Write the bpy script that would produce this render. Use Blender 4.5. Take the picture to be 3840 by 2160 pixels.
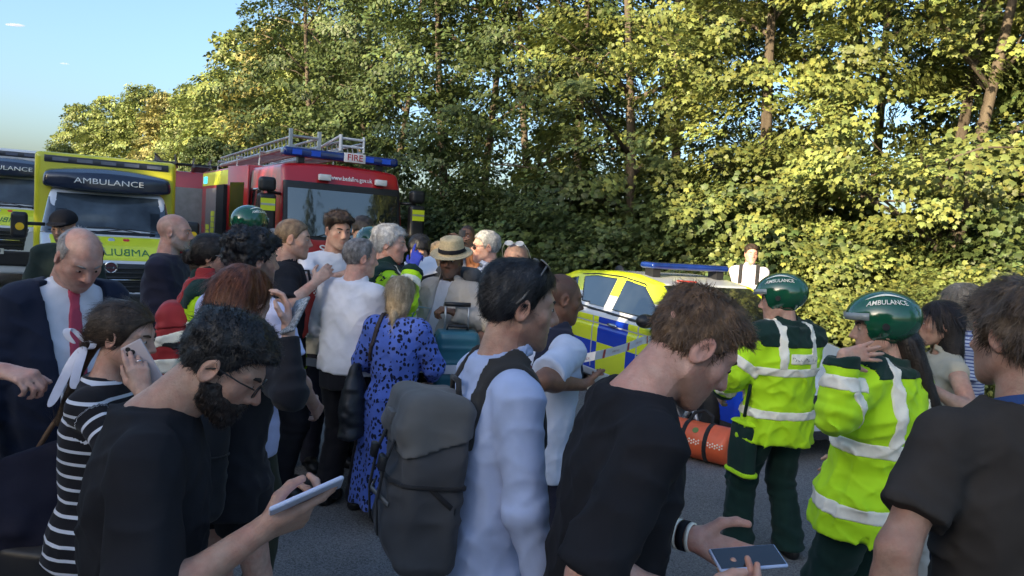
import bpy, bmesh, math, random
import numpy as np
from mathutils import Vector, Matrix

for _o in list(bpy.data.objects):
    bpy.data.objects.remove(_o, do_unlink=True)
SC = bpy.context.scene
COL = SC.collection
R = math.radians

# ------------------------------------------------------------------ camera
CAM_H = 1.87
cam_d = bpy.data.cameras.new('camera')
cam_d.sensor_width = 36.0
cam_d.lens = 26.19
cam_d.clip_start = 0.05
cam_d.clip_end = 5000.0
cam = bpy.data.objects.new('camera', cam_d)
COL.objects.link(cam)
_p, _r = R(-4.1), R(3.7)
_fw = Vector((0, math.cos(_p), math.sin(_p)))
_u0 = Vector((1, 0, 0)).cross(_fw)
_up = _u0 * math.cos(_r) - Vector((1, 0, 0)) * math.sin(_r)
_rt = _fw.cross(_up)
cam.matrix_world = Matrix(((_rt.x, _up.x, -_fw.x, 0), (_rt.y, _up.y, -_fw.y, 0), (_rt.z, _up.z, -_fw.z, CAM_H), (0, 0, 0, 1)))
SC.camera = cam

# ------------------------------------------------------------------ sky and sun
SUN_EL, SUN_FROM = 13.0, Vector((-0.62, -0.78))        # the sun stands low behind the camera, to its left
world = bpy.data.worlds.new('World')
SC.world = world
world.use_nodes = True
wn = world.node_tree
wn.nodes.clear()
sky = wn.nodes.new('ShaderNodeTexSky')
sky.sky_type = 'NISHITA'
sky.sun_disc = False
sky.sun_elevation = R(SUN_EL)
sky.sun_rotation = math.atan2(SUN_FROM.x, SUN_FROM.y)
sky.air_density = 1.0
sky.dust_density = 3.6
sky.ozone_density = 3.0
bg = wn.nodes.new('ShaderNodeBackground')
bg.inputs['Strength'].default_value = 0.15
wo = wn.nodes.new('ShaderNodeOutputWorld')
wn.links.new(sky.outputs[0], bg.inputs[0])
wn.links.new(bg.outputs[0], wo.inputs[0])
sun_d = bpy.data.lights.new('sun', 'SUN')
sun_d.energy = 5.0
sun_d.angle = R(0.6)
sun_d.color = (1.0, 0.82, 0.54)
sun = bpy.data.objects.new('sun', sun_d)
COL.objects.link(sun)
_dir = Vector((-SUN_FROM.x, -SUN_FROM.y, 0)).normalized() * math.cos(R(SUN_EL)) + Vector((0, 0, -math.sin(R(SUN_EL))))
sun.rotation_euler = _dir.to_track_quat('-Z', 'Y').to_euler()
sun.location = (-30, -40, 25)
SC.view_settings.view_transform = 'Standard'
SC.view_settings.look = 'None'
SC.view_settings.gamma = 1.0
SC.view_settings.exposure = 1.62
SC.view_settings.use_curve_mapping = False
SC.render.engine = 'CYCLES'
SC.cycles.max_bounces = 8
SC.cycles.diffuse_bounces = 3
SC.cycles.glossy_bounces = 3
SC.cycles.transparent_max_bounces = 8
SC.cycles.sample_clamp_indirect = 6.0
SC.cycles.use_denoising = True
try:
    SC.cycles.denoiser = 'OPENIMAGEDENOISE'
except Exception:
    pass

# ------------------------------------------------------------------ helpers: materials
MATS = {}
def mat(name, col, rough=0.7, metal=0.0, var=0.12, scale=6.0, bump=0.0, bscale=60.0, spec=0.5, coat=0.0, sheen=0.0, sss=0.0,
        trans=0.0, emit=None, estr=0.0, stretch=None, attr=None, col2=None, alpha=1.0, ior=None, ridged=False):
    if name in MATS:
        return MATS[name]
    m = bpy.data.materials.new(name)
    m.use_nodes = True
    t = m.node_tree
    b = t.nodes['Principled BSDF']
    b.inputs['Roughness'].default_value = rough
    b.inputs['Metallic'].default_value = metal
    b.inputs['Specular IOR Level'].default_value = spec
    if ior: b.inputs['IOR'].default_value = ior
    if coat: b.inputs['Coat Weight'].default_value = coat; b.inputs['Coat Roughness'].default_value = 0.08
    if sheen: b.inputs['Sheen Weight'].default_value = sheen; b.inputs['Sheen Roughness'].default_value = 0.5
    if sss:
        b.inputs['Subsurface Weight'].default_value = sss
        b.inputs['Subsurface Radius'].default_value = (0.012, 0.005, 0.003)
        b.inputs['Subsurface Scale'].default_value = 1.0
    if trans: b.inputs['Transmission Weight'].default_value = trans
    if emit: b.inputs['Emission Color'].default_value = (*emit, 1); b.inputs['Emission Strength'].default_value = estr
    b.inputs['Alpha'].default_value = alpha
    tc = t.nodes.new('ShaderNodeTexCoord')
    mp = t.nodes.new('ShaderNodeMapping')
    if stretch: mp.inputs['Scale'].default_value = stretch
    t.links.new(tc.outputs['Object'], mp.inputs[0])
    nz = t.nodes.new('ShaderNodeTexNoise')
    nz.inputs['Scale'].default_value = scale
    nz.inputs['Detail'].default_value = 5
    t.links.new(mp.outputs[0], nz.inputs[0])
    mx = t.nodes.new('ShaderNodeMix')
    mx.data_type = 'RGBA'
    c2 = col2 if col2 else tuple(min(1, c * (1 + var) + 0.002) for c in col)
    c1 = col if col2 else tuple(c * (1 - var) for c in col)
    if attr:
        at = t.nodes.new('ShaderNodeAttribute'); at.attribute_name = attr
        mx.blend_type = 'MULTIPLY'
        mx.inputs[0].default_value = 1.0
        cr = t.nodes.new('ShaderNodeMapRange')
        cr.inputs[1].default_value = 0.3; cr.inputs[2].default_value = 0.7
        cr.inputs[3].default_value = 1 - var; cr.inputs[4].default_value = 1 + var
        t.links.new(nz.outputs[0], cr.inputs[0])
        t.links.new(at.outputs['Color'], mx.inputs[6])
        t.links.new(cr.outputs[0], mx.inputs[7])
    else:
        cr = t.nodes.new('ShaderNodeMapRange')
        cr.inputs[1].default_value = 0.32; cr.inputs[2].default_value = 0.68
        t.links.new(nz.outputs[0], cr.inputs[0])
        t.links.new(cr.outputs[0], mx.inputs[0])
        mx.inputs[6].default_value = (*c1, 1)
        mx.inputs[7].default_value = (*c2, 1)
    t.links.new(mx.outputs[2], b.inputs['Base Color'])
    if bump:
        n2 = t.nodes.new('ShaderNodeTexNoise')
        n2.inputs['Scale'].default_value = bscale
        n2.inputs['Detail'].default_value = 6
        if ridged:
            n2.noise_type = 'RIDGED_MULTIFRACTAL'; n2.inputs['Detail'].default_value = 2.5; n2.inputs['Distortion'].default_value = 0.9; n2.normalize = True
        t.links.new(mp.outputs[0], n2.inputs[0])
        bp = t.nodes.new('ShaderNodeBump')
        bp.inputs['Strength'].default_value = bump
        bp.inputs['Distance'].default_value = 0.01
        t.links.new(n2.outputs[0], bp.inputs['Height'])
        t.links.new(bp.outputs[0], b.inputs['Normal'])
    MATS[name] = m
    return m

def cloth(name, col, **k):
    a = dict(rough=0.9, var=0.10, scale=9.0, bump=0.30, bscale=7.0, ridged=True, sheen=0.08, spec=0.25)
    a.update(k)
    return mat(name, col, **a)
def paint(name, col, **k):
    a = dict(rough=0.28, var=0.05, scale=3.0, coat=0.5, bump=0.02, bscale=3.0)
    a.update(k)
    return mat(name, col, **a)

# ------------------------------------------------------------------ helpers: objects
def tag(o, label=None, cat=None, group=None, kind=None):
    if label: o['label'] = label
    if cat: o['category'] = cat
    if group: o['group'] = group
    if kind: o['kind'] = kind
    return o
def link(name, me, m=None, parent=None):
    o = bpy.data.objects.new(name, me)
    COL.objects.link(o)
    if m is not None:
        for q in (m if isinstance(m, (list, tuple)) else [m]):
            me.materials.append(q)
    if parent is not None: o.parent = parent
    return o
def empty(name, loc=(0, 0, 0), rz=0.0):
    o = bpy.data.objects.new(name, None)
    o.empty_display_size = 0.1
    o.location = loc
    o.rotation_euler = (0, 0, R(rz))
    COL.objects.link(o)
    return o
def mesh_from(name, v, f, smooth=True):
    """v (N,3) array, f (M,3) or (M,4) array -> mesh"""
    v = np.asarray(v, np.float32)
    f = np.asarray(f, np.int32)
    me = bpy.data.meshes.new(name)
    me.vertices.add(len(v))
    me.vertices.foreach_set('co', v.ravel())
    k = f.shape[1]
    me.loops.add(f.size)
    me.loops.foreach_set('vertex_index', f.ravel())
    me.polygons.add(len(f))
    me.polygons.foreach_set('loop_start', np.arange(0, f.size, k, dtype=np.int32))
    me.polygons.foreach_set('loop_total', np.full(len(f), k, np.int32))
    if smooth: me.polygons.foreach_set('use_smooth', np.ones(len(f), bool))
    me.update(calc_edges=True)
    return me

class MB:
    """collects simple shapes into one mesh"""
    def __init__(s): s.v = []; s.f = []
    def add(s, vs, fs):
        b = len(s.v)
        s.v += [tuple(x) for x in vs]
        s.f += [tuple(i + b for i in q) for q in fs]
        return s
    def box(s, lo, hi, M=None):
        x0, y0, z0 = lo; x1, y1, z1 = hi
        vs = [(x0, y0, z0), (x1, y0, z0), (x1, y1, z0), (x0, y1, z0), (x0, y0, z1), (x1, y0, z1), (x1, y1, z1), (x0, y1, z1)]
        if M is not None: vs = [M @ Vector(q) for q in vs]
        return s.add(vs, [(3, 2, 1, 0), (4, 5, 6, 7), (0, 1, 5, 4), (1, 2, 6, 5), (2, 3, 7, 6), (3, 0, 4, 7)])
    def tube(s, pts, r, n=8, caps=True):
        pts = [Vector(p) for p in pts]
        rs = r if isinstance(r, (list, tuple)) else [r] * len(pts)
        rings = []
        up = Vector((0.13, 0.27, 0.95))
        for i, p in enumerate(pts):
            d = (pts[min(i + 1, len(pts) - 1)] - pts[max(i - 1, 0)]).normalized()
            a = d.cross(up)
            if a.length < 0.05: a = d.cross(Vector((1, 0.2, 0)))
            a.normalize(); c = d.cross(a)
            up = -a.cross(d) if False else up
            rings.append([p + (a * math.cos(2 * math.pi * k / n) + c * math.sin(2 * math.pi * k / n)) * rs[i] for k in range(n)])
        vs = [q for rg in rings for q in rg]
        fs = []
        for i in range(len(pts) - 1):
            for k in range(n):
                fs.append((i * n + k, i * n + (k + 1) % n, (i + 1) * n + (k + 1) % n, (i + 1) * n + k))
        if caps:
            fs.append(tuple(reversed(range(n)))); fs.append(tuple((len(pts) - 1) * n + k for k in range(n)))
        return s.add(vs, fs)
    def prism(s, poly, d, axis=None):
        """poly: 3-D points, d: extrusion vector"""
        d = Vector(d); n = len(poly)
        a = [Vector(p) for p in poly]
        return s.add(a + [p + d for p in a], [tuple(range(n)), tuple(range(2 * n - 1, n - 1, -1))] + [(k, k + n, (k + 1) % n + n, (k + 1) % n) for k in range(n)])
    def strip(s, pts, wdir, th=None):
        """flat ribbon along pts, half-width vector(s) wdir"""
        n = len(pts); vs = []
        for i, p in enumerate(pts):
            w = Vector(wdir[i] if isinstance(wdir, list) else wdir)
            vs += [Vector(p) - w, Vector(p) + w]
        fs = [(2 * i, 2 * i + 1, 2 * i + 3, 2 * i + 2) for i in range(n - 1)]
        return s.add(vs, fs)
    def disc(s, c, nrm, r, n=20, r2=None, th=0.004):
        nrm = Vector(nrm).normalized(); a = nrm.orthogonal().normalized(); b = nrm.cross(a); c = Vector(c)
        ring = [c + (a * math.cos(2 * math.pi * k / n) + b * math.sin(2 * math.pi * k / n)) * r for k in range(n)]
        return s.prism(ring, nrm * th)
    def lathe(s, prof, c=(0, 0, 0), axis=(0, 0, 1), n=20):
        ax = Vector(axis).normalized(); a = ax.orthogonal().normalized(); b = ax.cross(a); c = Vector(c)
        m = len(prof); vs = []
        for (r, z) in prof:
            vs += [c + ax * z + (a * math.cos(2 * math.pi * k / n) + b * math.sin(2 * math.pi * k / n)) * r for k in range(n)]
        fs = [(i * n + k, i * n + (k + 1) % n, (i + 1) * n + (k + 1) % n, (i + 1) * n + k) for i in range(m - 1) for k in range(n)]
        return s.add(vs, fs)
    def build(s, name, m, parent=None, bevel=0.0, seg=2, smooth=False, solid=0.0, sub=0):
        me = bpy.data.meshes.new(name)
        me.from_pydata([tuple(q) for q in s.v], [], s.f)
        bm = bmesh.new(); bm.from_mesh(me)
        bmesh.ops.recalc_face_normals(bm, faces=bm.faces)
        if solid: bmesh.ops.solidify(bm, geom=bm.faces[:], thickness=solid)
        if bevel:
            bmesh.ops.bevel(bm, geom=[e for e in bm.edges if e.calc_face_angle(0) > 0.5], offset=bevel, segments=seg, affect='EDGES', profile=0.5, clamp_overlap=True)
        bm.to_mesh(me); bm.free()
        if smooth or bevel:
            for p in me.polygons: p.use_smooth = True
            if not smooth or bevel:
                try: me.set_sharp_from_angle(angle=R(40))
                except Exception: pass
        o = link(name, me, m, parent)
        if sub:
            md = o.modifiers.new('sub', 'SUBSURF'); md.levels = sub; md.render_levels = sub
        return o

def text_mesh(txt, size=1.0, extrude=0.0, bold=True, align='CENTER', font_sx=1.0):
    """flat lettering as a mesh in the XY plane, centred"""
    cu = bpy.data.curves.new('t', 'FONT')
    cu.body = txt; cu.size = size; cu.align_x = align; cu.align_y = 'CENTER'; cu.extrude = extrude
    cu.offset = 0.012 * size if bold else 0.0
    cu.resolution_u = 3
    o = bpy.data.objects.new('t', cu); COL.objects.link(o)
    dg = bpy.context.evaluated_depsgraph_get()
    me = bpy.data.meshes.new_from_object(o.evaluated_get(dg))
    bpy.data.objects.remove(o, do_unlink=True); bpy.data.curves.remove(cu)
    if font_sx != 1.0:
        for v in me.vertices: v.co.x *= font_sx
    return me
def lettering(txt, size, m, origin, xdir, ydir, parent=None, name='lettering', mirror=False, sx=1.0, bold=True, bend=None, lift=0.004, width=None):
    me = text_mesh(txt, size, 0.0, bold, font_sx=sx)
    if width:
        xs = [v.co.x for v in me.vertices]; k = width / (max(xs) - min(xs)); c0 = (max(xs) + min(xs)) / 2
        for v in me.vertices: v.co.x = (v.co.x - c0) * k
    if bend:                                         # enough vertices to follow a curved panel
        bm = bmesh.new(); bm.from_mesh(me); bmesh.ops.triangulate(bm, faces=bm.faces)
        for _ in range(3):
            ed = [q for q in bm.edges if q.calc_length() > size * 0.28]
            if not ed: break
            bmesh.ops.subdivide_edges(bm, edges=ed, cuts=1); bmesh.ops.triangulate(bm, faces=bm.faces)
        bm.to_mesh(me); bm.free()
    x = Vector(xdir).normalized(); y = Vector(ydir).normalized(); n = x.cross(y); o = Vector(origin)
    for v in me.vertices:
        a, b = v.co.x, v.co.y
        if mirror: a = -a
        p = o + x * a + y * b + n * lift
        if bend: p = bend(p, a, b)
        v.co = p
    if mirror:
        me.flip_normals()
    return link(name, me, m, parent)

# ------------------------------------------------------------------ helpers: noise and implicit surfaces
_rs = np.random.RandomState(7)
_PT = _rs.permutation(256).astype(np.int64)
_PT = np.concatenate([_PT, _PT, _PT])
_VT = _rs.rand(768).astype(np.float32) * 2 - 1
def vnoise(p):
    i = np.floor(p).astype(np.int64); f = (p - i).astype(np.float32)
    u = f * f * (3 - 2 * f)
    i &= 255
    x, y, z = i[:, 0], i[:, 1], i[:, 2]
    def hsh(a, b, c): return _VT[_PT[_PT[_PT[a & 255] + (b & 255)] + (c & 255)]]
    ux, uy, uz = u[:, 0], u[:, 1], u[:, 2]
    r = 0
    for dz, wz in ((0, 1 - uz), (1, uz)):
        for dy, wy in ((0, 1 - uy), (1, uy)):
            r = r + wz * wy * (hsh(x, y + dy, z + dz) * (1 - ux) + hsh(x + 1, y + dy, z + dz) * ux)
    return r
def fbm(p, o=2):
    a, r, s = 1.0, 0, 1.0
    for _ in range(o):
        r = r + a * vnoise(p * s); a *= 0.5; s *= 2.1
    return r
A3 = lambda v: np.asarray(v, np.float32)
def rot(ax, deg):
    c, s = math.cos(R(deg)), math.sin(R(deg))
    if ax == 'x': m = [[1, 0, 0], [0, c, -s], [0, s, c]]
    elif ax == 'y': m = [[c, 0, s], [0, 1, 0], [-s, 0, c]]
    else: m = [[c, -s, 0], [s, c, 0], [0, 0, 1]]
    return np.array(m, np.float32)
def unit(v):
    v = np.asarray(v, np.float32); return v / max(1e-9, float(np.linalg.norm(v)))
def smin(a, b, k):
    if k <= 0: return np.minimum(a, b)
    h = np.clip(0.5 + 0.5 * (b - a) / k, 0, 1)
    return b + (a - b) * h - k * h * (1 - h)
def smax(a, b, k): return -smin(-a, -b, k)
def sstep(x, a, b):
    t = np.clip((x - a) / (b - a), 0, 1); return t * t * (3 - 2 * t)
def s_ell(p, c, r, M=None):
    q = p - A3(c)
    if M is not None: q = q @ M
    r = A3(r)
    k0 = np.sqrt(np.sum((q / r) ** 2, 1)) + 1e-9
    k1 = np.sqrt(np.sum((q / (r * r)) ** 2, 1)) + 1e-9
    return k0 * (k0 - 1) / k1
def s_sph(p, c, r):
    q = p - A3(c); return np.sqrt(np.einsum('ij,ij->i', q, q)) - r
def s_cap(p, a, b, ra, rb):
    a = A3(a); ba = A3(b) - a
    q = p - a
    t = np.clip(q @ ba / max(1e-9, float(ba @ ba)), 0, 1)
    q = q - t[:, None] * ba
    return np.sqrt(np.einsum('ij,ij->i', q, q)) - (ra + (rb - ra) * t)
def s_cone(p, a, b, ra, rb, rnd=0.006):
    """flat-ended tapered limb"""
    a = A3(a); ba = A3(b) - a; L = float(np.linalg.norm(ba)); ax = ba / L
    q = p - a
    t = q @ ax
    w = q - t[:, None] * ax
    d = np.sqrt(np.einsum('ij,ij->i', w, w)) - (ra + (rb - ra) * np.clip(t / L, -0.2, 1.2))
    return smax(d, np.maximum(-t, t - L), rnd)
def s_box(p, c, h, r=0.01, M=None):
    q = p - A3(c)
    if M is not None: q = q @ M
    q = np.abs(q) - (A3(h) - r)
    return np.sqrt(np.sum(np.maximum(q, 0) ** 2, 1)) + np.minimum(np.max(q, 1), 0) - r
def s_loft(p, O, M, zs, ws, ds, cxs=None, cys=None, e=2.0, rnd=0.01, scale_ease=0.0):
    q = (p - A3(O)) @ M
    z = q[:, 2]
    w = np.interp(z, zs, ws).astype(np.float32) + scale_ease
    d = np.interp(z, zs, ds).astype(np.float32) + scale_ease
    x = q[:, 0] - (np.interp(z, zs, cxs) if cxs is not None else 0)
    y = q[:, 1] - (np.interp(z, zs, cys) if cys is not None else 0)
    if e == 2.0: k = np.sqrt((x / w) ** 2 + (y / d) ** 2)
    else: k = (np.abs(x / w) ** e + np.abs(y / d) ** e) ** (1 / e)
    r = (k - 1) * np.minimum(w, d)
    return smax(r, np.maximum(zs[0] - z, z - zs[-1]), rnd)

def surf(fn, lo, hi, h):
    """sparse surface-nets mesh of the zero level of fn inside the box lo..hi"""
    lo = A3(lo) - 2 * h; hi = A3(hi) + 2 * h
    n = np.maximum(1, np.ceil((hi - lo) / (8 * h)).astype(int))
    g = np.stack(np.meshgrid(*[np.arange(k) for k in n], indexing='ij'), -1).reshape(-1, 3)
    s = 8
    off = np.array([[i, j, k] for i in (0, 1) for j in (0, 1) for k in (0, 1)])
    while True:
        c = (lo + (g + 0.5) * (s * h)).astype(np.float32)
        d = fn(c)
        g = g[np.abs(d) < s * h * (1.35 if s > 1 else 2.0)]
        if s == 1: break
        g = (g[:, None, :] * 2 + off[None]).reshape(-1, 3); s //= 2
    if len(g) == 0: return np.zeros((0, 3), np.float32), np.zeros((0, 4), np.int32)
    D = np.int64(4096)
    key = lambda a: (a[:, 0].astype(np.int64) * D + a[:, 1]) * D + a[:, 2]
    cor = (g[:, None, :] + off[None]).reshape(-1, 3)
    ck = key(cor)
    uk, first, inv = np.unique(ck, return_index=True, return_inverse=True)
    pts = (lo + cor[first] * h).astype(np.float32)
    val = fn(pts)
    V8 = val[inv].reshape(-1, 8)
    sg = V8 < 0
    act = sg.any(1) & ~sg.all(1)
    ga = g[act]; V8 = V8[act]; sg = sg[act]
    acc = np.zeros((len(ga), 3), np.float32); cnt = np.zeros(len(ga), np.float32)
    for a in range(8):
        for ax in range(3):
            b = a | (4 >> ax)
            if b == a: continue
            m = sg[:, a] != sg[:, b]
            t = V8[m, a] / (V8[m, a] - V8[m, b])
            acc[m] += off[a] + t[:, None] * (off[b] - off[a]); cnt[m] += 1
    vs = (lo + (ga + acc / cnt[:, None]) * h).astype(np.float32)
    kk = key(ga); order = np.argsort(kk); ks = kk[order]
    def find(a):
        q = key(a); i = np.searchsorted(ks, q); i = np.minimum(i, len(ks) - 1)
        return np.where(ks[i] == q, order[i], -1)
    faces = []
    for ax in range(3):
        b = 4 >> ax
        m = sg[:, 0] != sg[:, b]
        c = ga[m]; s0 = sg[m, 0]
        e1 = np.zeros(3, int); e2 = np.zeros(3, int); e1[(ax + 1) % 3] = 1; e2[(ax + 2) % 3] = 1
        q = np.stack([find(c), find(c - e1), find(c - e1 - e2), find(c - e2)], 1)
        ok = (q >= 0).all(1)
        q = q[ok]; s0 = s0[ok]
        q[~s0] = q[~s0][:, ::-1]
        faces.append(q)
    return vs, np.concatenate(faces).astype(np.int32)
def vnormals(v, f):
    n = np.cross(v[f[:, 2]] - v[f[:, 0]], v[f[:, 3]] - v[f[:, 1]])
    o = np.zeros_like(v)
    for k in range(4): np.add.at(o, f[:, k], n)
    return o / (np.linalg.norm(o, axis=1)[:, None] + 1e-12)
def relax(v, f, it=1, lam=0.5):
    for _ in range(it):
        a = np.zeros_like(v); c = np.zeros(len(v), np.float32)
        for k in range(4):
            np.add.at(a, f[:, k], v[f[:, (k + 1) % 4]]); np.add.at(c, f[:, k], 1)
            np.add.at(a, f[:, k], v[f[:, (k + 3) % 4]]); np.add.at(c, f[:, k], 1)
        v = v + lam * (a / np.maximum(c, 1)[:, None] - v)
    return v

# ------------------------------------------------------------------ people: skeleton
def ik(S, W, L1, L2, pole):
    S, W, pole = A3(S), A3(W), A3(pole)
    d = W - S; L = float(np.linalg.norm(d)); mx = (L1 + L2) * 0.995
    if L > mx: W = S + d * (mx / L); d = W - S; L = mx
    L = max(L, abs(L1 - L2) + 0.02)
    ax = d / max(1e-6, float(np.linalg.norm(d)))
    a = (L1 * L1 - L2 * L2 + L * L) / (2 * L)
    hgt = math.sqrt(max(0.0, L1 * L1 - a * a))
    pl = pole - ax * float(pole @ ax); pl = unit(pl)
    return S + ax * a + pl * hgt, W

def skeleton(sp):
    f = sp.get('sex', 'm') == 'f'
    J = {'f': f}
    P = A3((0, 0, 0.93)); Rt = rot('z', sp.get('twist', 0)) @ rot('y', sp.get('side', 0)) @ rot('x', -sp.get('lean', 0))
    sh = sp.get('sh', 0.160 if f else 0.180)
    T = lambda v: P + Rt @ A3(v)
    J['P'], J['Rt'], J['T'] = P, Rt, T
    J['NB'] = T((0, -0.012, 0.565))
    shr = sp.get('shrug', (0, 0))
    J['SR'] = T((sh, 0, 0.495 + shr[0])); J['SL'] = T((-sh, 0, 0.495 + shr[1]))
    Rh = rot('z', sp.get('hy', 0)) @ rot('x', -sp.get('hp', 0)) @ rot('y', sp.get('hr', 0))
    J['Rh'] = Rh
    J['HC'] = J['NB'] + Rt @ A3((0, 0.015 + sp.get('nf', 0.0), 0.03 - 0.4 * sp.get('nf', 0.0))) + Rh @ A3((0, 0.03, 0.135))
    J['hs'] = sp.get('hs', 1.0)
    for k, sx in (('R', 1), ('L', -1)):
        tgt, pole = sp.get('arm' + k, ((sx * 0.27, 0.03, 0.80), (sx * 0.5, -1, 0)))
        if sp.get('world' + k):                      # hand placed where it holds something in the scene
            s0 = sp['head'][2] / float(J['HC'][2]); M0 = rot('z', sp.get('rz', 0)); hx0 = M0 @ (J['HC'] * s0)
            w0 = A3(sp['world' + k]) - A3((sp['head'][0] - float(hx0[0]), sp['head'][1] - float(hx0[1]), 0))
            tgt = (M0.T @ w0) / s0
        J['E' + k], J['W' + k] = ik(J['S' + k], tgt, 0.285, 0.255, pole)
        hip = A3((sx * 0.09, 0, 0.90)); ft = A3(sp.get('foot' + k, (sx * 0.11, 0.0, 0.085)))
        J['H' + k] = hip
        J['K' + k], J['A' + k] = ik(hip, ft, 0.42, 0.42, (sx * 0.15, 1, 0))
    s = sp['head'][2] / float(J['HC'][2])
    J['s'] = s
    rz = sp.get('rz', 0)
    M = rot('z', rz)
    hx = M @ (J['HC'] * s)
    J['loc'] = (sp['head'][0] - float(hx[0]), sp['head'][1] - float(hx[1]), 0.0)
    J['rz'] = rz
    J['w'] = lambda p: Vector((M @ (A3(p) * s)).tolist()) + Vector(J['loc'])
    J['wd'] = lambda d: Vector((M @ A3(d)).tolist())
    return J

def bounded(fn, c, rad):
    c = A3(c)
    def g(p):
        q = p - c
        r = np.sqrt(np.einsum('ij,ij->i', q, q)) - rad
        m = r < 0
        out = r + 0.03
        if m.any(): out[m] = fn(p[m])
        return out
    return g

# ------------------------------------------------------------------ people: head, hands, body
def head_local(J):
    Rh, HC, hs = J['Rh'], J['HC'], J['hs']
    return lambda p: ((p - HC) @ Rh) / hs
def skull(q): return s_ell(q, (0, -0.012, 0.03), (0.076, 0.098, 0.087))
def face_fn(fc):
    nose = fc.get('nose', 1.0); jaw = fc.get('jaw', 1.0); fat = fc.get('fat', 0.0); eye = fc.get('eye', 0.0045); fem = fc.get('fem', 0)
    def g(q0):
        q = q0.copy(); q[:, 0] = np.abs(q[:, 0])
        d = skull(q)
        d = smin(d, s_ell(q, (0, 0.022, -0.025), (0.064 + fat * 0.6, 0.068, 0.078)), 0.03)
        d = smin(d, s_cap(q, (0.047 * jaw + fat, 0.0, -0.055), (0.016 * jaw, 0.066, -0.096), 0.021, 0.017), 0.032)
        d = smin(d, s_sph(q, (0, 0.072 + 0.002 * jaw, -0.1), 0.018 - 0.003 * fem), 0.02)
        d = smin(d, s_ell(q, (0, 0.052, -0.06), (0.045 + fat, 0.04, 0.05)), 0.02)
        d = smin(d, s_ell(q, (0.042, 0.052, -0.02), (0.023, 0.022, 0.02)), 0.02)
        d = smin(d, s_cap(q, (0.012, 0.082, 0.027), (0.045, 0.068, 0.029), 0.011 - 0.004 * fem, 0.009), 0.02)
        d = smax(d, -s_sph(q, (0.032, 0.104, 0.006), 0.017), 0.016)
        d = smin(d, s_cap(q, (0, 0.083, 0.02), (0, 0.088 + 0.021 * nose, -0.026), 0.0085, 0.0115 * nose), 0.014)
        d = smin(d, s_sph(q, (0.0115 * nose, 0.096, -0.033), 0.0085 * nose), 0.008)
        d = smin(d, s_sph(q, (0.031, 0.0735, 0.006), 0.0138), 0.005)
        d = smin(d, s_cap(q, (0, 0.0885, -0.0595), (0.019, 0.08, -0.0645), 0.0062, 0.004), 0.007)
        d = smin(d, s_cap(q, (0, 0.0865, -0.0725), (0.016, 0.079, -0.0705), 0.0075, 0.0045), 0.007)
        d = smax(d, -s_cap(q, (0, 0.098, -0.0662), (0.021, 0.088, -0.0665), 0.0022, 0.002), 0.004)
        M = rot('z', -22) @ rot('x', -12)
        e = s_ell(q, (0.079, -0.012, -0.004), (0.0085, 0.0215, 0.034), M)
        e = smax(e, -s_ell(q, (0.088, -0.008, -0.001), (0.0085, 0.0125, 0.022), M), 0.005)
        d = smin(d, e, 0.007)
        return d
    return g

def hand_fn(W, dr, pn, side, curl=(20, 25, 15), spread=0.0, thumb=None, sc=1.0):
    """palm, four fingers and a thumb; side +1 right hand, -1 left hand"""
    W = A3(W); dr = unit(dr); pn = A3(pn); pn = unit(pn - dr * float(pn @ dr))
    th = np.cross(dr, pn) * side
    caps = []
    wb = [0.012, 0.004, -0.005, -0.013]; kx = [0.029, 0.010, -0.010, -0.028]; ky = [0.088, 0.092, 0.087, 0.077]
    Ls = [(0.043, 0.026, 0.021), (0.047, 0.03, 0.022), (0.043, 0.028, 0.021), (0.034, 0.021, 0.018)]
    tips = []
    if not isinstance(curl[0], (tuple, list)): curl = [curl] * 4
    for i in range(4):
        a = W + (dr * 0.008 + th * wb[i]) * sc; k = W + (dr * ky[i] + th * kx[i]) * sc
        caps.append((a, k, 0.0155 * sc, 0.0112 * sc, 0.014))
        d0 = unit(dr + th * spread * (1.5 - i) * 0.5)
        ang = 0; p = k
        for j in range(3):
            ang += R(curl[i][j])
            d1 = d0 * math.cos(ang) + pn * math.sin(ang)
            e = p + d1 * Ls[i][j] * sc
            r0 = (0.0102, 0.009, 0.0082)[j] * (0.9 if i == 3 else 1) * sc
            caps.append((p, e, r0, (0.0091, 0.0083, 0.0068)[j] * (0.9 if i == 3 else 1) * sc, 0.0045))
            p = e
        tips.append(p)
    tv = thumb or ((0.55, 0.70, 0.42), (0.8, 0.35, 0.45), (0.95, 0.1, 0.3))
    p = W + (dr * 0.022 + th * 0.02 + pn * 0.008) * sc
    for j in range(3):
        v = unit(dr * tv[j][0] + th * tv[j][1] + pn * tv[j][2])
        e = p + v * (0.044, 0.033, 0.026)[j] * sc
        caps.append((p, e, (0.0165, 0.0122, 0.0105)[j] * sc, (0.0125, 0.0108, 0.0085)[j] * sc, (0.016, 0.006, 0.005)[j]))
        p = e
    tips.append(p)
    def g(p):
        d = s_cap(p, caps[0][0], caps[0][1], caps[0][2], caps[0][3])
        for c in caps[1:]:
            d = smin(d, s_cap(p, c[0], c[1], c[2], c[3]), c[4])
        return d
    return g, W + dr * 0.085 * sc, tips, th

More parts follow.
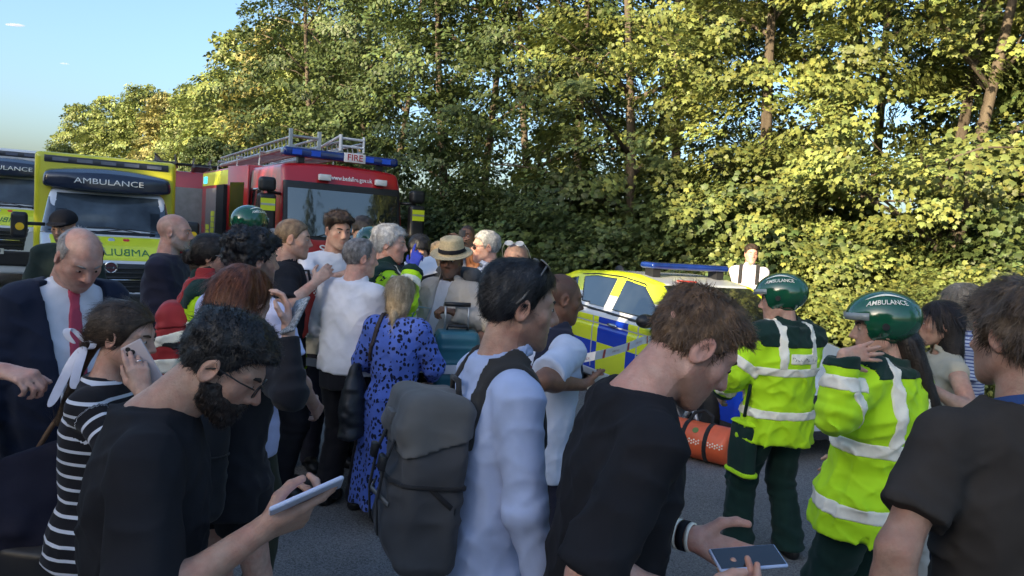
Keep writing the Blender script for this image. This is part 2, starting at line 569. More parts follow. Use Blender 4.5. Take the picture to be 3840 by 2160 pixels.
SKIN = {'pale': (0.55, 0.36, 0.29), 'fair': (0.52, 0.33, 0.25), 'tan': (0.42, 0.26, 0.19), 'olive': (0.42, 0.27, 0.20), 'brown': (0.17, 0.09, 0.058), 'dark': (0.085, 0.042, 0.026), 'pink': (0.55, 0.33, 0.26)}
def skin_mat():
    if 'skin' in MATS: return MATS['skin']
    m = mat('skin', (0.4, 0.25, 0.2), rough=0.46, var=0.14, scale=34.0, bump=0.22, bscale=190.0, attr='col', spec=0.4, sss=0.08)
    t = m.node_tree; b = t.nodes['Principled BSDF']; src = b.inputs['Base Color'].links[0].from_socket
    tc = t.nodes.new('ShaderNodeTexCoord'); nz = t.nodes.new('ShaderNodeTexNoise'); nz.inputs['Scale'].default_value = 11.0; nz.inputs['Detail'].default_value = 8.0; nz.inputs['Roughness'].default_value = 0.7
    t.links.new(tc.outputs['Object'], nz.inputs[0])
    mr = t.nodes.new('ShaderNodeMapRange'); mr.inputs[1].default_value = 0.42; mr.inputs[2].default_value = 0.66; t.links.new(nz.outputs[0], mr.inputs[0])
    mx = t.nodes.new('ShaderNodeMix'); mx.data_type = 'RGBA'; mx.blend_type = 'MULTIPLY'; t.links.new(mr.outputs[0], mx.inputs[0]); t.links.new(src, mx.inputs[6]); mx.inputs[7].default_value = (0.98, 0.76, 0.72, 1)
    t.links.new(mx.outputs[2], b.inputs['Base Color'])
    return m

def set_col(me, arr):
    a = me.color_attributes.new('col', 'FLOAT_COLOR', 'POINT')
    buf = np.ones((len(arr), 4), np.float32); buf[:, :3] = arr
    a.data.foreach_set('color', buf.ravel())

def make_body(sp, J):
    f = J['f']; h = sp.get('h', 0.006)
    toL = head_local(J); ff = face_fn(dict(sp.get('face', {}), fem=1 if f else 0)); hs = J['hs']
    headf = bounded(lambda p: ff(toL(p)) * hs, J['HC'], 0.2 * hs)
    nr = 0.048 if f else sp.get('neckr', 0.058)
    n0 = J['HC'] + J['Rh'] @ A3((0, -0.025, -0.055)) * hs; n1 = J['NB'] + J['Rt'] @ A3((0, 0.005, -0.03))
    bare = sp.get('bare', {'R': 0.55, 'L': 0.55})
    bt = sp.get('bare_torso', False)
    hands = []
    J['tips'] = {}; J['th'] = {}
    fa = 0.9 if f else 1.0
    for k, sx in (('R', 1), ('L', -1)):
        hd = sp.get('hand' + k, {})
        fd = unit(J['W' + k] - J['E' + k])
        dr = A3(hd['dir']) if 'dir' in hd else fd
        pn = hd.get('pn', (-sx, 0.1, -0.1))
        g, c, tips, th = hand_fn(J['W' + k], dr, pn, sx, hd.get('curl', (25, 30, 20)), hd.get('spread', 0.05), hd.get('thumb'), 0.94 if f else 1.04)
        J['tips'][k] = tips; J['th'][k] = th
        hands.append((k, bounded(g, c, 0.16)))
    legs = sp.get('legs', False)
    T = J['T']
    def body(p):
        d = s_cap(p, n0, n1, nr, nr + 0.012)
        d = smin(d, s_cap(p, n1, T((0, 0, 0.36)), 0.06, 0.07), 0.03)
        if bt:
            d = smin(d, s_loft(p, J['P'], J['Rt'], [0.25, 0.38, 0.46, 0.52, 0.57], [0.14, 0.16, 0.15, 0.1, 0.055], [0.1, 0.112, 0.095, 0.07, 0.05]), 0.03)
        for k, sx in (('R', 1), ('L', -1)):
            b = bare[k]
            S, E, W = J['S' + k], J['E' + k], J['W' + k]
            d = smin(d, s_cap(p, n1 + J['Rt'] @ A3((sx * 0.03, 0, -0.005)), S, 0.036 if not bt else 0.05, 0.036 if b > 0.9 else 0.028), 0.04)
            if b > 0.9: d = smin(d, s_cap(p, S, E, 0.053 * fa, 0.041 * fa), 0.03)
            else:
                m = S + (E - S) * (1 - b) * 0.6
                d = smin(d, s_cap(p, S, m, 0.03, 0.032), 0.01)
                if b > 0.3: d = smin(d, s_cap(p, m, E, 0.046 * fa, 0.040 * fa), 0.02)
                else: d = smin(d, s_cap(p, m, E, 0.026, 0.026), 0.01)
            if b > 0.05:
                q = E + (W - E) * 0.28
                d = smin(d, s_cap(p, E, q, 0.039 * fa, 0.0405 * fa), 0.03)
                d = smin(d, s_cap(p, q, W, 0.040 * fa, 0.0265 * fa), 0.035)
            else:
                q = E + (W - E) * 0.8
                d = smin(d, s_cap(p, E, q, 0.025, 0.024), 0.01)
                d = smin(d, s_cap(p, q, W, 0.024, 0.026), 0.01)
        if legs:
            d = smin(d, s_cap(p, T((0, 0, 0.36)), J['P'], 0.07, 0.07), 0.02)
            for k in 'RL':
                a, b_, c = J['H' + k], J['K' + k], J['A' + k]
                m = b_ + (c - b_) * 0.3
                d = smin(d, s_cap(p, a, b_, 0.085, 0.055), 0.02)
                d = smin(d, s_cap(p, b_, m, 0.053, 0.055), 0.02)
                d = smin(d, s_cap(p, m, c, 0.054, 0.034), 0.02)
                d = smin(d, s_cap(p, c, c + A3((0, 0.1, -0.05)), 0.033, 0.025), 0.02)
        for k, g in hands: d = smin(d, g(p), 0.012)
        return smin(d, headf(p), 0.016)
    pts = np.array([J[k] for k in ('HC', 'SR', 'SL', 'ER', 'EL', 'WR', 'WL')] + J['tips']['R'] + J['tips']['L'] + ([J['AR'], J['AL']] if legs else []))
    lo, hi = pts.min(0) - 0.2, pts.max(0) + 0.2
    v, fa_ = surf(body, lo, hi, h)
    v = relax(v, fa_, 1, 0.35)
    me = mesh_from('person', v, fa_)
    # colour of the skin itself: lips, brows, cheeks, stubble
    base = np.array(sp['skin'] if not isinstance(sp['skin'], str) else SKIN[sp['skin']], np.float32)
    q = toL(v); q[:, 0] = np.abs(q[:, 0])
    col = np.tile(base, (len(v), 1))
    near = np.linalg.norm(q, axis=1) < 0.17
    def blend(mask, c):
        nonlocal col
        col = col * (1 - mask[:, None]) + np.array(c, np.float32) * mask[:, None]
    lip = np.exp(-((q[:, 0] / 0.021) ** 4 + ((q[:, 2] + 0.0665) / 0.0105) ** 4)) * (q[:, 1] > 0.07) * near
    blend(lip * 0.6, base * np.array([0.85, 0.5, 0.5]))
    blush = np.exp(-(((q[:, 0] - 0.04) / 0.025) ** 2 + ((q[:, 2] + 0.025) / 0.025) ** 2)) * (q[:, 1] > 0.03) * near
    blush = np.maximum(blush, np.exp(-((q[:, 0] / 0.014) ** 2 + ((q[:, 2] + 0.03) / 0.02) ** 2)) * (q[:, 1] > 0.095) * near)
    blush = np.maximum(blush, (np.abs(q[:, 0]) > 0.074) * near * 0.8)
    blend(blush * 0.35, base * np.array([1.05, 0.72, 0.68]))
    if sp.get('stubble'):
        c, k = sp['stubble']
        m = sstep(-q[:, 2] - np.interp(q[:, 1], [-0.02, 0.02, 0.05, 0.075, 0.12], [0.0, 0.0, 0.035, 0.043, 0.043]), 0, 0.012) * (q[:, 1] > -0.005) * near * (q[:, 2] > -0.135)
        m = m * (1 - lip)
        blend(m * k, c)
    for (hx, c, k) in ([] if not sp.get('scalp') else [sp['scalp']]):
        m = sstep(skull(q) * -1 + 0.01, 0, 0.004) * sstep(q[:, 2] - np.interp(q[:, 1], [-0.12, -0.02, 0.02, 0.05, 0.1], [-0.07, -0.05, 0.0, 0.06, hx]), 0, 0.02) * near
        blend(m * k, c)
    if sp.get('glove'):
        kk, c, L = sp['glove']
        for k in kk:
            dr = unit(J['W' + k] - J['E' + k])
            m = ((v - J['W' + k]) @ dr > -L) & (np.linalg.norm(v - J['W' + k], axis=1) < 0.24)
            blend(m.astype(np.float32), c)
    set_col(me, col.astype(np.float32))
    o = link('person', me, skin_mat())
    o.location = J['loc']; o.rotation_euler = (0, 0, R(J['rz'])); o.scale = (J['s'],) * 3
    return o

# ------------------------------------------------------------------ people: eyes, hair
def make_eyes(J, o, iris=(0.05, 0.03, 0.02), openn=1.0):
    for sx in (-1, 1):
        vs, fs = [], []
        me = bpy.data.meshes.new('eye'); bm = bmesh.new()
        bmesh.ops.create_uvsphere(bm, u_segments=14, v_segments=10, radius=1)
        M = J['Rh']; hs = J['hs']
        for v in bm.verts:
            l = A3((v.co.x * 0.0118 + sx * 0.031, v.co.y * 0.0075 + 0.0815 - abs(v.co.x) * 0.003, v.co.z * 0.0052 * openn + 0.0052))
            v.co = Vector((J['HC'] + M @ (l * hs)).tolist())
        bm.to_mesh(me); bm.free()
        for p in me.polygons: p.use_smooth = True
        e = link('eye', me, mat('eye_white', (0.55, 0.5, 0.47), rough=0.25), o)
        mb = MB(); c = J['HC'] + M @ (A3((sx * 0.031, 0.0885, 0.0052)) * hs)
        mb.disc(c.tolist(), (M @ A3((0, 1, 0))).tolist(), 0.0048 * hs, 12, th=0.0012)
        mb.build('iris', mat('iris_dark', (0.03, 0.018, 0.012), rough=0.15), e)

def strands(v, f, count, flow, length, width, lift=0.25, jit=0.35, grav=0.0, seed=1, curl=0.0, seg=3):
    """hair ribbons rooted on a hair surface; returns verts, quads"""
    rs = np.random.RandomState(seed)
    n = vnormals(v, f)
    i = rs.randint(0, len(v), count)
    p = v[i].copy(); nn = n[i]
    d = flow(p)
    d = d - nn * np.sum(d * nn, 1)[:, None]
    d /= np.linalg.norm(d, axis=1)[:, None] + 1e-6
    d = d + rs.normal(0, jit, d.shape) + nn * lift
    d /= np.linalg.norm(d, axis=1)[:, None] + 1e-6
    L = length * rs.uniform(0.55, 1.25, count)[:, None]
    sd = np.cross(nn, d); sd /= np.linalg.norm(sd, axis=1)[:, None] + 1e-6
    p = p - nn * width * 1.5
    V = []; w = width
    for k in range(seg + 1):
        t = k / seg
        ww = w * (1 - 0.75 * t)
        V += [p - sd * ww, p + sd * ww]
        if k < seg:
            d2 = d + np.array([0, 0, -grav]) * (t + 0.3) - nn * lift * 0.9 * t
            if curl: d2 = d2 + rs.normal(0, curl, d.shape)
            d2 /= np.linalg.norm(d2, axis=1)[:, None]
            p = p + d2 * L / seg; d = d2
    V = np.stack(V, 1)              # count, 2*(seg+1), 3
    m = 2 * (seg + 1)
    q = np.array([[2 * k, 2 * k + 1, 2 * k + 3, 2 * k + 2] for k in range(seg)])
    F = (np.arange(count)[:, None, None] * m + q[None]).reshape(-1, 4)
    return V.reshape(-1, 3).astype(np.float32), F.astype(np.int32)

HL = {  # hairlines: lowest hair height z for a place y along the head (back .. front)
    'short': ([-0.12, -0.085, -0.04, -0.018, 0.008, 0.022, 0.034, 0.055, 0.075, 0.1], [-0.085, -0.08, -0.052, 0.005, 0.0, -0.012, 0.03, 0.058, 0.073, 0.078]),
    'reced': ([-0.12, -0.085, -0.04, -0.018, 0.008, 0.022, 0.03, 0.045, 0.055, 0.1], [-0.08, -0.075, -0.05, 0.005, 0.0, -0.01, 0.035, 0.075, 0.10, 0.12]),
    'bald': ([-0.12, -0.085, -0.04, -0.018, 0.008, 0.022, 0.03, 0.045, 0.1], [-0.07, -0.065, -0.05, 0.005, 0.0, -0.005, 0.05, 0.2, 0.2]),
    'long': ([-0.12, -0.085, -0.04, -0.018, 0.012, 0.03, 0.045, 0.06, 0.075, 0.1], [-0.13, -0.12, -0.10, -0.06, -0.04, -0.01, 0.03, 0.055, 0.07, 0.076]),
}
def make_hair(J, o, hr):
    """hr: line, side, top thickness, noise, colour; extra(q) adds locks; strands"""
    toL = head_local(J); hs = J['hs']; Rh = J['Rh']; HC = J['HC']
    ys, zs = HL[hr.get('line', 'short')]
    ts, tt = hr.get('side', 0.006), hr.get('top', 0.018)
    amp, fq = hr.get('amp', 0.006), hr.get('fq', 40.0)
    ext = hr.get('extra'); topcut = hr.get('topcut'); tilt = hr.get('vol', (0, 0, 0)); st = hr.get('st', (1, 1, 1))
    def hf(q):
        t = ts + (tt - ts) * sstep(q[:, 2], 0.02, 0.10) + hr.get('back', 0.0) * sstep(-q[:, 1], 0.02, 0.09) + hr.get('front', 0.0) * sstep(q[:, 1], 0.0, 0.07) * sstep(q[:, 2], 0.05, 0.09)
        d = skull(q) - t
        zmin = np.interp(q[:, 1], ys, zs).astype(np.float32)
        cut = (zmin - q[:, 2]) * 0.75
        d = smax(d, cut, hr.get('soft', 0.008))
        if topcut is not None: d = smax(d, topcut(q), 0.006)
        if ext is not None: d = ext(q, d)
        return d - amp * fbm(q * A3(st) * fq, 2)
    B = hr.get('box', ((-0.13, -0.16, -0.14), (0.13, 0.15, 0.17)))
    h = hr.get('h', 0.005)
    v, f = surf(hf, B[0], B[1], h)
    v = relax(v, f, 1, 0.3)
    cr = A3(hr.get('crown', (0, -0.055, 0.11)))
    flow = hr.get('flow') or (lambda p: p - cr)
    vs, fs = [v], [f]; b = len(v)
    for k, sdef in enumerate(hr.get('strands', [])):
        sv, sf = strands(v, f, sdef['n'], sdef.get('flow') or flow, sdef['L'], sdef['w'], sdef.get('lift', 0.25), sdef.get('jit', 0.3), sdef.get('grav', 0.0), 11 + k, sdef.get('curl', 0.0), sdef.get('seg', 3))
        vs.append(sv); fs.append(sf + b); b += len(sv)
    v = np.concatenate(vs); f = np.concatenate(fs)
    bw = hr.get('brow', True)
    w = HC + (v * hs) @ Rh.T
    me = mesh_from('hair', w, f)
    rs = np.random.RandomState(3)
    c0 = np.array(hr['col'], np.float32); c1 = np.array(hr.get('col2', c0 * 1.8), np.float32)
    nz = np.clip(0.5 + 0.6 * fbm(v * A3((70, 70, 18)), 2), 0, 1)
    if 'grey_side' in hr: nz = np.clip(nz * 0.5 + sstep(-v[:, 2], -0.05, 0.02), 0, 1)
    tone = rs.uniform(0, 1, len(v)) * 0.35
    cc = c0[None] * (1 - nz[:, None]) + c1[None] * nz[:, None]
    set_col(me, cc * (0.85 + tone[:, None]))
    hm = mat('hair', (0.1, 0.07, 0.05), rough=0.45, var=0.25, scale=60.0, bump=0.35, bscale=120.0, attr='col', spec=0.4)
    ho = link('hair', me, hm, o)
    return ho
def make_brows(J, o, col, th=0.0035):
    M = J['Rh']; hs = J['hs']
    for sx in (-1, 1):
        mb = MB()
        pts = [(sx * 0.014, 0.0925, 0.0235), (sx * 0.028, 0.0905, 0.029), (sx * 0.044, 0.079, 0.0285), (sx * 0.050, 0.073, 0.025)]
        mb.tube([(J['HC'] + M @ (A3(p) * hs)).tolist() for p in pts], [th * hs, th * 1.15 * hs, th * 0.9 * hs, th * 0.4 * hs], 6)
        mb.build('eyebrow', mat('brow_%d_%d' % (int(col[0] * 999), int(col[2] * 999)), col, rough=0.8), o, smooth=True)
def make_beard(J, o, fc, col, th=0.008, n=1500, h=0.004, col2=None):
    toL = head_local(J); ff = face_fn(fc); hs = J['hs']
    def bf(q0):
        q = q0.copy(); q[:, 0] = np.abs(q[:, 0])
        line = np.interp(q[:, 1], [-0.03, 0.0, 0.02, 0.045, 0.062, 0.08, 0.12], [0.0, 0.005, 0.0, -0.036, -0.046, -0.044, -0.042])
        d = ff(q0) - th * sstep(-q[:, 2], 0.0, 0.06)
        d = smax(d, (q[:, 2] - line) * 0.8, 0.008)
        d = smax(d, (-0.008 - q[:, 1] - (q[:, 2] + 0.05) * 0.2), 0.006)
        d = smax(d, -s_ell(q, (0, 0.1, -0.067), (0.021, 0.03, 0.0085)), 0.004)
        d = smax(d, (-0.122 - q[:, 2] - (q[:, 1] - 0.07) * 0.35), 0.008)
        d = smax(d, -s_sph(q, (0.079, -0.012, -0.004), 0.03), 0.004)
        return d - 0.0025 * fbm(q0 * 90.0, 2)
    v, f = surf(bf, (-0.1, -0.06, -0.15), (0.1, 0.13, 0.03), h)
    sv, sf = strands(v, f, n, lambda p: np.tile(A3((0, 0.25, -1)), (len(p), 1)), 0.012, 0.0007, 0.4, 0.4, 0.2, 5)
    f = np.concatenate([f, sf + len(v)]); v = np.concatenate([v, sv])
    me = mesh_from('beard', J['HC'] + (v * hs) @ J['Rh'].T, f)
    c0 = np.array(col, np.float32); c1 = np.array(col2 or c0 * 1.7, np.float32)
    nz = np.clip(0.5 + 0.8 * fbm(v * 120.0, 2), 0, 1)[:, None]
    set_col(me, c0 * (1 - nz) + c1 * nz)
    return link('beard', me, MATS.get('hair') or mat('hair', (0.1, 0.07, 0.05), rough=0.45, var=0.25, scale=60.0, bump=0.35, bscale=120.0, attr='col', spec=0.4), o)

# ------------------------------------------------------------------ people: clothes
def top_fn(J, c):
    f = J['f']; e = c.get('ease', 0.018); hem = c.get('hem', -0.12)
    zs = [hem, 0.0, 0.12, 0.25, 0.38, 0.46, 0.53, 0.575]
    if f: ws = [0.178, 0.175, 0.13, 0.138, 0.152, 0.148, 0.1, 0.062]; ds = [0.128, 0.128, 0.1, 0.112, 0.122, 0.1, 0.075, 0.058]
    else: ws = [0.165, 0.160, 0.146, 0.155, 0.170, 0.162, 0.115, 0.072]; ds = [0.112, 0.110, 0.104, 0.110, 0.116, 0.102, 0.082, 0.066]
    bel = c.get('belly', 0.0); fl = c.get('flare', 0.0)
    b_ = c.get('broad', 0.0)
    ws = [w + e + bel * k + fl * q + b_ for w, k, q in zip(ws, (0.5, 0.7, 1, 0.6, 0.2, 0, 0, 0), (1, 0.6, 0.3, 0.1, 0, 0, 0, 0))]
    ds = [w + e + bel * k + fl * q for w, k, q in zip(ds, (0.7, 0.9, 1.1, 0.8, 0.2, 0, 0, 0), (1, 0.6, 0.3, 0.1, 0, 0, 0, 0))]
    cin = c.get('cinch', 0.0)
    ws[2] -= cin; ds[2] -= cin
    cy = [bel * 0.3, bel * 0.5, bel * 0.8, bel * 0.4, 0, 0, 0, -0.008]
    sl = c.get('sleeve', 'short'); sw = c.get('sleeve_r', 0.0)
    amp = c.get('wr', 0.009) * 0.62; fqs = A3(c.get('fq', (11, 11, 5)))
    Rt, P = J['Rt'], J['P']
    neck = c.get('neck', 0.066)
    nb = J['NB']
    seed = A3(c.get('seed', (0, 0, 0)))
    def g(p):
        d = s_loft(p, P, Rt, zs, ws, ds, None, cy, e=2.3, rnd=0.012)
        if f and not c.get('flat'):
            for sx in (-1, 1): d = smin(d, s_ell(p, J['T']((sx * 0.075, 0.085, 0.34)), (0.065 + e, 0.06 + e, 0.065 + e)), 0.03)
        tor = d
        for k, sx in (('R', 1), ('L', -1)):
            S, E, W = J['S' + k], J['E' + k], J['W' + k]
            r = (0.046 if f else 0.052) + e * 0.85 + sw
            d = smin(d, s_cap(p, J['T']((sx * 0.06, -0.005, 0.515)), S, 0.045 + e * 0.6, 0.05 + e * 0.8), 0.05)
            if sl == 'none': continue
            sk = sl[k] if isinstance(sl, dict) else sl
            if sk == 'short':
                m = S + (E - S) * c.get('slen', 0.68)
                ax = unit(E - S)
                arm = s_cap(p, S, m + (m - S) * 0.6, r * 0.9, r * 1.0 + c.get('sflare', 0.004) * 1.6)
                tt = (p - m) @ ax
                arm = smax(arm - 0.0028 * ((tt > -0.024) & (tt < 0.02)), tt, 0.006)
            else:
                wr = A3(W) - unit(W - E) * c.get('cuff', 0.01) if sk == 'long' else E + (W - E) * 0.45
                arm = s_cap(p, S, E, r * 0.95, r * 0.82)
                arm = smin(arm, s_cone(p, E - (W - E) * 0.05, wr, r * 0.82, r * 0.62 + c.get('cuffr', 0.0), 0.008), 0.03)
                ax = unit(E - S); ax2 = unit(W - E)
                # folds gathered round the elbow and down the forearm
                q = p - E; t = q @ ax2
                rr = np.exp(-(np.einsum('ij,ij->i', q, q)) / 0.02)
                arm = arm - c.get('elbow', 0.006) * 0.55 * rr * np.sin(t * 105 + 2.0 * vnoise(p * 12.0)) - c.get('elbow', 0.006) * 0.55 * 0.4 * np.sin((p @ ax2) * 75 + 3 * vnoise(p * 9.0))
            d = smin(d, arm, 0.035)
        if amp:
            q = (p - P) @ Rt
            n1 = fbm(q * fqs + seed, 2)
            n2 = 1 - np.abs(vnoise((q @ rot('y', 25)) * A3((17, 17, 6)) + 5 + seed))
            n3 = 1 - np.abs(vnoise((q @ rot('y', -35)) * A3((8, 8, 16)) + 11 + seed))
            n4 = 1 - np.abs(vnoise((q @ rot('y', 40)) * A3((10, 10, 20)) + 31 + seed))
            w = sstep(-q[:, 2], -0.5, -0.05)
            d = d - amp * (0.45 * n1 + 1.1 * (n2 ** 3 - 0.4) * (0.35 + 0.65 * w) + 1.2 * (n3 ** 3 - 0.4) + 0.8 * (n4 ** 3 - 0.4))
        if neck:
            dn = s_cap(p, nb + Rt @ A3((0, 0.008, -0.018)), nb + Rt @ A3((0, c.get('nfwd', 0.035), 0.12)), neck, neck * 1.15)
            d0 = d
            d = smax(d, -dn, 0.006)
            if not c.get('collar'): d = np.minimum(d, smax(np.abs(dn - 0.009) - 0.009, d0 - 0.0035, 0.002))
        if c.get('vneck'):
            d = smax(d, -s_cap(p, nb + Rt @ A3((0, 0.11, -0.015)), nb + Rt @ A3((0, 0.14, -c['vneck'])), 0.05, 0.008), 0.006)
        col = c.get('collar')
        if col:
            hgt, rr = col
            q = (p - nb) @ Rt
            zz = q[:, 2] + 0.008 - q[:, 1] * 0.35
            rad = np.sqrt(q[:, 0] ** 2 + (q[:, 1] - 0.012) ** 2)
            tar = rr - 0.12 * zz
            ring = np.abs(rad - tar) - 0.006
            ring = smax(ring, np.maximum(-zz, zz - hgt), 0.004)
            if c.get('fold'):
                tar2 = rr + 0.008 + 0.35 * (hgt - zz)
                r2 = smax(np.abs(rad - tar2) - 0.004, np.maximum(hgt * 0.15 - zz, zz - hgt), 0.004)
                ring = smin(ring, r2, 0.004)
            if c.get('open', True): ring = smax(ring, -(s_ell(p, nb + Rt @ A3((0, 0.1, 0.02)), (0.02, 0.06, 0.09))), 0.004)
            d = smin(d, ring, 0.006)
        if 'mod' in c: d = c['mod'](p, d)
        return d
    J['top'] = g; J['topc'] = c
    return g
def top_box(J, c):
    pts = np.array([J['P'] + A3((0, 0, c.get('hem', -0.12))), J['NB'], J['SR'], J['SL'], J['ER'], J['EL'], J['WR'], J['WL']])
    return pts.min(0) - 0.24, pts.max(0) + 0.16
def make_top(J, o, c, name='shirt'):
    g = top_fn(J, c); lo, hi = top_box(J, c); h = c.get('h', 0.009)
    v, f = surf(g, lo, hi, h)
    v = relax(v, f, 1, 0.3)
    me = mesh_from(name, v, f)
    q = (v - J['P']) @ J['Rt']
    # cloth coordinates: height on the torso, or the place along the sleeve
    a = me.attributes.new('cc', 'FLOAT_VECTOR', 'POINT')
    cc = np.stack([q[:, 0], q[:, 1], q[:, 2]], 1).astype(np.float32)
    for k in 'RL':
        S, E = J['S' + k], J['E' + k]
        t = (v - S) @ unit(E - S); rad = np.linalg.norm((v - S) - t[:, None] * unit(E - S), axis=1)
        m = (t > 0.04) & (rad < 0.1) & (np.abs(q[:, 0]) > 0.16)
        cc[m, 2] = 0.46 - t[m]
    a.data.foreach_set('vector', cc.ravel())
    return link(name, me, c['mat'], o)
def make_band(J, o, region, m, name='reflective_band', off=0.004, th=0.009, h=None, box=None):
    """a patch that follows the top: region(p)<0 keeps it"""
    g = J['top']; c = J['topc']
    lo, hi = box if box else top_box(J, c)
    hh = h or c.get('h', 0.009); th = max(th, 2.4 * hh); off = max(off, 0.55 * hh)
    fn = lambda p: (lambda d: smax(smax(d - off, -(d + th), 0.001), region(p), 0.001))(g(p))
    v, f = surf(fn, lo, hi, h or c.get('h', 0.009))
    if len(v) == 0: return None
    return link(name, mesh_from(name, v, f), m, o)
def slab(J, z0, z1, arms=False, tilt=0.0, ymin=None):
    def g(p):
        q = (p - J['P']) @ J['Rt']
        zz = q[:, 2] + tilt * q[:, 0]
        r = np.maximum(z0 - zz, zz - z1)
        if not arms:
            for k in 'RL':
                S, E = J['S' + k], J['E' + k]
                r = np.maximum(r, -(s_cap(p, S + (E - S) * 0.25, E, 0.1, 0.095)))
                r = np.maximum(r, -(s_cap(p, E, J['W' + k], 0.095, 0.085)))
        return r
    return g
def vslab(J, x0, x1, z0, z1, back=None):
    def g(p):
        q = (p - J['P']) @ J['Rt']
        r = np.maximum(np.maximum(z0 - q[:, 2], q[:, 2] - z1), np.maximum(x0 - q[:, 0], q[:, 0] - x1))
        if back is not None: r = np.maximum(r, q[:, 1] * (1 if back else -1))
        return r
    return g
def armband(J, k, part, t0, t1):
    A, B = (J['S' + k], J['E' + k]) if part == 'u' else (J['E' + k], J['W' + k])
    ax = unit(B - A); L = float(np.linalg.norm(B - A))
    def g(p):
        t = (p - A) @ ax
        rad = np.linalg.norm((p - A) - t[:, None] * ax, axis=1)
        return np.maximum(np.maximum(t0 * L - t, t - t1 * L), rad - 0.125)
    return g

def make_trousers(J, o, c, name='trousers'):
    e = c.get('ease', 0.010); amp = c.get('wr', 0.006); z1 = c.get('top', 0.1); cut = c.get('cut', 1.0)
    P = J['P']; f = J['f']
    I3 = np.eye(3, dtype=np.float32)
    def g(p):
        d = s_loft(p, P, I3, [-0.13, -0.02, z1], [0.148 + e, 0.154 + e, 0.138 + e], [0.098 + e, 0.106 + e, 0.096 + e], e=2.3)
        for k in 'RL':
            H, K, A = J['H' + k], J['K' + k], J['A' + k]
            if cut >= 0.99:
                lg = s_cap(p, H, K, 0.075 + e, 0.06 + e)
                end = A + A3((0, -0.01, -0.035))
                lg = smin(lg, s_cone(p, K - (A - K) * 0.06, end, 0.058 + e, 0.048 + e * 1.3), 0.03)
                q = p - K
                rr = np.exp(-np.einsum('ij,ij->i', q, q) / 0.03) + 0.9 * np.exp(-((p[:, 2] - 0.15) / 0.09) ** 2)
                lg = lg - amp * 0.8 * rr * np.sin(p[:, 2] * 80 + 5 * vnoise(p * A3((6, 6, 10))))
            else:
                lg = s_cone(p, H, H + (K - H) * cut, 0.088 + e, 0.075 + e * 1.5)
            d = smin(d, lg, 0.02)
        n = fbm(p * A3((14, 14, 4)), 2)
        return d - amp * n
    pts = np.array([P, J['KR'], J['KL'], J['AR'], J['AL']])
    lo, hi = pts.min(0) - 0.22, pts.max(0) + 0.22
    if cut < 0.99: lo[2] = 0.35
    v, f_ = surf(g, lo, hi, c.get('h', 0.014))
    v = relax(v, f_, 1, 0.3)
    J['trou'] = g
    return link(name, mesh_from(name, v, f_), c['mat'], o)
def make_skirt(J, o, zs, ws, ds, m, name='skirt', amp=0.012, h=0.01, nf=9.0, cys=None):
    P = J['P']; I3 = np.eye(3, dtype=np.float32)
    def g(p):
        d = s_loft(p, P, I3, zs, ws, ds, None, cys, e=2.0, rnd=0.006)
        q = p - P
        an = np.arctan2(q[:, 0], q[:, 1])
        pl = np.sin(an * nf + 1.5 * np.sin(an * 2 + 1) + 1.2 * vnoise(q * A3((2, 2, 3)))) * sstep(-q[:, 2], -0.08, 0.5)
        return d - amp * pl - amp * 0.5 * fbm(q * A3((8, 8, 4)), 2)
    lo = P + A3((-max(ws) - 0.05, -max(ds) - 0.05, zs[0] - 0.03)); hi = P + A3((max(ws) + 0.05, max(ds) + 0.05, zs[-1] + 0.03))
    v, f = surf(g, lo, hi, h)
    return link(name, mesh_from(name, v, f), m, o)
def make_shoes(J, o, m, h=0.009, boot=0.0, yaw=(0, 0), name='shoe', L=1.0):
    for i, k in enumerate('RL'):
        A = J['A' + k]; ya = yaw[i]
        fd = rot('z', ya) @ A3((0, 1, 0))
        def g(p):
            heel = A + fd * -0.045; heel[2] = 0.04; ball = A + fd * 0.115 * L; ball[2] = 0.032; toe = A + fd * 0.165 * L; toe[2] = 0.03
            d = smin(s_cap(p, heel, ball, 0.041, 0.045), s_cap(p, ball, toe, 0.043, 0.03), 0.02)
            d = smin(d, s_cap(p, A + A3((0, 0, boot)), heel + fd * 0.02, 0.046, 0.042), 0.03)
            up = A + fd * 0.05; up[2] = 0.06
            d = smin(d, s_cap(p, A, up, 0.04, 0.035), 0.03)
            return smax(d, 0.004 - p[:, 2], 0.005)
        v, f = surf(g, A + A3((-0.25, -0.25, -0.12)), A + A3((0.25, 0.25, 0.1 + boot)), h)
        v[:, 2] = np.maximum(v[:, 2], 0.003)
        link(name, mesh_from(name, v, f), m, o)

def build_person(sp):
    J = skeleton(sp)
    o = make_body(sp, J)
    tag(o, sp['label'], 'person', sp.get('group'))
    if sp.get('eyes', True): make_eyes(J, o, openn=sp.get('eye_open', 1.0))
    if sp.get('hair'): make_hair(J, o, sp['hair'])
    if sp.get('browc'): make_brows(J, o, sp['browc'], sp.get('browt', 0.0035))
    if sp.get('beard'): make_beard(J, o, dict(sp.get('face', {})), **sp['beard'])
    if sp.get('top'): make_top(J, o, sp['top'], sp.get('topname', 'shirt'))
    if sp.get('trousers'): make_trousers(J, o, sp['trousers'], sp.get('tname', 'trousers'))
    if sp.get('shoes'): make_shoes(J, o, sp['shoes'], sp.get('shoeh', 0.012), sp.get('boot', 0.0), sp.get('fyaw', (-8, 8)))
    for fn in sp.get('extras', []): fn(J, o)
    return o, J

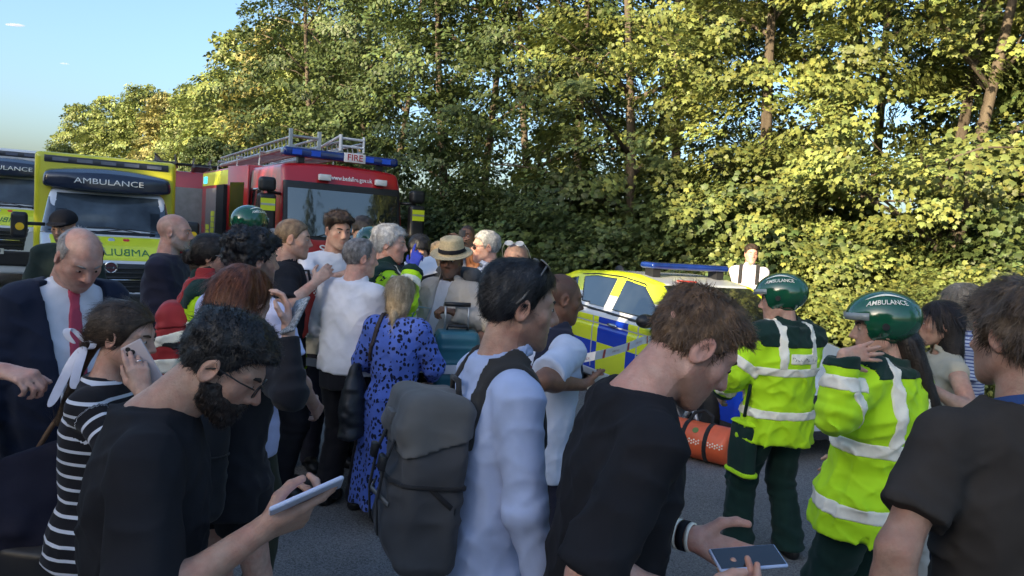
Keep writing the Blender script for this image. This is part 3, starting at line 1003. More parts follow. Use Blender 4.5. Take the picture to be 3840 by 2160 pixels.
# ------------------------------------------------------------------ ground, road, verge
def ground_mat(name, c1, c2, scale, bump, rough=0.95, speck=None, fine=None):
    m = mat(name, c1, rough=rough, col2=c2, scale=scale, bump=bump, bscale=fine or scale * 20, spec=0.3)
    if speck:
        t = m.node_tree; b = t.nodes['Principled BSDF']
        src = b.inputs['Base Color'].links[0].from_socket
        vo = t.nodes.new('ShaderNodeTexVoronoi'); vo.inputs['Scale'].default_value = speck[0]
        tc = t.nodes.new('ShaderNodeTexCoord'); t.links.new(tc.outputs['Object'], vo.inputs[0])
        sp = t.nodes.new('ShaderNodeSeparateColor'); t.links.new(vo.outputs['Color'], sp.inputs[0])
        mr = t.nodes.new('ShaderNodeMapRange'); mr.inputs[1].default_value = 0.0; mr.inputs[2].default_value = 1.0
        mr.inputs[3].default_value = speck[1]; mr.inputs[4].default_value = speck[2]
        t.links.new(sp.outputs[0], mr.inputs[0])
        mx = t.nodes.new('ShaderNodeMix'); mx.data_type = 'RGBA'; mx.blend_type = 'MULTIPLY'; mx.inputs[0].default_value = 1.0
        t.links.new(src, mx.inputs[6]); t.links.new(mr.outputs[0], mx.inputs[7]); t.links.new(mx.outputs[2], b.inputs['Base Color'])
    return m
M_ASPH = ground_mat('asphalt', (0.135, 0.131, 0.129), (0.195, 0.188, 0.182), 0.9, 0.55, 0.9, (160.0, 0.55, 1.55), 90.0)
M_EARTH = ground_mat('earth', (0.05, 0.04, 0.022), (0.035, 0.05, 0.018), 0.8, 0.6)
mb = MB(); mb.add([(-600, -300, 0), (500, -300, 0), (500, 900, 0), (-600, 900, 0)], [(0, 1, 2, 3)])
tag(mb.build('ground', M_EARTH), 'rough earth and grass land either side of the road', 'ground', kind='structure')
ROAD_R = [(26, -22), (13.5, 1.0), (9.2, 6.6), (5.6, 9.7), (3.3, 11.6), (0.6, 14.2), (-1.8, 17.6), (-6.5, 25), (-14, 38), (-28, 58), (-66, 102)]
ROAD_L = [(8, -34), (-3.4, -1.0), (-3.9, 1.2), (-4.3, 3.2), (-7.5, 8), (-12, 11), (-14.5, 17), (-19, 26), (-27, 40), (-42, 60), (-82, 104)]
n = len(ROAD_R)
v = [(x, y, 0.006) for x, y in ROAD_L] + [(x, y, 0.006) for x, y in ROAD_R]
f = [(i, n + i, n + i + 1, i + 1) for i in range(n - 1)]
mb = MB(); mb.add(v, f)
tag(mb.build('road', M_ASPH), 'grey asphalt road the crowd stands on', 'road', kind='structure')
M_KERB = ground_mat('kerb_stone', (0.16, 0.155, 0.145), (0.24, 0.23, 0.22), 2.0, 0.3)
def kerb(pts, w, name):
    root = None
    P = [Vector((x, y, 0)) for x, y in pts]
    mb = MB()
    for a, b in zip(P[:-1], P[1:]):
        L = (b - a).length; d = (b - a) / L; nrm = Vector((-d.y, d.x, 0)) * w
        q = [a, b, b + nrm, a + nrm]
        mb.prism([Vector((p.x, p.y, 0.0)) for p in q], (0, 0, 0.11))
    return tag(mb.build('kerb', M_KERB, bevel=0.012), None, None, kind='structure')
kerb(ROAD_R[1:8], -0.14, 'kerb')
kerb(ROAD_L[1:5], 0.14, 'kerb')

def leaf_mat(name, c, trans=0.25, var=0.5):
    m = bpy.data.materials.new(name); m.use_nodes = True; t = m.node_tree
    b = t.nodes['Principled BSDF']; out = t.nodes['Material Output']
    b.inputs['Roughness'].default_value = 0.5; b.inputs['Specular IOR Level'].default_value = 0.35
    at = t.nodes.new('ShaderNodeAttribute'); at.attribute_name = 'col'
    mx = t.nodes.new('ShaderNodeMix'); mx.data_type = 'RGBA'; mx.blend_type = 'MULTIPLY'; mx.inputs[0].default_value = 1
    mx.inputs[6].default_value = (*c, 1); t.links.new(at.outputs['Color'], mx.inputs[7])
    t.links.new(mx.outputs[2], b.inputs['Base Color'])
    tr = t.nodes.new('ShaderNodeBsdfTranslucent'); t.links.new(mx.outputs[2], tr.inputs[0])
    ms = t.nodes.new('ShaderNodeMixShader'); ms.inputs[0].default_value = trans
    t.links.new(b.outputs[0], ms.inputs[1]); t.links.new(tr.outputs[0], ms.inputs[2]); t.links.new(ms.outputs[0], out.inputs[0])
    return m
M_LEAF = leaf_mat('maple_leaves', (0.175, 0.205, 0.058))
M_LEAF_D = leaf_mat('dark_shaded_leaves', (0.075, 0.105, 0.034))  # darker copy of the leaf green, putting shade into trees out of sun
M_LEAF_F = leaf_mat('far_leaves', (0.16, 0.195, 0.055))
M_LEAF_B = leaf_mat('brown_tinged_leaves', (0.20, 0.19, 0.06))
M_BARK = mat('bark', (0.055, 0.042, 0.03), rough=0.95, col2=(0.12, 0.095, 0.07), scale=7.0, stretch=(1, 1, 0.15), bump=0.8, bscale=30.0)
MAPLE = np.array([(0, 0, 0), (-0.42, 0.12, -0.05), (-0.37, 0.36, 0.02), (-0.54, 0.62, -0.12), (-0.24, 0.66, 0.03), (0, 1.0, -0.16), (0.24, 0.66, 0.03), (0.54, 0.62, -0.12), (0.37, 0.36, 0.02), (0.42, 0.12, -0.05)], np.float32)
MAPLE_F = [(0, 8, 9), (0, 2, 8), (0, 1, 2), (2, 3, 4), (2, 4, 6), (2, 6, 8), (6, 7, 8), (4, 5, 6)]
OVAL = np.array([(0, 0, 0), (-0.36, 0.45, 0.05), (0, 1.0, -0.08), (0.36, 0.45, 0.05)], np.float32)
OVAL_F = [(0, 2, 1), (0, 3, 2)]
def leaves(pos, size, rs, shape=MAPLE, faces=MAPLE_F, up=0.9, outd=None, cln=None, clt=None):
    """leaf blades at pos, faces turned mostly up and outwards"""
    n = len(pos)
    nrm = rs.normal(0, 0.45 if cln is None else 0.26, (n, 3)); nrm[:, 2] += up
    if cln is not None: nrm += cln
    if outd is not None: nrm += outd * 0.75
    nrm /= np.linalg.norm(nrm, axis=1)[:, None]
    t = rs.normal(0, 1, (n, 3)); t[:, 2] -= 0.7
    if outd is not None: t += outd * 1.0
    t -= nrm * np.sum(t * nrm, 1)[:, None]; t /= np.linalg.norm(t, axis=1)[:, None]
    b = np.cross(t, nrm)
    s = size * rs.uniform(0.6, 1.2, n)
    V = pos[:, None, :] + s[:, None, None] * (shape[None, :, 0:1] * b[:, None] + shape[None, :, 1:2] * t[:, None] + shape[None, :, 2:3] * nrm[:, None])
    F = (np.arange(n)[:, None, None] * len(shape) + np.array(faces)[None]).reshape(-1, 3)
    tone = np.clip(rs.normal(1.0, 0.2, n), 0.4, 1.7)
    if clt is not None: tone = tone * clt
    hue = rs.normal(0, 0.07, n)
    col = np.stack([tone * (1 + hue), tone, tone * (1 - hue)], 1)
    return V.reshape(-1, 3).astype(np.float32), F, np.repeat(col, len(shape), 0).astype(np.float32)
def make_tree_proto(seed, H, rad, z0, ncl, lpc, lsize, shape='maple', lean=0.0, gap=0.0, clr=0.55, limbs=9, trunk_r=0.16, base=None, multi=1, topw=0.55):
    rs = np.random.RandomState(seed); rnd = random.Random(seed)
    # limbs
    mb = MB(); ends = []
    for s in range(multi):
        bx, by = (rnd.uniform(-0.5, 0.5) * (multi > 1), rnd.uniform(-0.5, 0.5) * (multi > 1))
        lx, ly = lean + rnd.uniform(-0.12, 0.12), rnd.uniform(-0.12, 0.12)
        pts = []; K = 9
        for i in range(K):
            t = i / (K - 1)
            pts.append(Vector((bx + lx * H * t + 0.18 * math.sin(3 * t + seed + s), by + ly * H * t + 0.15 * math.sin(4 * t + seed * 2 + s), H * 0.93 * t - 0.1)))
        r0 = trunk_r / (1 + 0.5 * (multi - 1))
        mb.tube(pts, [r0 * (1.25 if i == 0 else (1 - 0.88 * i / (K - 1))) for i in range(K)], 8)
        for k in range(limbs):
            t = rnd.uniform(0.18, 0.9); i = int(t * (K - 1)); p = pts[i].lerp(pts[min(i + 1, K - 1)], t * (K - 1) - i)
            a = rnd.uniform(0, 2 * math.pi); L = rad * (1.05 - 0.5 * t) * rnd.uniform(0.6, 1.05)
            d = Vector((math.cos(a), math.sin(a), rnd.uniform(0.25, 0.9)))
            q = [p, p + d * L * 0.35 + Vector((0, 0, 0.05 * L)), p + d * L * 0.7 + Vector((rnd.uniform(-.15, .15), rnd.uniform(-.15, .15), 0)) * L, p + d * L + Vector((rnd.uniform(-.2, .2), rnd.uniform(-.2, .2), -0.1)) * L]
            rr = r0 * (1 - 0.8 * t) * 0.55
            mb.tube(q, [rr, rr * 0.7, rr * 0.45, rr * 0.15], 6)
            ends += [q[2], q[3], q[1]]
            for _ in range(2):
                e = q[2] + Vector((rnd.uniform(-1, 1), rnd.uniform(-1, 1), rnd.uniform(-0.2, 0.8))) * L * 0.45
                mb.tube([q[1].lerp(q[2], rnd.random()), (q[2] + e) / 2 + Vector((0, 0, 0.04 * L)), e], [rr * 0.4, rr * 0.25, rr * 0.08], 5); ends.append(e)
    trunk = bpy.data.meshes.new('trunk'); trunk.from_pydata([tuple(q) for q in mb.v], [], mb.f); trunk.materials.append(M_BARK)
    for p in trunk.polygons: p.use_smooth = True
    # sprays of leaves: flat drooping fans, thicker towards the outside of the crown
    th = rs.uniform(0, 2 * math.pi, ncl); z = z0 + (H - z0) * rs.beta(1.05, 1.15, ncl)
    tz = (z - z0) / (H - z0)
    env = rad * np.sqrt(np.clip(1 - np.abs((tz - 0.42) / (0.62 if True else 1)) ** 2.4, 0.05, 1)) * (1 - (1 - topw) * tz)
    rr = env * np.sqrt(rs.uniform(clr ** 2, 1.0, ncl)) * (1 + 0.28 * vnoise(np.stack([np.cos(th) * 1.7, np.sin(th) * 1.7, z * 0.75], 1) + seed))
    c = np.stack([np.cos(th) * rr + lean * z, np.sin(th) * rr, z], 1)
    keep = vnoise(c * 0.62 + seed * 3.1) > -0.9 + gap
    c = c[keep]
    en = np.array([tuple(e) for e in ends]); c = np.concatenate([c, en[en[:, 2] > z0]])
    n = len(c)
    out = c.copy(); out[:, 2] = 0; out[:, 0] -= lean * c[:, 2]
    out /= np.linalg.norm(out, axis=1)[:, None] + 1e-6
    P = []; O = []; CN = rs.normal(0, 0.55, (n, 3)); CT_ = np.clip(rs.normal(1, 0.22, n), 0.5, 1.6)
    sd = np.stack([-out[:, 1], out[:, 0], np.zeros(n)], 1)
    sp = rs.uniform(0.35, 0.75, n) * (lsize / 0.15) ** 0.5
    for k in range(lpc):
        u = rs.uniform(-0.3, 1, n); w = rs.normal(0, 0.42, n)
        P.append(c + sp[:, None] * (out * u[:, None] + sd * w[:, None]) + np.stack([np.zeros(n), np.zeros(n), -0.28 * u * u * sp + rs.normal(0, 0.09, n)], 1)); O.append(out)
    P = np.concatenate(P); O = np.concatenate(O)
    sh, fc = (MAPLE, MAPLE_F) if shape == 'maple' else (OVAL, OVAL_F)
    V, F, C = leaves(P, lsize, rs, sh, fc, outd=O, cln=np.tile(CN, (lpc, 1)), clt=np.tile(CT_, lpc))
    crown = mesh_from('crown', V, F, smooth=False); set_col(crown, C)
    return trunk, crown
TREES = {
    'a': make_tree_proto(3, 10.5, 3.0, 0.25, 370, 84, 0.100, 'maple', 0.0, 0.38, trunk_r=0.17, topw=0.8),
    'b': make_tree_proto(8, 11.0, 3.1, 0.5, 340, 84, 0.100, 'maple', 0.02, 0.38, trunk_r=0.2, multi=2, topw=0.85),
    'c': make_tree_proto(15, 12.5, 3.4, 0.4, 640, 56, 0.125, 'oval', -0.06, 0.22, trunk_r=0.22, multi=2, limbs=8),
    'd': make_tree_proto(21, 12.0, 3.6, 0.3, 620, 34, 0.26, 'oval', 0.0, 0.05, trunk_r=0.2, limbs=7),
    's': make_tree_proto(33, 2.3, 1.5, 0.02, 170, 52, 0.085, 'maple', 0.0, 0.0, trunk_r=0.03, limbs=5, multi=3, clr=0.3, topw=0.9),
}
def tree(kind, x, y, h, rz, leafm, label, name, cat='tree', wide=1.0, z=0.0, group=None):
    tk, cr = TREES[kind]
    H0 = {'a': 10.5, 'b': 11.0, 'c': 12.5, 'd': 12.0, 's': 2.3}[kind]
    k = h / H0
    e = empty(name, (x, y, z), rz); e.scale = (k * wide, k * wide, k)
    o = bpy.data.objects.new('trunk', tk); COL.objects.link(o); o.parent = e
    c = bpy.data.objects.new('crown', cr); COL.objects.link(c); c.parent = e
    if not cr.materials: cr.materials.append(M_LEAF)
    c.material_slots[0].link = 'OBJECT'; c.material_slots[0].material = leafm
    return tag(e, label, cat, group)
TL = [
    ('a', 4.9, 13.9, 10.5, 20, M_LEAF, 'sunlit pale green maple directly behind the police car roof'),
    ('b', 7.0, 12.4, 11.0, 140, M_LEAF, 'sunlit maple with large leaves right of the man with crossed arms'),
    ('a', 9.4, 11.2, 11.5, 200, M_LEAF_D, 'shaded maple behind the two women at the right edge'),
    ('b', 12.0, 9.3, 11.0, 260, M_LEAF_D, 'shaded green maple cut by the right border of the picture'),
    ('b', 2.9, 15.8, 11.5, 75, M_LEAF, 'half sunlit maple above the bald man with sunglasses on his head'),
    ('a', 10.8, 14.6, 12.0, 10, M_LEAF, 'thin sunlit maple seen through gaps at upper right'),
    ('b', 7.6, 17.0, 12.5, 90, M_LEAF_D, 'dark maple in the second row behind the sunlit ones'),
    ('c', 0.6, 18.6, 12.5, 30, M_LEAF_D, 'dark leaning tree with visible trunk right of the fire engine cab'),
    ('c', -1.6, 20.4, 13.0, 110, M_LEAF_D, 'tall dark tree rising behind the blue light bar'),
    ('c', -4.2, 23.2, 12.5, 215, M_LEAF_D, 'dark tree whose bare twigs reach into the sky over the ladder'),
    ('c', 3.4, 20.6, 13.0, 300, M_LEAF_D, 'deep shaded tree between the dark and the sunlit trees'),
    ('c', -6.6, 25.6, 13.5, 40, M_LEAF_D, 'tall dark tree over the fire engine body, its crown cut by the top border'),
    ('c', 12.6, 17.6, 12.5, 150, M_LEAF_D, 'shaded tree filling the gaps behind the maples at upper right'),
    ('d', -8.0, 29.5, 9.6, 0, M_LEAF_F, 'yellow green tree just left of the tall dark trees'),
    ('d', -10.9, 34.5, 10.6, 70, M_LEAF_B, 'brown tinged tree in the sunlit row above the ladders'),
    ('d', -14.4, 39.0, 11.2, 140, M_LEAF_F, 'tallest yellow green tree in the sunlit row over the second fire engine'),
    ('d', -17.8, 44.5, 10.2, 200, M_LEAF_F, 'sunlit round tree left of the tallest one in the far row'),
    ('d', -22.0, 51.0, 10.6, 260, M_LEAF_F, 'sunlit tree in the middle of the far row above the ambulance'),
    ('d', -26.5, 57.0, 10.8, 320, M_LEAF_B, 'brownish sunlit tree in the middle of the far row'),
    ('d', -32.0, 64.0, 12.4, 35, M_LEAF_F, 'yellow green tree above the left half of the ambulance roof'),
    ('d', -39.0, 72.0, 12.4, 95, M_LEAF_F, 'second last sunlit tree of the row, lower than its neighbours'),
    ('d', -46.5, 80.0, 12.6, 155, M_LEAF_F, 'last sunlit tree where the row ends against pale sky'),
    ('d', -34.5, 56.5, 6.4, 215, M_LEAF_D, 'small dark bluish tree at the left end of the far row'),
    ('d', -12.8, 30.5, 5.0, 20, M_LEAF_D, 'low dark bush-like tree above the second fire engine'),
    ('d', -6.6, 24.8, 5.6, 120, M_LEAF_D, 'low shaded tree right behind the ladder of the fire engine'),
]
for k, x, y, h, rz, lm, lb in TL:
    tree(k, x, y, h, rz, lm, lb, 'maple_tree' if k in 'ab' else 'roadside_tree')
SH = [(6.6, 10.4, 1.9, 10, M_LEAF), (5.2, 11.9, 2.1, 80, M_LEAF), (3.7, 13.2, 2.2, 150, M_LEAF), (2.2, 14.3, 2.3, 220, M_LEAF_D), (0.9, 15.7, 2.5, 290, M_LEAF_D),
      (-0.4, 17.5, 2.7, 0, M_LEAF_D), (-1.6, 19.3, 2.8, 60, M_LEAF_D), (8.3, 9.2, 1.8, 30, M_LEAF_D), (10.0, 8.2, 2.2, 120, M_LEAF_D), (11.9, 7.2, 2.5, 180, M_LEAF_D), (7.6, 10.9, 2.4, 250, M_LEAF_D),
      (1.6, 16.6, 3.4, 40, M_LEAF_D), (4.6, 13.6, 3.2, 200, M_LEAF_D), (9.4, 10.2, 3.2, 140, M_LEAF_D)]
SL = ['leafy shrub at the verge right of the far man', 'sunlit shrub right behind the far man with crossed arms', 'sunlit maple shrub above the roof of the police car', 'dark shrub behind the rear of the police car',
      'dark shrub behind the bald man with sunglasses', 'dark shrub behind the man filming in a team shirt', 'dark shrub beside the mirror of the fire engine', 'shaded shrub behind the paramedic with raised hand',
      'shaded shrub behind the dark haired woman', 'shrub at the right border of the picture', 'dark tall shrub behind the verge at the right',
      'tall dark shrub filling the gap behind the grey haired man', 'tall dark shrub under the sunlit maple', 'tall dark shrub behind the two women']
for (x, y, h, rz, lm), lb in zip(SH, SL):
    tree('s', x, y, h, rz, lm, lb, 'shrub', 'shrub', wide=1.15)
# trees on the other side of the road, behind the photographer: they shade the road
EQ, ES = Vector((0.783, -0.622, 0)), Vector((0.622, 0.783, 0))
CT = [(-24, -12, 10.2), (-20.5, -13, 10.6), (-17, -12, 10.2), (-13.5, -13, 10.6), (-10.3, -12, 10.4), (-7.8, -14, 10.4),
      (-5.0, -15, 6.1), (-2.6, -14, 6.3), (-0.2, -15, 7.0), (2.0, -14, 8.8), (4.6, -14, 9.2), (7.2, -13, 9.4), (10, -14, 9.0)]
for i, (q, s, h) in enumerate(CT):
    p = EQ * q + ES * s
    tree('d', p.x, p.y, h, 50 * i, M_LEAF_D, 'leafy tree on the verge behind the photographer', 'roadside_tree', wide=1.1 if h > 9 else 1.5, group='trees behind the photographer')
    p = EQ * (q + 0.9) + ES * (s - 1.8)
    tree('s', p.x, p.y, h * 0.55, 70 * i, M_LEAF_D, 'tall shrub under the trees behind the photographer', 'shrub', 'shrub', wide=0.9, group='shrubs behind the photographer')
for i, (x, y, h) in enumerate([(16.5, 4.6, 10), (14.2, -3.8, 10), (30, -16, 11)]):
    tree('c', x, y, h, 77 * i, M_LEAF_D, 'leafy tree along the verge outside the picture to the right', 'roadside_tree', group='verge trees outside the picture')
# grass and litter on the verges
def grass_patch(name, poly, n, hgt, seed, label):
    rs = np.random.RandomState(seed)
    (x0, y0), (x1, y1), w = poly
    t = rs.uniform(0, 1, n); s = rs.uniform(-1, 1, n)
    dx, dy = x1 - x0, y1 - y0; L = math.hypot(dx, dy)
    p = np.stack([x0 + dx * t - dy / L * s * w, y0 + dy * t + dx / L * s * w, np.zeros(n)], 1)
    V, F, C = leaves(p, hgt, rs, np.array([(-0.03, 0, 0), (0.03, 0, 0), (0.012, 0.6, 0.05), (0.0, 1.0, 0.15)], np.float32), [(0, 1, 2), (0, 2, 3)], up=-0.2)
    V = V.reshape(-1, 4, 3); b = V[:, 0:1]; d = V - b; d[:, :, 2] = np.abs(d[:, :, 2]) + np.linalg.norm(d[:, :, :2], axis=2) * 0.9; V = (b + d).reshape(-1, 3); 
    me = mesh_from(name, V, F, False); set_col(me, C)
    return tag(link(name, me, leaf_mat(name + '_m', (0.06, 0.085, 0.02), 0.2)), label, 'grass', kind='stuff')
grass_patch('grass', ((9.6, 7.4), (3.0, 12.9), 1.0), 9000, 0.3, 4, 'rough verge grass under the sunlit trees')
grass_patch('grass', ((-4.6, 0.0), (-5.4, 4.6), 0.9), 6000, 0.12, 5, 'short grass at the lower left corner of the road')
# two small evening clouds
M_CLOUD = bpy.data.materials.new('cloud'); M_CLOUD.use_nodes = True
_t = M_CLOUD.node_tree; _t.nodes.remove(_t.nodes['Principled BSDF'])
_v = _t.nodes.new('ShaderNodeVolumePrincipled'); _v.inputs['Color'].default_value = (0.95, 0.86, 0.88, 1); _v.inputs['Density'].default_value = 0.035
_t.links.new(_v.outputs[0], _t.nodes['Material Output'].inputs['Volume'])
def cloud(x, y, z, L, seed, label):
    rs = random.Random(seed); bm = bmesh.new()
    for k in range(1):
        u = 0.0
        m = Matrix.Translation((u * L, rs.uniform(-0.2, 0.2) * L, rs.uniform(-0.05, 0.05) * L - abs(u) * 0.03 * L)) @ Matrix.Diagonal((L, L * 0.4, L * 0.13, 1))
        bmesh.ops.create_icosphere(bm, subdivisions=3, radius=1, matrix=m)
    me = bpy.data.meshes.new('cloud'); bm.to_mesh(me); bm.free()
    for p in me.polygons: p.use_smooth = True
    o = link('cloud', me, M_CLOUD); o.location = (x, y, z)
    return tag(o, label, 'cloud')
cloud(-1512, 2243, 521, 30, 1, 'larger pink wisp of cloud at the left edge of the sky')
cloud(-1364, 2236, 419, 15, 2, 'tiny pink cloud low in the pale sky')

# ------------------------------------------------------------------ vehicles
def sobj(name, fn, lo, hi, h, m, parent, it=1):
    v, f = surf(fn, lo, hi, h)
    if it: v = relax(v, f, it, 0.3)
    return link(name, mesh_from(name, v, f), m, parent)
def shell(name, fn, region, lo, hi, h, m, parent, off=0.004, th=0.02):
    th = max(th, 3.0 * h)
    g = lambda p: (lambda d: smax(smax(d - off, -(d + th), 0.0), region(p), 0.0))(fn(p))
    v, f = surf(g, lo, hi, h)
    return link(name, mesh_from(name, v, f), m, parent)
def poly2(P, a, b):
    """signed distance to a 2-D polygon P in the axes a, b of the points"""
    P = np.array(P, np.float32)
    def g(p):
        x = p[:, a]; y = p[:, b]
        d = np.full(len(p), 1e9, np.float32); ins = np.zeros(len(p), bool)
        n = len(P)
        for i in range(n):
            A, B = P[i], P[(i + 1) % n]
            e = B - A; wx = x - A[0]; wy = y - A[1]
            t = np.clip((wx * e[0] + wy * e[1]) / (e @ e), 0, 1)
            d = np.minimum(d, (wx - e[0] * t) ** 2 + (wy - e[1] * t) ** 2)
            c = ((A[1] > y) != (B[1] > y)) & (x < (B[0] - A[0]) * (y - A[1]) / (B[1] - A[1] + 1e-9) + A[0])
            ins ^= c
        d = np.sqrt(d)
        return np.where(ins, -d, d)
    return g
M_RED = paint('fire_red', (0.37, 0.010, 0.016)); M_YEL = paint('ambulance_yellow', (0.62, 0.60, 0.03)); M_HVY = paint('hi_vis_yellow', (0.66, 0.74, 0.02), rough=0.4)
M_WHT = paint('white_paint', (0.62, 0.64, 0.68)); M_BLKP = mat('black_plastic', (0.012, 0.012, 0.014), rough=0.45, var=0.2); M_GLASS = mat('dark_glass', (0.010, 0.013, 0.016), rough=0.02, var=0.3, spec=0.9, coat=1.0, ior=1.7)
M_GLASS_A = mat('ambulance_glass', (0.045, 0.06, 0.075), rough=0.05, var=0.6, scale=1.6, spec=0.6)
M_VISOR = paint('dark_blue_visor', (0.012, 0.02, 0.045), rough=0.25); M_TXTW = mat('white_letters', (0.75, 0.75, 0.75), rough=0.5); M_TXTG = mat('green_letters', (0.03, 0.16, 0.05), rough=0.5)
M_ALU = mat('aluminium', (0.42, 0.43, 0.45), rough=0.4, metal=0.7, var=0.1); M_CHR = mat('chrome', (0.7, 0.7, 0.72), rough=0.12, metal=1.0); M_BLUEL = mat('blue_lens', (0.004, 0.02, 0.14), rough=0.12, var=0.3, coat=0.6)
M_TYRE = mat('tyre_rubber', (0.012, 0.012, 0.012), rough=0.85); M_SHUT = mat('roller_shutter', (0.22, 0.22, 0.23), rough=0.45, metal=0.5, stretch=(1, 1, 1)); M_GREEN = paint('green_vinyl', (0.02, 0.16, 0.06), rough=0.4)
M_LAMP = mat('lamp_lens', (0.65, 0.66, 0.66), rough=0.15, coat=0.5); M_BLUV = paint('battenburg_blue', (0.005, 0.035, 0.42)); M_DARK = mat('inside_shade', (0.008, 0.008, 0.01), rough=0.9); M_AMB = mat('amber_reflector', (0.8, 0.5, 0.01), rough=0.3)

def wheel(parent, c, axis, r, w, name='wheel'):
    t = MB(); ax = Vector(axis)
    t.lathe([(r * 0.62, -w / 2), (r * 0.95, -w / 2), (r, -w * 0.35), (r, w * 0.35), (r * 0.95, w / 2), (r * 0.62, w / 2)], c, ax, 32)
    o = t.build(name, M_TYRE, parent, smooth=True)
    q = MB(); q.lathe([(r * 0.62, w * 0.5), (r * 0.58, w * 0.42), (r * 0.2, w * 0.3), (0.001, w * 0.32)], c, ax, 32); q.lathe([(r * 0.62, -w * 0.5), (r * 0.001, -w * 0.3)], c, ax, 32)
    q.build('rim', mat('dark_alloy', (0.06, 0.06, 0.065), rough=0.35, metal=0.8), o, smooth=True)
    s = MB(); a = ax.orthogonal().normalized(); b = ax.cross(a); C = Vector(c)
    for k in range(5):
        an = 2 * math.pi * k / 5; d = a * math.cos(an) + b * math.sin(an)
        s.tube([C + ax * w * 0.36 + d * r * 0.1, C + ax * w * 0.47 + d * r * 0.6], [r * 0.09, r * 0.07], 6)
    s.build('spokes', M_ALU, o, smooth=True)
    return o

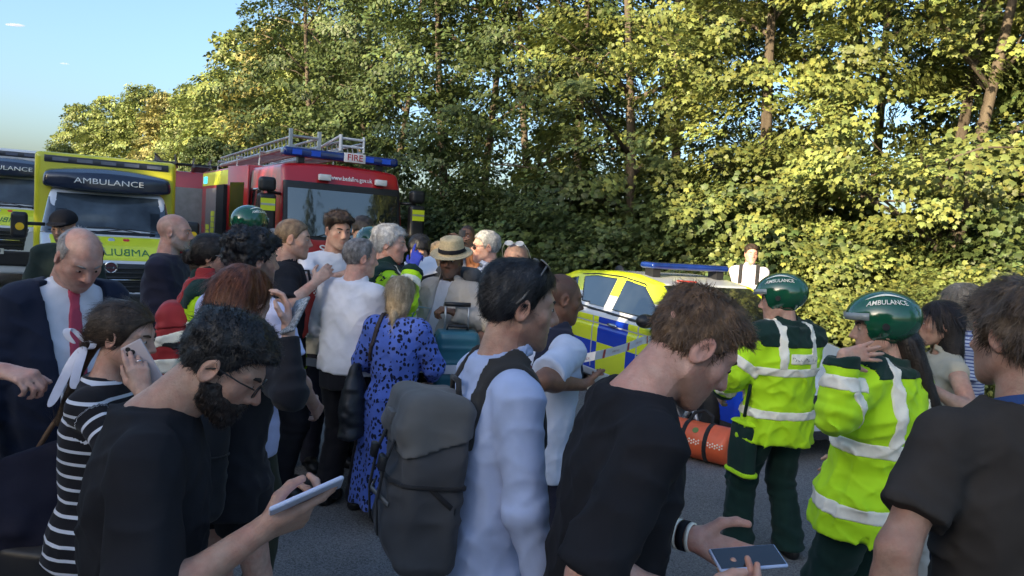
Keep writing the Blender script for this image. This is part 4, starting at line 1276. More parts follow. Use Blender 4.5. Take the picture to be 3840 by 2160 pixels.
# ---- ambulance with a coach-built box
def ambulance(name, loc, rz, label, box_m, lift=0.0, letters=True):
    e = empty(name, loc, rz); tag(e, label, 'ambulance', 'ambulances parked on the road')
    L = lift
    ysn = [0, 0.06, 0.35, 0.75, 1.35, 1.75]; zsn = [0.98 + L, 1.08 + L, 1.25 + L, 1.43 + L, 2.16 + L, 2.22 + L]
    def cab(p):
        x = np.abs(p[:, 0]); y = p[:, 1]; z = p[:, 2]
        zr = np.interp(y, ysn, zsn)
        w = np.interp(y, [0, 0.25, 0.8, 1.75], [0.86, 0.98, 1.0, 1.0]) - 0.16 * np.clip(z - 1.4 - L, 0, 1)
        d = smax((z - zr) * 0.75, x - w, 0.12)
        d = smax(d, -y + 0.0 + 0.25 * np.clip(x - 0.5, 0, 1) ** 2, 0.06)
        d = smax(d, 0.32 - z, 0.05)
        for yw in (0.95,):
            d = smax(d, -np.maximum(np.sqrt((y - yw) ** 2 + (z - 0.36) ** 2) - 0.42, 0.62 - x), 0.02)
        return smax(d, y - 1.8, 0.02)
    B = ((-1.1, -0.1, 0.2), (1.1, 1.85, 2.35 + L))
    sobj('cab', cab, B[0], B[1], 0.03, M_WHT, e)
    front = lambda P: poly2(P, 0, 2)
    ws = front([(-0.86, 1.50 + L), (0.86, 1.50 + L), (0.78, 2.10 + L), (-0.78, 2.10 + L)])
    shell('windscreen', cab, lambda p: np.maximum(ws(p), 0.62 - p[:, 1]), B[0], B[1], 0.02, M_GLASS_A, e)
    hd = front([(-0.78, 1.02 + L), (0.78, 1.02 + L), (0.88, 1.40 + L), (-0.88, 1.40 + L)])
    shell('bonnet', cab, lambda p: np.maximum(hd(p), p[:, 1] - 0.8), B[0], B[1], 0.02, M_HVY, e)
    cw = front([(-0.9, 1.425 + L), (0.9, 1.425 + L), (0.9, 1.485 + L), (-0.9, 1.485 + L)])
    shell('cowl', cab, lambda p: np.maximum(cw(p), 0.55 - p[:, 1]), B[0], B[1], 0.015, M_BLKP, e)
    gr = front([(-0.62, 0.52 + L), (0.62, 0.52 + L), (0.72, 1.0 + L), (-0.72, 1.0 + L)])
    shell('grille', cab, lambda p: np.maximum(gr(p), p[:, 1] - 0.3), B[0], B[1], 0.02, M_BLKP, e)
    for k in range(5):
        z = 0.62 + L + k * 0.075
        MB().tube([(-0.6, -0.02, z), (0, -0.035, z), (0.6, -0.02, z)], 0.012, 6).build('grille_slat', mat('grille_grey', (0.05, 0.05, 0.055), rough=0.3), e, smooth=True)
    MB().tube([(-0.55, -0.04, 0.735 + L), (0, -0.055, 0.73 + L), (0.55, -0.04, 0.735 + L)], 0.014, 8).build('chrome_strip', M_CHR, e, smooth=True)
    q = MB(); q.lathe([(0.072, 0.0), (0.085, 0.012), (0.098, 0.0)], (0, -0.035, 0.93 + L), (0, -1, 0), 24); b = q.build('badge', M_CHR, e, smooth=True)
    MB().disc((0, -0.035, 0.93 + L), (0, -1, 0), 0.075, 24, th=0.006).build('badge_disc', mat('badge_red', (0.08, 0.02, 0.03), rough=0.4), b)
    lettering('FIAT', 0.05, M_CHR, (0, -0.042, 0.93 + L), (1, 0, 0), (0, 0, 1), b)
    pl = MB().box((-0.26, -0.04, 0.43 + L), (0.26, -0.025, 0.55 + L)).build('number_plate', mat('plate_white', (0.6, 0.6, 0.58), rough=0.4), e)
    MB().box((-0.258, -0.044, 0.432 + L), (-0.215, -0.04, 0.548 + L)).build('plate_flag', M_BLUV, pl)
    lettering('LG73 BFU', 0.1, M_BLKP, (0.025, -0.041, 0.49 + L), (1, 0, 0), (0, 0, 1), pl, sx=0.9)
    bp = front([(-0.95, 0.34 + L * 0.5), (0.95, 0.34 + L * 0.5), (0.95, 0.50 + L), (-0.95, 0.50 + L)])
    shell('bumper', cab, lambda p: np.maximum(bp(p), p[:, 1] - 0.35), B[0], B[1], 0.02, M_BLKP, e, off=0.03, th=0.04)
    for sx in (-1, 1):
        hl = front([(sx * 0.66, 0.88 + L), (sx * 0.93, 0.98 + L), (sx * 0.93, 1.2 + L), (sx * 0.74, 1.02 + L)])
        shell('headlight', cab, lambda p: np.maximum(hl(p), p[:, 1] - 0.45), B[0], B[1], 0.015, M_LAMP, e)
        sw = poly2([(0.62, 1.42 + L), (1.55, 1.35 + L), (1.55, 2.02 + L), (1.28, 2.02 + L)], 1, 2)
        shell('door_window', cab, lambda p: np.maximum(sw(p), 0.6 - p[:, 0] * sx), B[0], B[1], 0.02, M_GLASS, e)
        arm = MB().tube([(sx * 0.93, 0.72, 1.55 + L), (sx * 1.22, 0.62, 1.55 + L)], 0.03, 8).build('mirror_arm', M_BLKP, e, smooth=True)
        mr = sobj('mirror', lambda p: s_box(p, (sx * 1.27, 0.6, 1.52 + L), (0.115, 0.09, 0.21), 0.06), (sx * 1.27 - 0.2, 0.4, 1.2 + L), (sx * 1.27 + 0.2, 0.8, 1.85 + L), 0.015, M_BLKP, e)
        MB().disc((sx * 1.27 + 0.01, 0.512, 1.5 + L), (0, -1, 0), 0.06, 20, th=0.008).build('reflector', M_AMB, mr)
        wheel(e, (sx * 0.86, 0.95, 0.35), (sx, 0, 0), 0.34, 0.22); wheel(e, (sx * 0.92, 4.7, 0.35), (sx, 0, 0), 0.34, 0.22)
    # wipers
    MB().tube([(0.5, 0.72, 1.47 + L), (0.0, 0.80, 1.55 + L), (-0.35, 0.80, 1.54 + L)], 0.009, 5).build('wiper', M_BLKP, e)
    MB().tube([(-0.2, 0.72, 1.47 + L), (0.3, 0.78, 1.53 + L), (0.7, 0.76, 1.50 + L)], 0.009, 5).build('wiper', M_BLKP, e)
    # visor
    def vis(p):
        x = np.abs(p[:, 0]); y = p[:, 1]; z = p[:, 2]
        zl = 2.13 + L + (y - 1.2) * 0.05 + 0.05 * x ** 2
        zh = np.interp(y, [1.08, 1.2, 1.4, 1.78], [2.30, 2.46, 2.54, 2.58]) + L - 0.10 * x ** 2
        d = smax(zl - z, z - zh, 0.05)
        d = smax(d, (1.12 + 0.18 * x ** 2) - y, 0.06)
        d = smax(d, x - (1.0 - 0.12 * np.clip(z - 2.2 - L, 0, 1)), 0.08)
        return smax(d, y - 1.78, 0.02)
    vo = sobj('visor', vis, (-1.15, 0.95, 2.0 + L), (1.15, 1.9, 2.72 + L), 0.025, M_VISOR, e)
    if letters:
        n = Vector((0, -0.86, 0.5)); up = Vector((0, 0.5, 0.86))
        def bend(p, a, b):
            pts = np.array([[p.x, y, p.z] for y in np.linspace(0.95, 1.7, 60)], np.float32); d = vis(pts); k = int(np.argmax(d < 0.004))
            return Vector((p.x, float(pts[k, 1]) - 0.012, p.z))
        lettering('AMBULANCE', 0.135, M_TXTW, (0.0, 1.1, 2.31 + L), (1, 0, 0), (0, 0, 1), vo, sx=1.35, bend=bend, bold=False)
        def bend2(p, a, b):
            pts = np.array([[p.x, y, p.z] for y in np.linspace(-0.1, 0.9, 90)], np.float32); d = cab(pts); k = int(np.argmax(d < 0.006))
            return Vector((p.x, float(pts[k, 1]) - 0.012, p.z))
        lettering('AMBULANCE', 0.15, M_TXTG, (0.0, 0.1, 1.16 + L), (1, 0, 0), (0, 0, 1), e, sx=1.3, mirror=True, bend=bend2, bold=False)
        for cx, m_, r_, nm in ((0.02, mat('crest_blue', (0.35, 0.42, 0.55), rough=0.5), 0.05, 'crest'), (0.24, mat('poppy_red', (0.6, 0.02, 0.03), rough=0.6), 0.045, 'poppy')):
            q = MB(); P0 = bend2(Vector((cx, 0, 1.345 + L)), 0, 0)
            ring = [P0 + Vector((math.cos(a), 0.35 * math.sin(a) * 1.4, 0.72 * math.sin(a))) * (r_ * (1 + (0.22 * math.sin(3 * a) if nm == 'poppy' else 0))) for a in [2 * math.pi * k / 24 for k in range(24)]]
            q.prism(ring, Vector((0, -0.006, 0.003))); q.build(nm, m_, e)
    # box body
    bx = sobj('box_body', lambda p: s_box(p, (0, 3.95, 1.63 + L * 0.5), (1.12, 2.2, 1.16 + L * 0.5), 0.06), (-1.2, 1.7, 0.4), (1.2, 6.2, 2.85 + L), 0.05, box_m, e)
    pn = MB().box((-0.98, 1.735, 2.61 + L), (0.98, 1.775, 2.73 + L)).build('light_bar', mat('light_panel', (0.03, 0.035, 0.05), rough=0.3), e, bevel=0.01)
    for k in range(5):
        x0 = -0.86 + k * 0.37
        MB().box((x0, 1.722, 2.64 + L), (x0 + 0.24, 1.738, 2.70 + L)).build('lamp', mat('grey_lens', (0.12, 0.14, 0.2), rough=0.2), pn)
    for k in range(6):
        y0 = 1.95 + k * 0.68
        for sx in (-1, 1):
            MB().box((sx * 1.121 - 0.004, y0, 1.0), (sx * 1.121 + 0.004, y0 + 0.62, 1.55)).build('side_square', M_GREEN if k % 2 else M_HVY, bx)
    return e
ambulance('ambulance', (-6.46, 11.95, 0), 31, 'yellow ambulance with a dark visor lettered in white over its windscreen', M_YEL)
ambulance('ambulance', (-11.2, 15.9, 0), 22, 'white ambulance cut by the left border of the picture', M_WHT, lift=0.32)

# ---- fire engine
def ladder(name, parent, x, y0, y1, z0, z1, w=0.46, m=M_ALU, sub=True):
    a, b = Vector((x, y0, z0)), Vector((x, y1, z1))
    o = MB().tube([a - Vector((w / 2, 0, 0)), b - Vector((w / 2, 0, 0))], 0.045, 6).build(name, m, parent)
    MB().tube([a + Vector((w / 2, 0, 0)), b + Vector((w / 2, 0, 0))], 0.045, 6).build('rail', m, o)
    MB().tube([a + Vector((w / 2, 0, 0.2)), b + Vector((w / 2, 0, 0.2))], 0.025, 6).build('rail', m, o)
    MB().tube([a + Vector((-w / 2, 0, 0.2)), b + Vector((-w / 2, 0, 0.2))], 0.025, 6).build('rail', m, o)
    n = int((b - a).length / 0.28)
    for k in range(n):
        p = a.lerp(b, (k + 0.5) / n)
        MB().tube([p - Vector((w / 2, 0, 0)), p + Vector((w / 2, 0, 0))], 0.018, 6).build('rung', m, o)
        for sx in (-1, 1):
            MB().tube([p + Vector((sx * w / 2, 0, 0)), p + Vector((sx * w / 2, 0.1, 0.2))], 0.012, 4).build('brace', m, o)
    return o
def fire_engine(loc, rz):
    e = empty('fire_engine', loc, rz); tag(e, 'red fire engine with a big windscreen, blue light bar and ladders on its roof', 'fire engine', 'fire engines')
    def cab(p):
        x = np.abs(p[:, 0]); y = p[:, 1]; z = p[:, 2]
        yf = np.interp(z, [0.3, 1.5, 2.6, 2.98], [0.0, 0.0, 0.14, 0.30]) + 0.10 * np.clip(x - 0.6, 0, 1) ** 1.6
        w = 1.25 - 0.05 * np.clip(z - 1.5, 0, 2)
        d = smax(yf - y, x - w, 0.10)
        d = smax(d, z - (3.0 - 0.05 * x ** 2), 0.10)
        d = smax(d, 0.35 - z, 0.05); d = smax(d, y - 2.6, 0.03)
        d = smax(d, -np.maximum(np.sqrt((y - 1.25) ** 2 + (z - 0.5) ** 2) - 0.6, 0.8 - x), 0.02)
        return d
    B = ((-1.35, -0.1, 0.25), (1.35, 2.7, 3.1))
    sobj('cab', cab, B[0], B[1], 0.035, M_RED, e)
    F = lambda P: poly2(P, 0, 2)
    r1 = F([(-1.2, 1.52), (1.2, 1.52), (1.17, 2.62), (-1.17, 2.62)])
    shell('windscreen_surround', cab, lambda p: np.maximum(r1(p), p[:, 1] - 0.5), B[0], B[1], 0.02, M_BLKP, e)
    r2 = F([(-1.12, 1.60), (1.12, 1.60), (1.08, 2.50), (-1.08, 2.50)])
    gl = MB()
    nx, nz = 24, 10; vs = []
    for j in range(nz + 1):
        for i in range(nx + 1):
            x = -1.1 + 2.2 * i / nx; z = 1.60 + 0.88 * j / nz
            yf = np.interp(z, [0.3, 1.5, 2.6], [0, 0, 0.14]) + 0.10 * max(0, abs(x) - 0.6) ** 1.6
            vs.append((x, yf - 0.016 - 0.02 * (1 - (x / 1.1) ** 2), z))
    gl.add(vs, [(j * (nx + 1) + i, j * (nx + 1) + i + 1, (j + 1) * (nx + 1) + i + 1, (j + 1) * (nx + 1) + i) for j in range(nz) for i in range(nx)])
    gl.build('windscreen', M_GLASS, e, smooth=True)
    MB().tube([(-0.55, -0.06, 1.60), (-0.1, -0.06, 1.74), (0.35, -0.05, 1.64)], 0.012, 5).build('wiper', M_BLKP, e)
    MB().tube([(-0.3, -0.06, 1.56), (0.25, -0.06, 1.70), (0.75, -0.04, 1.62)], 0.012, 5).build('wiper', M_BLKP, e)
    for cx in (-0.42, 0.72):
        MB().box((cx - 0.12, 0.05, 2.66), (cx + 0.12, 0.16, 2.78)).build('roof_lamp', M_LAMP, e, bevel=0.02)
    def bend(p, a, b):
        pts = np.array([[p.x, y, p.z] for y in np.linspace(-0.05, 0.6, 70)], np.float32); k = int(np.argmax(cab(pts) < 0.004))
        return Vector((p.x, float(pts[k, 1]) - 0.014, p.z))
    lettering('www.bedsfire.gov.uk', 0.125, M_TXTW, (0.15, 0, 2.735), (1, 0, 0), (0, 0, 1), e, bold=True, bend=bend, width=0.84)
    lettering('SCANIA', 0.2, M_TXTW, (0, 0, 1.36), (1, 0, 0), (0, 0, 1), e, bend=bend, sx=1.45)
    g = F([(-0.95, 0.72), (0.95, 0.72), (0.95, 1.22), (-0.95, 1.22)])
    shell('grille', cab, lambda p: np.maximum(g(p), p[:, 1] - 0.3), B[0], B[1], 0.025, M_BLKP, e)
    for z in (0.86, 1.14):
        for k in range(4):
            MB().box((-0.74 + k * 0.38, -0.03, z - 0.022), (-0.40 + k * 0.38, -0.008, z + 0.022)).build('lit_bar', mat('warm_reflector', (0.85, 0.62, 0.5), rough=0.4), e)
    bp = F([(-1.22, 0.36), (1.22, 0.36), (1.22, 0.66), (-1.22, 0.66)])
    shell('bumper', cab, lambda p: np.maximum(bp(p), p[:, 1] - 0.4), B[0], B[1], 0.03, mat('bumper_grey', (0.05, 0.05, 0.055), rough=0.5), e, off=0.06, th=0.02)
    for sx in (-1, 1):
        MB().box((sx * 1.0 - 0.17, -0.075, 0.44), (sx * 1.0 + 0.17, -0.03, 0.6)).build('headlight', M_LAMP, e, bevel=0.03)
        # mirrors on both sides
        MB().tube([(sx * 1.2, 0.25, 2.35), (sx * 1.48, 0.05, 2.36)], 0.03, 8).build('mirror_arm', M_BLKP, e, smooth=True)
        m1 = sobj('mirror', lambda p: np.minimum(s_box(p, (sx * 1.5, 0.05, 2.0), (0.16, 0.1, 0.33), 0.06), s_box(p, (sx * 1.5, 0.05, 2.5), (0.15, 0.11, 0.13), 0.07)), (sx * 1.5 - 0.25, -0.15, 1.6), (sx * 1.5 + 0.25, 0.25, 2.75), 0.02, M_BLKP, e)
        MB().box((sx * 1.5 - 0.13, -0.062, 2.02), (sx * 1.5 + 0.13, -0.052, 2.24)).build('reflective_patch', M_HVY, m1)
        MB().box((sx * 1.5 - 0.13, -0.066, 2.115), (sx * 1.5 + 0.13, -0.058, 2.15)).build('grey_stripe', M_ALU, m1)
        wheel(e, (sx * 1.05, 1.25, 0.5), (sx, 0, 0), 0.5, 0.3); wheel(e, (sx * 1.05, 5.4, 0.5), (sx, 0, 0), 0.5, 0.3)
        S = lambda P: poly2(P, 1, 2)
        w1 = S([(0.42, 1.62), (1.12, 1.62), (1.12, 2.5), (0.55, 2.5)]); w2 = S([(1.42, 1.62), (2.35, 1.62), (2.35, 2.5), (1.42, 2.5)])
        for wq in (w1, w2):
            shell('side_window', cab, lambda p, wq=wq: np.maximum(wq(p), 0.9 - sx * p[:, 0]), B[0], B[1], 0.025, M_GLASS, e)
        y1 = S([(0.35, 0.95), (1.15, 0.95), (1.15, 1.45), (0.35, 1.45)])
        shell('yellow_panel', cab, lambda p: np.maximum(y1(p), 0.9 - sx * p[:, 0]), B[0], B[1], 0.025, M_HVY, e)
    # open crew door on the side towards the ambulance: hinged at its front edge
    dm = Matrix.Translation((-1.27, 2.35, 0)) @ Matrix.Rotation(R(16), 4, 'Z')
    dr = MB().box((-0.035, 0.0, 0.55), (0.0, 0.85, 2.95), dm).build('crew_door', M_RED, e, bevel=0.012)
    for k in range(4):
        MB().box((0.002, 0.12, 0.75 + k * 0.2), (0.007, 0.72, 0.93 + k * 0.2), dm).build('yellow_strip', M_HVY, dr)
        MB().box((-0.042, 0.12, 0.75 + k * 0.2), (-0.037, 0.72, 0.93 + k * 0.2), dm).build('yellow_strip', M_HVY, dr)
    MB().box((0.002, 0.15, 1.65), (0.008, 0.72, 2.6), dm).build('door_window', M_GLASS, dr); MB().box((-0.043, 0.15, 1.65), (-0.037, 0.72, 2.6), dm).build('door_window', M_GLASS, dr)
    MB().tube([dm @ Vector((0.03, 0.2, 1.2)), dm @ Vector((0.06, 0.2, 1.25)), dm @ Vector((0.06, 0.2, 1.55)), dm @ Vector((0.03, 0.2, 1.6))], 0.02, 6).build('door_handle', M_BLKP, dr, smooth=True)
    # light bar with its sign
    lb = sobj('light_bar', lambda p: s_box(p, (0, 0.42, 3.16), (1.16, 0.14, 0.085), 0.05), (-1.25, 0.2, 3.0), (1.25, 0.65, 3.3), 0.02, M_BLUEL, e)
    for x in (-0.8, 0.8): MB().box((x - 0.06, 0.36, 2.97), (x + 0.06, 0.5, 3.09)).build('bracket', M_BLKP, lb)
    for k in range(6):
        if k in (2, 3): continue
        MB().box((-1.0 + k * 0.36, 0.270, 3.11), (-0.82 + k * 0.36, 0.279, 3.21)).build('lamp_unit', mat('blue_lit', (0.01, 0.08, 0.6), rough=0.3), lb)
    sg = MB().box((0.0, 0.255, 3.07), (0.44, 0.278, 3.25)).build('sign', mat('sign_white', (0.75, 0.72, 0.72), rough=0.4), lb, bevel=0.01)
    lettering('FIRE', 0.17, mat('sign_red', (0.45, 0.01, 0.02), rough=0.5), (0.22, 0.252, 3.16), (1, 0, 0), (0, 0, 1), sg, sx=1.05)
    # body behind the cab
    bd = MB().box((-1.25, 2.75, 0.55), (1.25, 7.6, 3.0)).build('body', M_RED, e, bevel=0.04)
    for sx in (-1, 1):
        X = sx * 1.25
        MB().box((X - 0.01, 2.8, 2.62), (X + 0.012, 7.5, 2.95)).build('yellow_strip', M_HVY, bd)
        for k in range(3):
            y0 = 3.2 if k == 0 else 4.1 + (k - 1) * 1.6
            if k == 0:
                MB().box((X - 0.35, y0 + 0.02, 0.7), (X + 0.002, y0 + 0.78, 2.55)).build('open_locker', M_DARK, bd)  # near-black block paints the shade inside an open locker
                for j in range(3): MB().box((X - 0.012, y0 + 0.08 + j * 0.22, 0.9), (X + 0.018, y0 + 0.24 + j * 0.22, 1.7 + 0.15 * j)).build('stowed_gear', [mat('gear_grey', (0.12, 0.13, 0.15)), mat('gear_red', (0.2, 0.03, 0.03)), M_ALU][j], bd, bevel=0.03)
            else:
                sh = MB().box((X - 0.012, y0, 0.7), (X + 0.014, y0 + 1.3, 2.55)).build('roller_shutter', M_SHUT, bd)
                for j in range(18): MB().box((X - 0.016, y0 + 0.01, 0.76 + j * 0.1), (X + 0.020, y0 + 1.29, 0.79 + j * 0.1)).build('slat', M_SHUT, sh)
                for j in range(6):
                    for q in range(2):
                        MB().box((X - 0.02, y0 + 0.15 + 0.62 * q, 0.8 + 0.14 * j + 0.35 * (1 - q)), (X + 0.026, y0 + 0.55 + 0.62 * q, 0.92 + 0.14 * j + 0.35 * (1 - q))).build('yellow_block', M_HVY, sh)
    for yy in (3.6, 4.0): MB().disc((-1.262, yy, 2.8), (-1, 0, 0), 0.07, 16, th=0.06).build('scene_lamp', M_LAMP, bd)
    MB().box((-1.275, 6.9, 2.68), (-1.255, 7.3, 2.86)).build('blue_lamp', mat('cyan_lens', (0.02, 0.35, 0.6), rough=0.2, emit=(0.05, 0.5, 0.9), estr=0.6), bd)
    l1 = ladder('ladder', e, -0.55, 0.95, 7.6, 3.32, 3.22, 0.5); ladder('ladder', e, 0.25, 0.6, 7.4, 3.28, 3.2, 0.44)
    for x in (-0.85, -0.28): MB().box((x - 0.03, 0.92, 3.3), (x + 0.03, 1.0, 3.66)).build('bracket', M_ALU, l1)
    MB().tube([(-0.85, 0.96, 3.52), (-0.28, 0.96, 3.52)], 0.03, 8).build('crossbar', M_ALU, l1)
    fr = MB().tube([(0.02, 0.55, 3.30), (0.02, 0.55, 3.62)], 0.035, 6).build('gantry', M_WHT, e)
    for pts in ([(0.5, 0.55, 3.30), (0.5, 0.55, 3.62)], [(0.02, 0.55, 3.55), (0.5, 0.55, 3.55)], [(0.02, 0.55, 3.40), (0.5, 0.55, 3.40)], [(-0.15, 1.6, 3.35), (0.02, 0.55, 3.6)]):
        MB().tube(pts, 0.025, 6).build('gantry_bar', M_WHT, fr)
    for yy in (2.9, 5.0, 7.2): MB().tube([(-0.95, yy, 3.02), (-0.95, yy, 3.3), (0.7, yy, 3.3), (0.7, yy, 3.02)], 0.03, 6).build('gantry_bar', M_ALU, fr)
    return e
fire_engine((-3.28, 14.4, 0), 33)
def fire_engine_rear(loc, rz):
    e = empty('fire_engine', loc, rz); tag(e, 'red fire engine numbered 46 seen from behind, between ambulance and the other engine', 'fire engine', 'fire engines')
    b = MB().box((-1.25, 0, 0.5), (1.25, 5.6, 3.05)).build('body', M_RED, e, bevel=0.05)
    MB().box((-1.2, 5.62, 0.5), (1.2, 7.6, 2.9)).build('cab', M_RED, e, bevel=0.12)
    sh = MB().box((-0.75, -0.012, 0.9), (0.55, 0.02, 2.6)).build('roller_shutter', M_SHUT, b)
    for j in range(16): MB().box((-0.74, -0.018, 0.95 + j * 0.1), (0.54, 0.018, 0.98 + j * 0.1)).build('slat', M_SHUT, sh)
    lettering('46', 0.42, M_TXTW, (0.93, -0.002, 2.05), (1, 0, 0), (0, 0, 1), b, sx=0.62)
    for x in (-1.0, 1.0):
        MB().box((x - 0.13, -0.03, 2.66), (x + 0.13, 0.02, 2.78)).build('rear_lamp', M_LAMP, b, bevel=0.02)
        MB().box((x - 0.16, -0.02, 0.75), (x + 0.16, 0.02, 1.5)).build('yellow_block', M_HVY, b)
        wheel(e, (x * 1.02, 1.6, 0.5), (math.copysign(1, x), 0, 0), 0.5, 0.3); wheel(e, (x * 1.02, 6.3, 0.5), (math.copysign(1, x), 0, 0), 0.5, 0.3)
    ladder('ladder', e, -0.5, -0.5, 6.5, 3.25, 3.5, 0.5, mat('dull_metal', (0.12, 0.125, 0.14), rough=0.5, metal=0.4)); ladder('ladder', e, 0.45, -0.3, 6.0, 3.2, 3.35, 0.44, MATS['dull_metal'])
    MB().tube([(-0.95, 0.2, 3.0), (-0.95, 0.2, 3.25), (0.95, 0.2, 3.25), (0.95, 0.2, 3.0)], 0.04, 6).build('gantry', M_BLKP, e)
fire_engine_rear((-9.45, 21.2, 0), 24)

# ---- police estate car
def batten_mat():
    m = bpy.data.materials.new('police_livery'); m.use_nodes = True; t = m.node_tree; b = t.nodes['Principled BSDF']
    b.inputs['Roughness'].default_value = 0.25; b.inputs['Coat Weight'].default_value = 0.5
    tc = t.nodes.new('ShaderNodeTexCoord'); sx = t.nodes.new('ShaderNodeSeparateXYZ'); t.links.new(tc.outputs['Object'], sx.inputs[0])
    def M(op, a, b_=None, c=None):
        n = t.nodes.new('ShaderNodeMath'); n.operation = op
        for i, q in enumerate((a, b_, c)):
            if q is None: continue
            if isinstance(q, (int, float)): n.inputs[i].default_value = q
            else: t.links.new(q, n.inputs[i])
        return n.outputs[0]
    X, Y, Z = sx.outputs
    col = M('FLOOR', M('DIVIDE', M('SUBTRACT', Y, 0.15), 0.66))
    row = M('GREATER_THAN', Z, 0.66)
    par = M('MODULO', M('ADD', M('ADD', col, row), 20.0), 2.0)
    side = M('GREATER_THAN', M('ABSOLUTE', X), 0.80)
    low = M('LESS_THAN', Z, 0.965)
    inb = M('MULTIPLY', side, low)
    rail = M('MULTIPLY', M('GREATER_THAN', M('ABSOLUTE', X), 0.56), M('GREATER_THAN', Z, 1.22))
    def mix(f, a, b_):
        n = t.nodes.new('ShaderNodeMix'); n.data_type = 'RGBA'; t.links.new(f, n.inputs[0])
        for i, q in ((6, a), (7, b_)):
            if isinstance(q, tuple): n.inputs[i].default_value = (*q, 1)
            else: t.links.new(q, n.inputs[i])
        return n.outputs[2]
    Yc, Bc, Wc = (0.62, 0.70, 0.02), (0.006, 0.04, 0.42), (0.55, 0.57, 0.6)
    c = mix(par, Bc, Yc)
    gap = M('LESS_THAN', M('ABSOLUTE', M('SUBTRACT', M('FRACT', M('DIVIDE', M('SUBTRACT', Y, 0.42), 1.0)), 0.5)), 0.012)
    c = mix(M('MULTIPLY', gap, M('GREATER_THAN', Z, 0.35)), c, (0.35, 0.37, 0.42))
    line = M('LESS_THAN', M('ABSOLUTE', M('SUBTRACT', Z, 0.885)), 0.008)
    c = mix(line, c, (0.4, 0.42, 0.45))
    c = mix(inb, Wc, c)
    c = mix(rail, c, Yc)
    c = mix(M('LESS_THAN', Z, 0.30), c, (0.03, 0.03, 0.032))
    t.links.new(c, b.inputs['Base Color'])
    return m
def police_car(loc, rz):
    e = empty('police_car', loc, rz); tag(e, 'police estate car in blue and yellow checks with a blue roof light bar', 'car')
    def body(p):
        x = np.abs(p[:, 0]); y = p[:, 1]; z = p[:, 2]
        zt = np.interp(y, [0, 0.12, 0.5, 1.1, 1.4, 4.2, 4.6], [0.60, 0.76, 0.88, 0.97, 1.0, 1.05, 1.0])
        w = np.interp(y, [0, 0.35, 1.0, 3.9, 4.6], [0.66, 0.86, 0.915, 0.915, 0.78]) - 0.10 * np.clip(np.abs(z - 0.62) - 0.18, 0, 1) ** 1.2 - 0.02 * sstep(np.abs(z - 0.87), 0.04, 0.0) 
        d = smax(z - zt, x - w, 0.09)
        d = smax(d, np.maximum(-y + 0.08 * (z < 0), y - 4.6), 0.10)
        d = smax(d, 0.2 - z, 0.06)
        zr = np.interp(y, [0.85, 1.0, 1.15, 2.0, 2.5, 3.0, 4.0, 4.3, 4.58, 4.75], [0.5, 0.85, 0.97, 1.44, 1.505, 1.515, 1.455, 1.38, 1.02, 0.5])
        gw = 0.87 - 0.46 * np.clip(z - 1.0, 0, 1) - 0.06 * sstep(y, 3.6, 4.5)
        g = smax((z - zr) * 0.88, x - gw, 0.07)
        g = smax(g, 0.8 - z, 0.02)
        d = smin(d, g, 0.045)
        for yw in (0.92, 3.62):
            arch = np.maximum(np.sqrt((y - yw) ** 2 + (z - 0.34) ** 2) - 0.385, 0.66 - x)
            d = smax(d, -arch, 0.02)
        return d
    B = ((-1.0, -0.1, 0.15), (1.0, 4.7, 1.6))
    lv = batten_mat()
    sobj('body', body, B[0], B[1], 0.022, lv, e)
    S = lambda P: poly2(P, 1, 2)
    for sx in (-1, 1):
        def side(P): 
            q = S(P); return lambda p: np.maximum(q(p), 0.45 - sx * p[:, 0])
        for nm, P in (('front_door_window', [(1.50, 1.035), (2.16, 1.385), (2.62, 1.43), (2.62, 1.06)]), ('rear_door_window', [(2.80, 1.065), (2.80, 1.43), (3.32, 1.43), (3.62, 1.40), (3.40, 1.085)]),
                      ('quarter_window', [(3.56, 1.09), (3.76, 1.385), (4.02, 1.345), (4.30, 1.13)])):
            shell(nm, body, side(P), B[0], B[1], 0.016, M_GLASS, e, off=0.006)
        shell('window_trim', body, side([(1.36, 1.0), (1.9, 1.02), (4.3, 1.08), (4.3, 1.055), (1.9, 0.995), (1.36, 0.98)]), B[0], B[1], 0.012, M_BLKP, e, off=0.008)
        shell('window_trim', body, side([(2.05, 1.36), (2.2, 1.42), (2.7, 1.462), (3.3, 1.458), (3.7, 1.425), (3.7, 1.41), (3.3, 1.44), (2.7, 1.445), (2.2, 1.40)]), B[0], B[1], 0.012, M_BLKP, e, off=0.008)
        for yy in (2.45, 3.42):
            sobj('door_handle', lambda p: s_ell(p, (sx * 0.925, yy, 0.905), (0.022, 0.11, 0.022)), (sx * 0.925 - 0.05, yy - 0.15, 0.85), (sx * 0.925 + 0.05, yy + 0.15, 0.96), 0.008, M_CHR, e)
        sobj('wing_mirror', lambda p: s_ell(p, (sx * 1.02, 1.62, 1.06), (0.11, 0.08, 0.075)), (sx * 1.02 - 0.15, 1.5, 0.95), (sx * 1.02 + 0.15, 1.75, 1.17), 0.012, M_BLKP, e)
        shell('headlight', body, lambda p: np.maximum(poly2([(0.10, 0.62), (0.62, 0.70), (0.72, 0.82), (0.3, 0.76)], 1, 2)(p), 0.5 - sx * p[:, 0]), B[0], B[1], 0.014, M_LAMP, e)
        sill = S([(1.32, 0.24), (3.2, 0.24), (3.2, 0.33), (1.32, 0.33)])
        shell('sill', body, lambda p: np.maximum(sill(p), 0.6 - sx * p[:, 0]), B[0], B[1], 0.016, mat('silver_sill', (0.3, 0.31, 0.33), rough=0.3), e, off=0.012)
        wheel(e, (sx * 0.80, 0.92, 0.34), (sx, 0, 0), 0.34, 0.22); wheel(e, (sx * 0.80, 3.62, 0.34), (sx, 0, 0), 0.34, 0.22)
